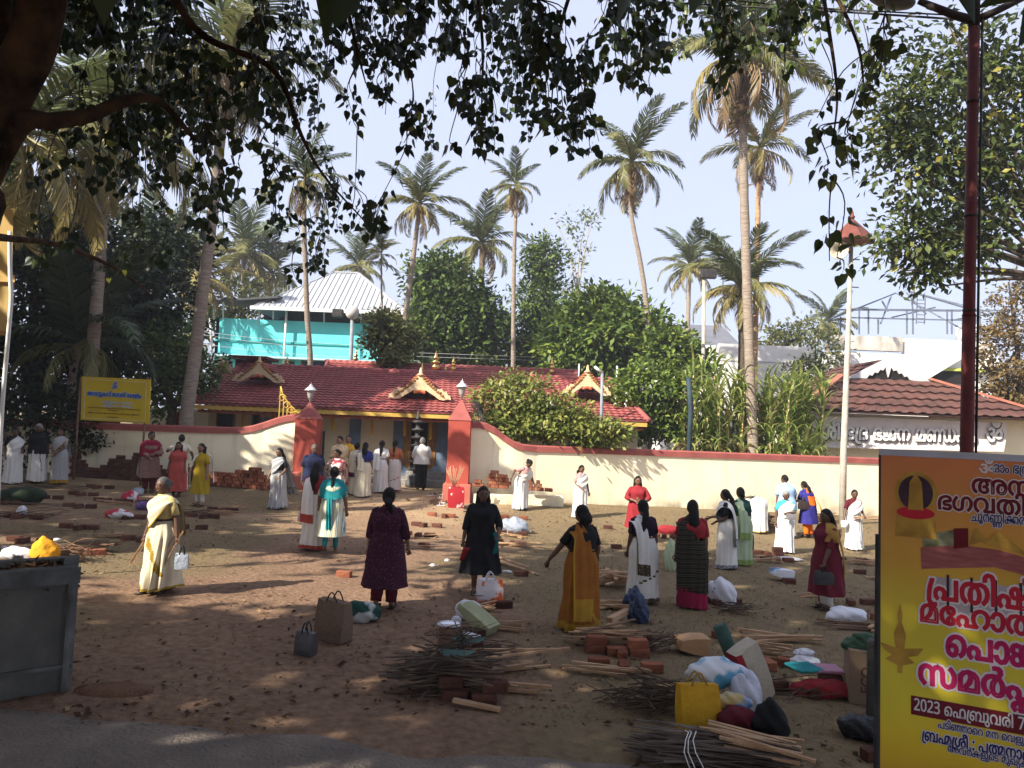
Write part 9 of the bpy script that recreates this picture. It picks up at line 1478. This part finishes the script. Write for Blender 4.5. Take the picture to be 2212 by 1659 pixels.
me, W_ = latin_mesh('ECO', .13, .004); me.transform(Matrix.Translation((-.03 + .1, -.034, .12)) @ Matrix(((0, -1, 0, 0), (0, 0, 1, 0), (1, 0, 0, 0), (0, 0, 0, 1)))); link('print', me, M('carton_print', (.13, .06, .035), scale=4), o)
crumple(1880, 1400, 'green_tarp', 'dark green sheet folded over the top of the carton', 'sheet', (.2, .16, .1), M('tarp_green', (.03, .075, .035), (.02, .05, .025), scale=5, rough=.6, bump=.5), 44, .35, base=(c.x + .1, c.y + .15, on(c.x, c.y) + .5)); crumple(1868, 1592, 'black_plastic', 'crumpled black plastic on the grass beside the poster foot', 'plastic', (.19, .16, .13), M('black_plastic', (.016, .017, .022), (.03, .03, .04), scale=6, rough=.35, bump=.9, bscale=14), 45, .45)
c = G(1893, 1560); MB().box((c.x + .04, c.y + .1, c.z + .36), (.16, .14, .78), rx=.05, rz=-.4, bev=.02).build('stone_slab', M('dark_slab', (.05, .05, .05), (.08, .078, .07), scale=4, bump=.5), label='dark upright slab half hidden behind the poster edge', cat='slab')
# the near right heap
tote(1625, 1515, 'cloth_bag', 'long beige cloth bag with a red side and printed script, leaning', (.3, .24, .62), [M('beige_cloth', (.46, .41, .33), (.40, .35, .28), scale=5, rough=.9, bump=.2), REDC, REDC], rz=-.15, lean=.12, side=(8, 9, 0), handles=False, base=tuple(G(1642, 1515) + Vector((0, .12, 0)))).rotation_euler = (0, R(-27), .45)
c = G(1600, 1500); MB().tube([Vector((c.x - .02, c.y + .22, c.z + .30)), Vector((c.x - .16, c.y + .26, c.z + .62))], .075, 14).build('rolled_mat', M('green_felt', (.05, .10, .085), (.04, .08, .07), scale=14, rough=.95), label='dark green rolled mat sticking up behind the beige bag', cat='mat')
tote(1510, 1583, 'yellow_bag', 'yellow cloth carrier bag leaning on the twig heap, loop handles up', (.37, .15, .40), [M('mustard_cloth', (.52, .29, .012), (.44, .23, .01), scale=4, rough=.8, bump=.35, bscale=16), MUST, MUST], rz=.25, lean=-.14, belly=.03)
crumple(1606, 1548, 'plastic_bag', 'white plastic bag peaking up between yellow and beige bags', 'bag', (.17, .13, .2), M('clear_plastic', (.55, .56, .66), (.42, .44, .54), scale=3, rough=.3, spec=.5, bump=.4), 47, .35, peak=.7); crumple(1545, 1520, 'sack', 'blue and white printed sack behind the yellow bag', 'bag', (.26, .15, .14), M('blue_white', (.62, .64, .68), (.1, .32, .5), scale=3, lo=.5, hi=.56, rough=.5), 48, .35, base=tuple(G(1545, 1545) + Vector((0, .15, .22)))); crumple(1580, 1560, 'printed_pouch', 'pouch with gold and blue print beside the white plastic bag', 'pouch', (.15, .1, .1), M('gold_blue', (.45, .35, .15), (.12, .25, .5), scale=4, lo=.48, hi=.54, rough=.5), 49, .3, base=tuple(G(1588, 1578) + Vector((0, .05, .14))))
crumple(1594, 1585, 'maroon_bag', 'maroon cloth bag slumped under the white plastic bag', 'bag', (.19, .15, .15), MAROON, 50, .35); crumple(1662, 1600, 'black_cloth', 'black cloth bag slumped at the right of the near heap', 'bag', (.17, .14, .16), BLACK, 51, .4, peak=.3); crumple(1700, 1648, 'plastic_bag', 'pale printed plastic wrapper beside the frond bundle', 'plastic', (.12, .05, .035), M('wrapper', (.5, .55, .56), (.3, .4, .42), scale=8, rough=.4), 52, .2)
# by the gate
tote(985, 1088, 'red_bag', 'red printed bag at the foot of the right gate pillar', (.44, .24, .58), [M('red_print', (.36, .022, .028), (.62, .5, .5), scale=5, rough=.5, lo=.6, hi=.63), WHITE, REDC], rz=.15, side=(5, 6), base=tuple(G(984, 1096)))
c = G(978, 1094); mb = MB()
for i in range(22): a = rb.uniform(-.3, .3); mb.tube([c + Vector((rb.uniform(-.05, .05), .05, .55)), c + Vector((a * .6, .05, .85)), c + Vector((a, .05, 1.1 + rb.uniform(-.08, .08)))], .009, 4)
mb.build('broom', WOODS[0], label='bundle of pale palm rib sticks standing in the red bag', cat='broom')
for k in range(26):
    u, v = (rb.uniform(930, 965), rb.uniform(1066, 1094)) if k < 18 else (rb.uniform(1000, 1052), rb.uniform(1098, 1106)); c = G(u, v); c.z = on(c.x, c.y); MB().box((0, 0, .015), (.09, .25, .02), bev=.008).tube([(-.04, .03, .02), (0, .05, .07), (.04, .03, .02)], .012, 5).build('slipper', [SOLE, PAPER, WOODS[1]][k % 3], loc=c, rot=(0, 0, rb.uniform(-1.5, 1.5)), label='slipper left in the loose heap beside the right gate pillar' if k < 18 else 'slipper left on the grass at the ledge right of the gate', cat='slipper', group='slippers by the gate')
for u, v in ((876, 1078), (880, 1080)): c = G(u, v); MB().box((0, 0, .015), (.09, .25, .02), bev=.008).tube([(-.04, .03, .02), (0, .05, .07), (.04, .03, .02)], .012, 5).build('slipper', WOODS[1], loc=c, rot=(0, 0, .6 + u * .1), label='one of two brown slippers lying alone before the gateway', cat='slipper', group='two slippers before the gateway')
# things in people's hands
def hand(start, key):
    for lb, (o, sp, D) in HELD.items():
        if lb.startswith(start): return o.location + Euler((0, 0, o.rotation_euler.z)).to_matrix() @ D(skeleton(sp)[0][key][2] + Vector((0, -.01, -.045)))
def held_sticks(start, key, d, L, n, label, mat=0, th=.03):
    h = hand(start, key); mb = MB(); d = Vector(d).normalized()
    for i in range(n): q = Vector((rb.gauss(0, .02), rb.gauss(0, .02), rb.gauss(0, .015))); dd = (d + Vector((rb.gauss(0, .08), rb.gauss(0, .08), rb.gauss(0, .08)))).normalized(); mb.bar(h + q - dd * L * .35, h + q + dd * L * .65, th * rb.uniform(.7, 1.3), th * .5)
    mb.build('firewood', WOODS[mat], label=label, cat='firewood')
held_sticks('grey haired woman', 'R', (-.45, -.1, -1), .55, 3, 'split sticks in the right hand of the grey haired walker'); held_sticks('grey haired woman', 'L', (-.35, -.2, -1), .5, 3, 'split sticks in the left hand of the grey haired walker')
tote(0, 0, 'carry_bag', 'white plastic bag hanging from the grey haired walker left hand', (.16, .08, .2), [GPL, GPL, BLK], rz=.2, base=tuple(hand('grey haired woman', 'L') + Vector((.1, 0, -.34))))
h = hand('woman with long hair in a long black', 'R'); MB().box(h + Vector((.03, -.05, -.09)), (.03, .15, .22), rz=-1.0, ry=.5, bev=.004).build('red_book', REDC, label='red book in the hand of the black dress woman', cat='book')
h = hand('woman seen from behind with long', 'L'); MB().box(h + Vector((0, -.03, -.1)), (.16, .02, .2), ry=.2).build('paper_packet', PAPER, label='white paper packet held by the red and white sari woman', cat='paper')
tote(0, 0, 'handbag', 'black handbag hanging from the hand of the maroon kurta woman', (.27, .12, .2), [BLK] * 3, base=tuple(hand('woman in a maroon kurta', 'L') + Vector((0, 0, -.28)))); tote(0, 0, 'shoulder_bag', 'dark brown shoulder bag on the orange and blue woman', (.26, .1, .22), [M('dark_leather', (.04, .025, .022), (.03, .02, .018), scale=5, rough=.45)] * 3, base=tuple(G(1745, 1161) + Vector((-.2, -.16, .78)))); tote(0, 0, 'purse', 'grey purse in the old white haired woman hand', (.2, .07, .13), [M('purse_grey', (.2, .19, .2), (.14, .13, .14), scale=5)] * 3, base=tuple(hand('old woman', 'L') + Vector((.05, -.05, -.14))), handles=False)
held_sticks('woman in a white sari and red blouse carrying', 'L', (1, -.1, .0), .8, 6, 'bundle of sticks across the arm of the red bloused woman', 0, .025); held_sticks('woman in a red kurta', 'L', (-.6, -.3, .6), .4, 4, 'kindling held before the red kurta', 0, .02); crumple(0, 0, 'plastic_bag', 'white plastic bag in the right hand of the stick carrier', 'bag', (.09, .07, .1), WPL, 60, .4, base=tuple(hand('woman in a white sari and red blouse carrying', 'R') + Vector((0, 0, -.16)))); tote(0, 0, 'cloth_bag', 'striped green bag in the pale green sari woman hand', (.2, .1, .32), [DGRN, PGRN, DGRN], base=tuple(hand('woman in a pale green', 'R') + Vector((0, 0, -.40))))
# ---------------------------------------------------------------- the morning air: a thin even haze over the whole place
hm = bpy.data.materials.new('haze'); hm.use_nodes = True; hn = hm.node_tree; hn.nodes.remove(hn.nodes['Principled BSDF']); pv = hn.nodes.new('ShaderNodeVolumePrincipled')
pv.inputs['Color'].default_value = (.86, .89, .96, 1); pv.inputs['Density'].default_value = .0013; pv.inputs['Anisotropy'].default_value = .2
hn.links.new(pv.outputs[0], hn.nodes['Material Output'].inputs['Volume'])
MB().box((0, 130, 11.5), (620, 400, 27)).build('haze', hm, kind='stuff')
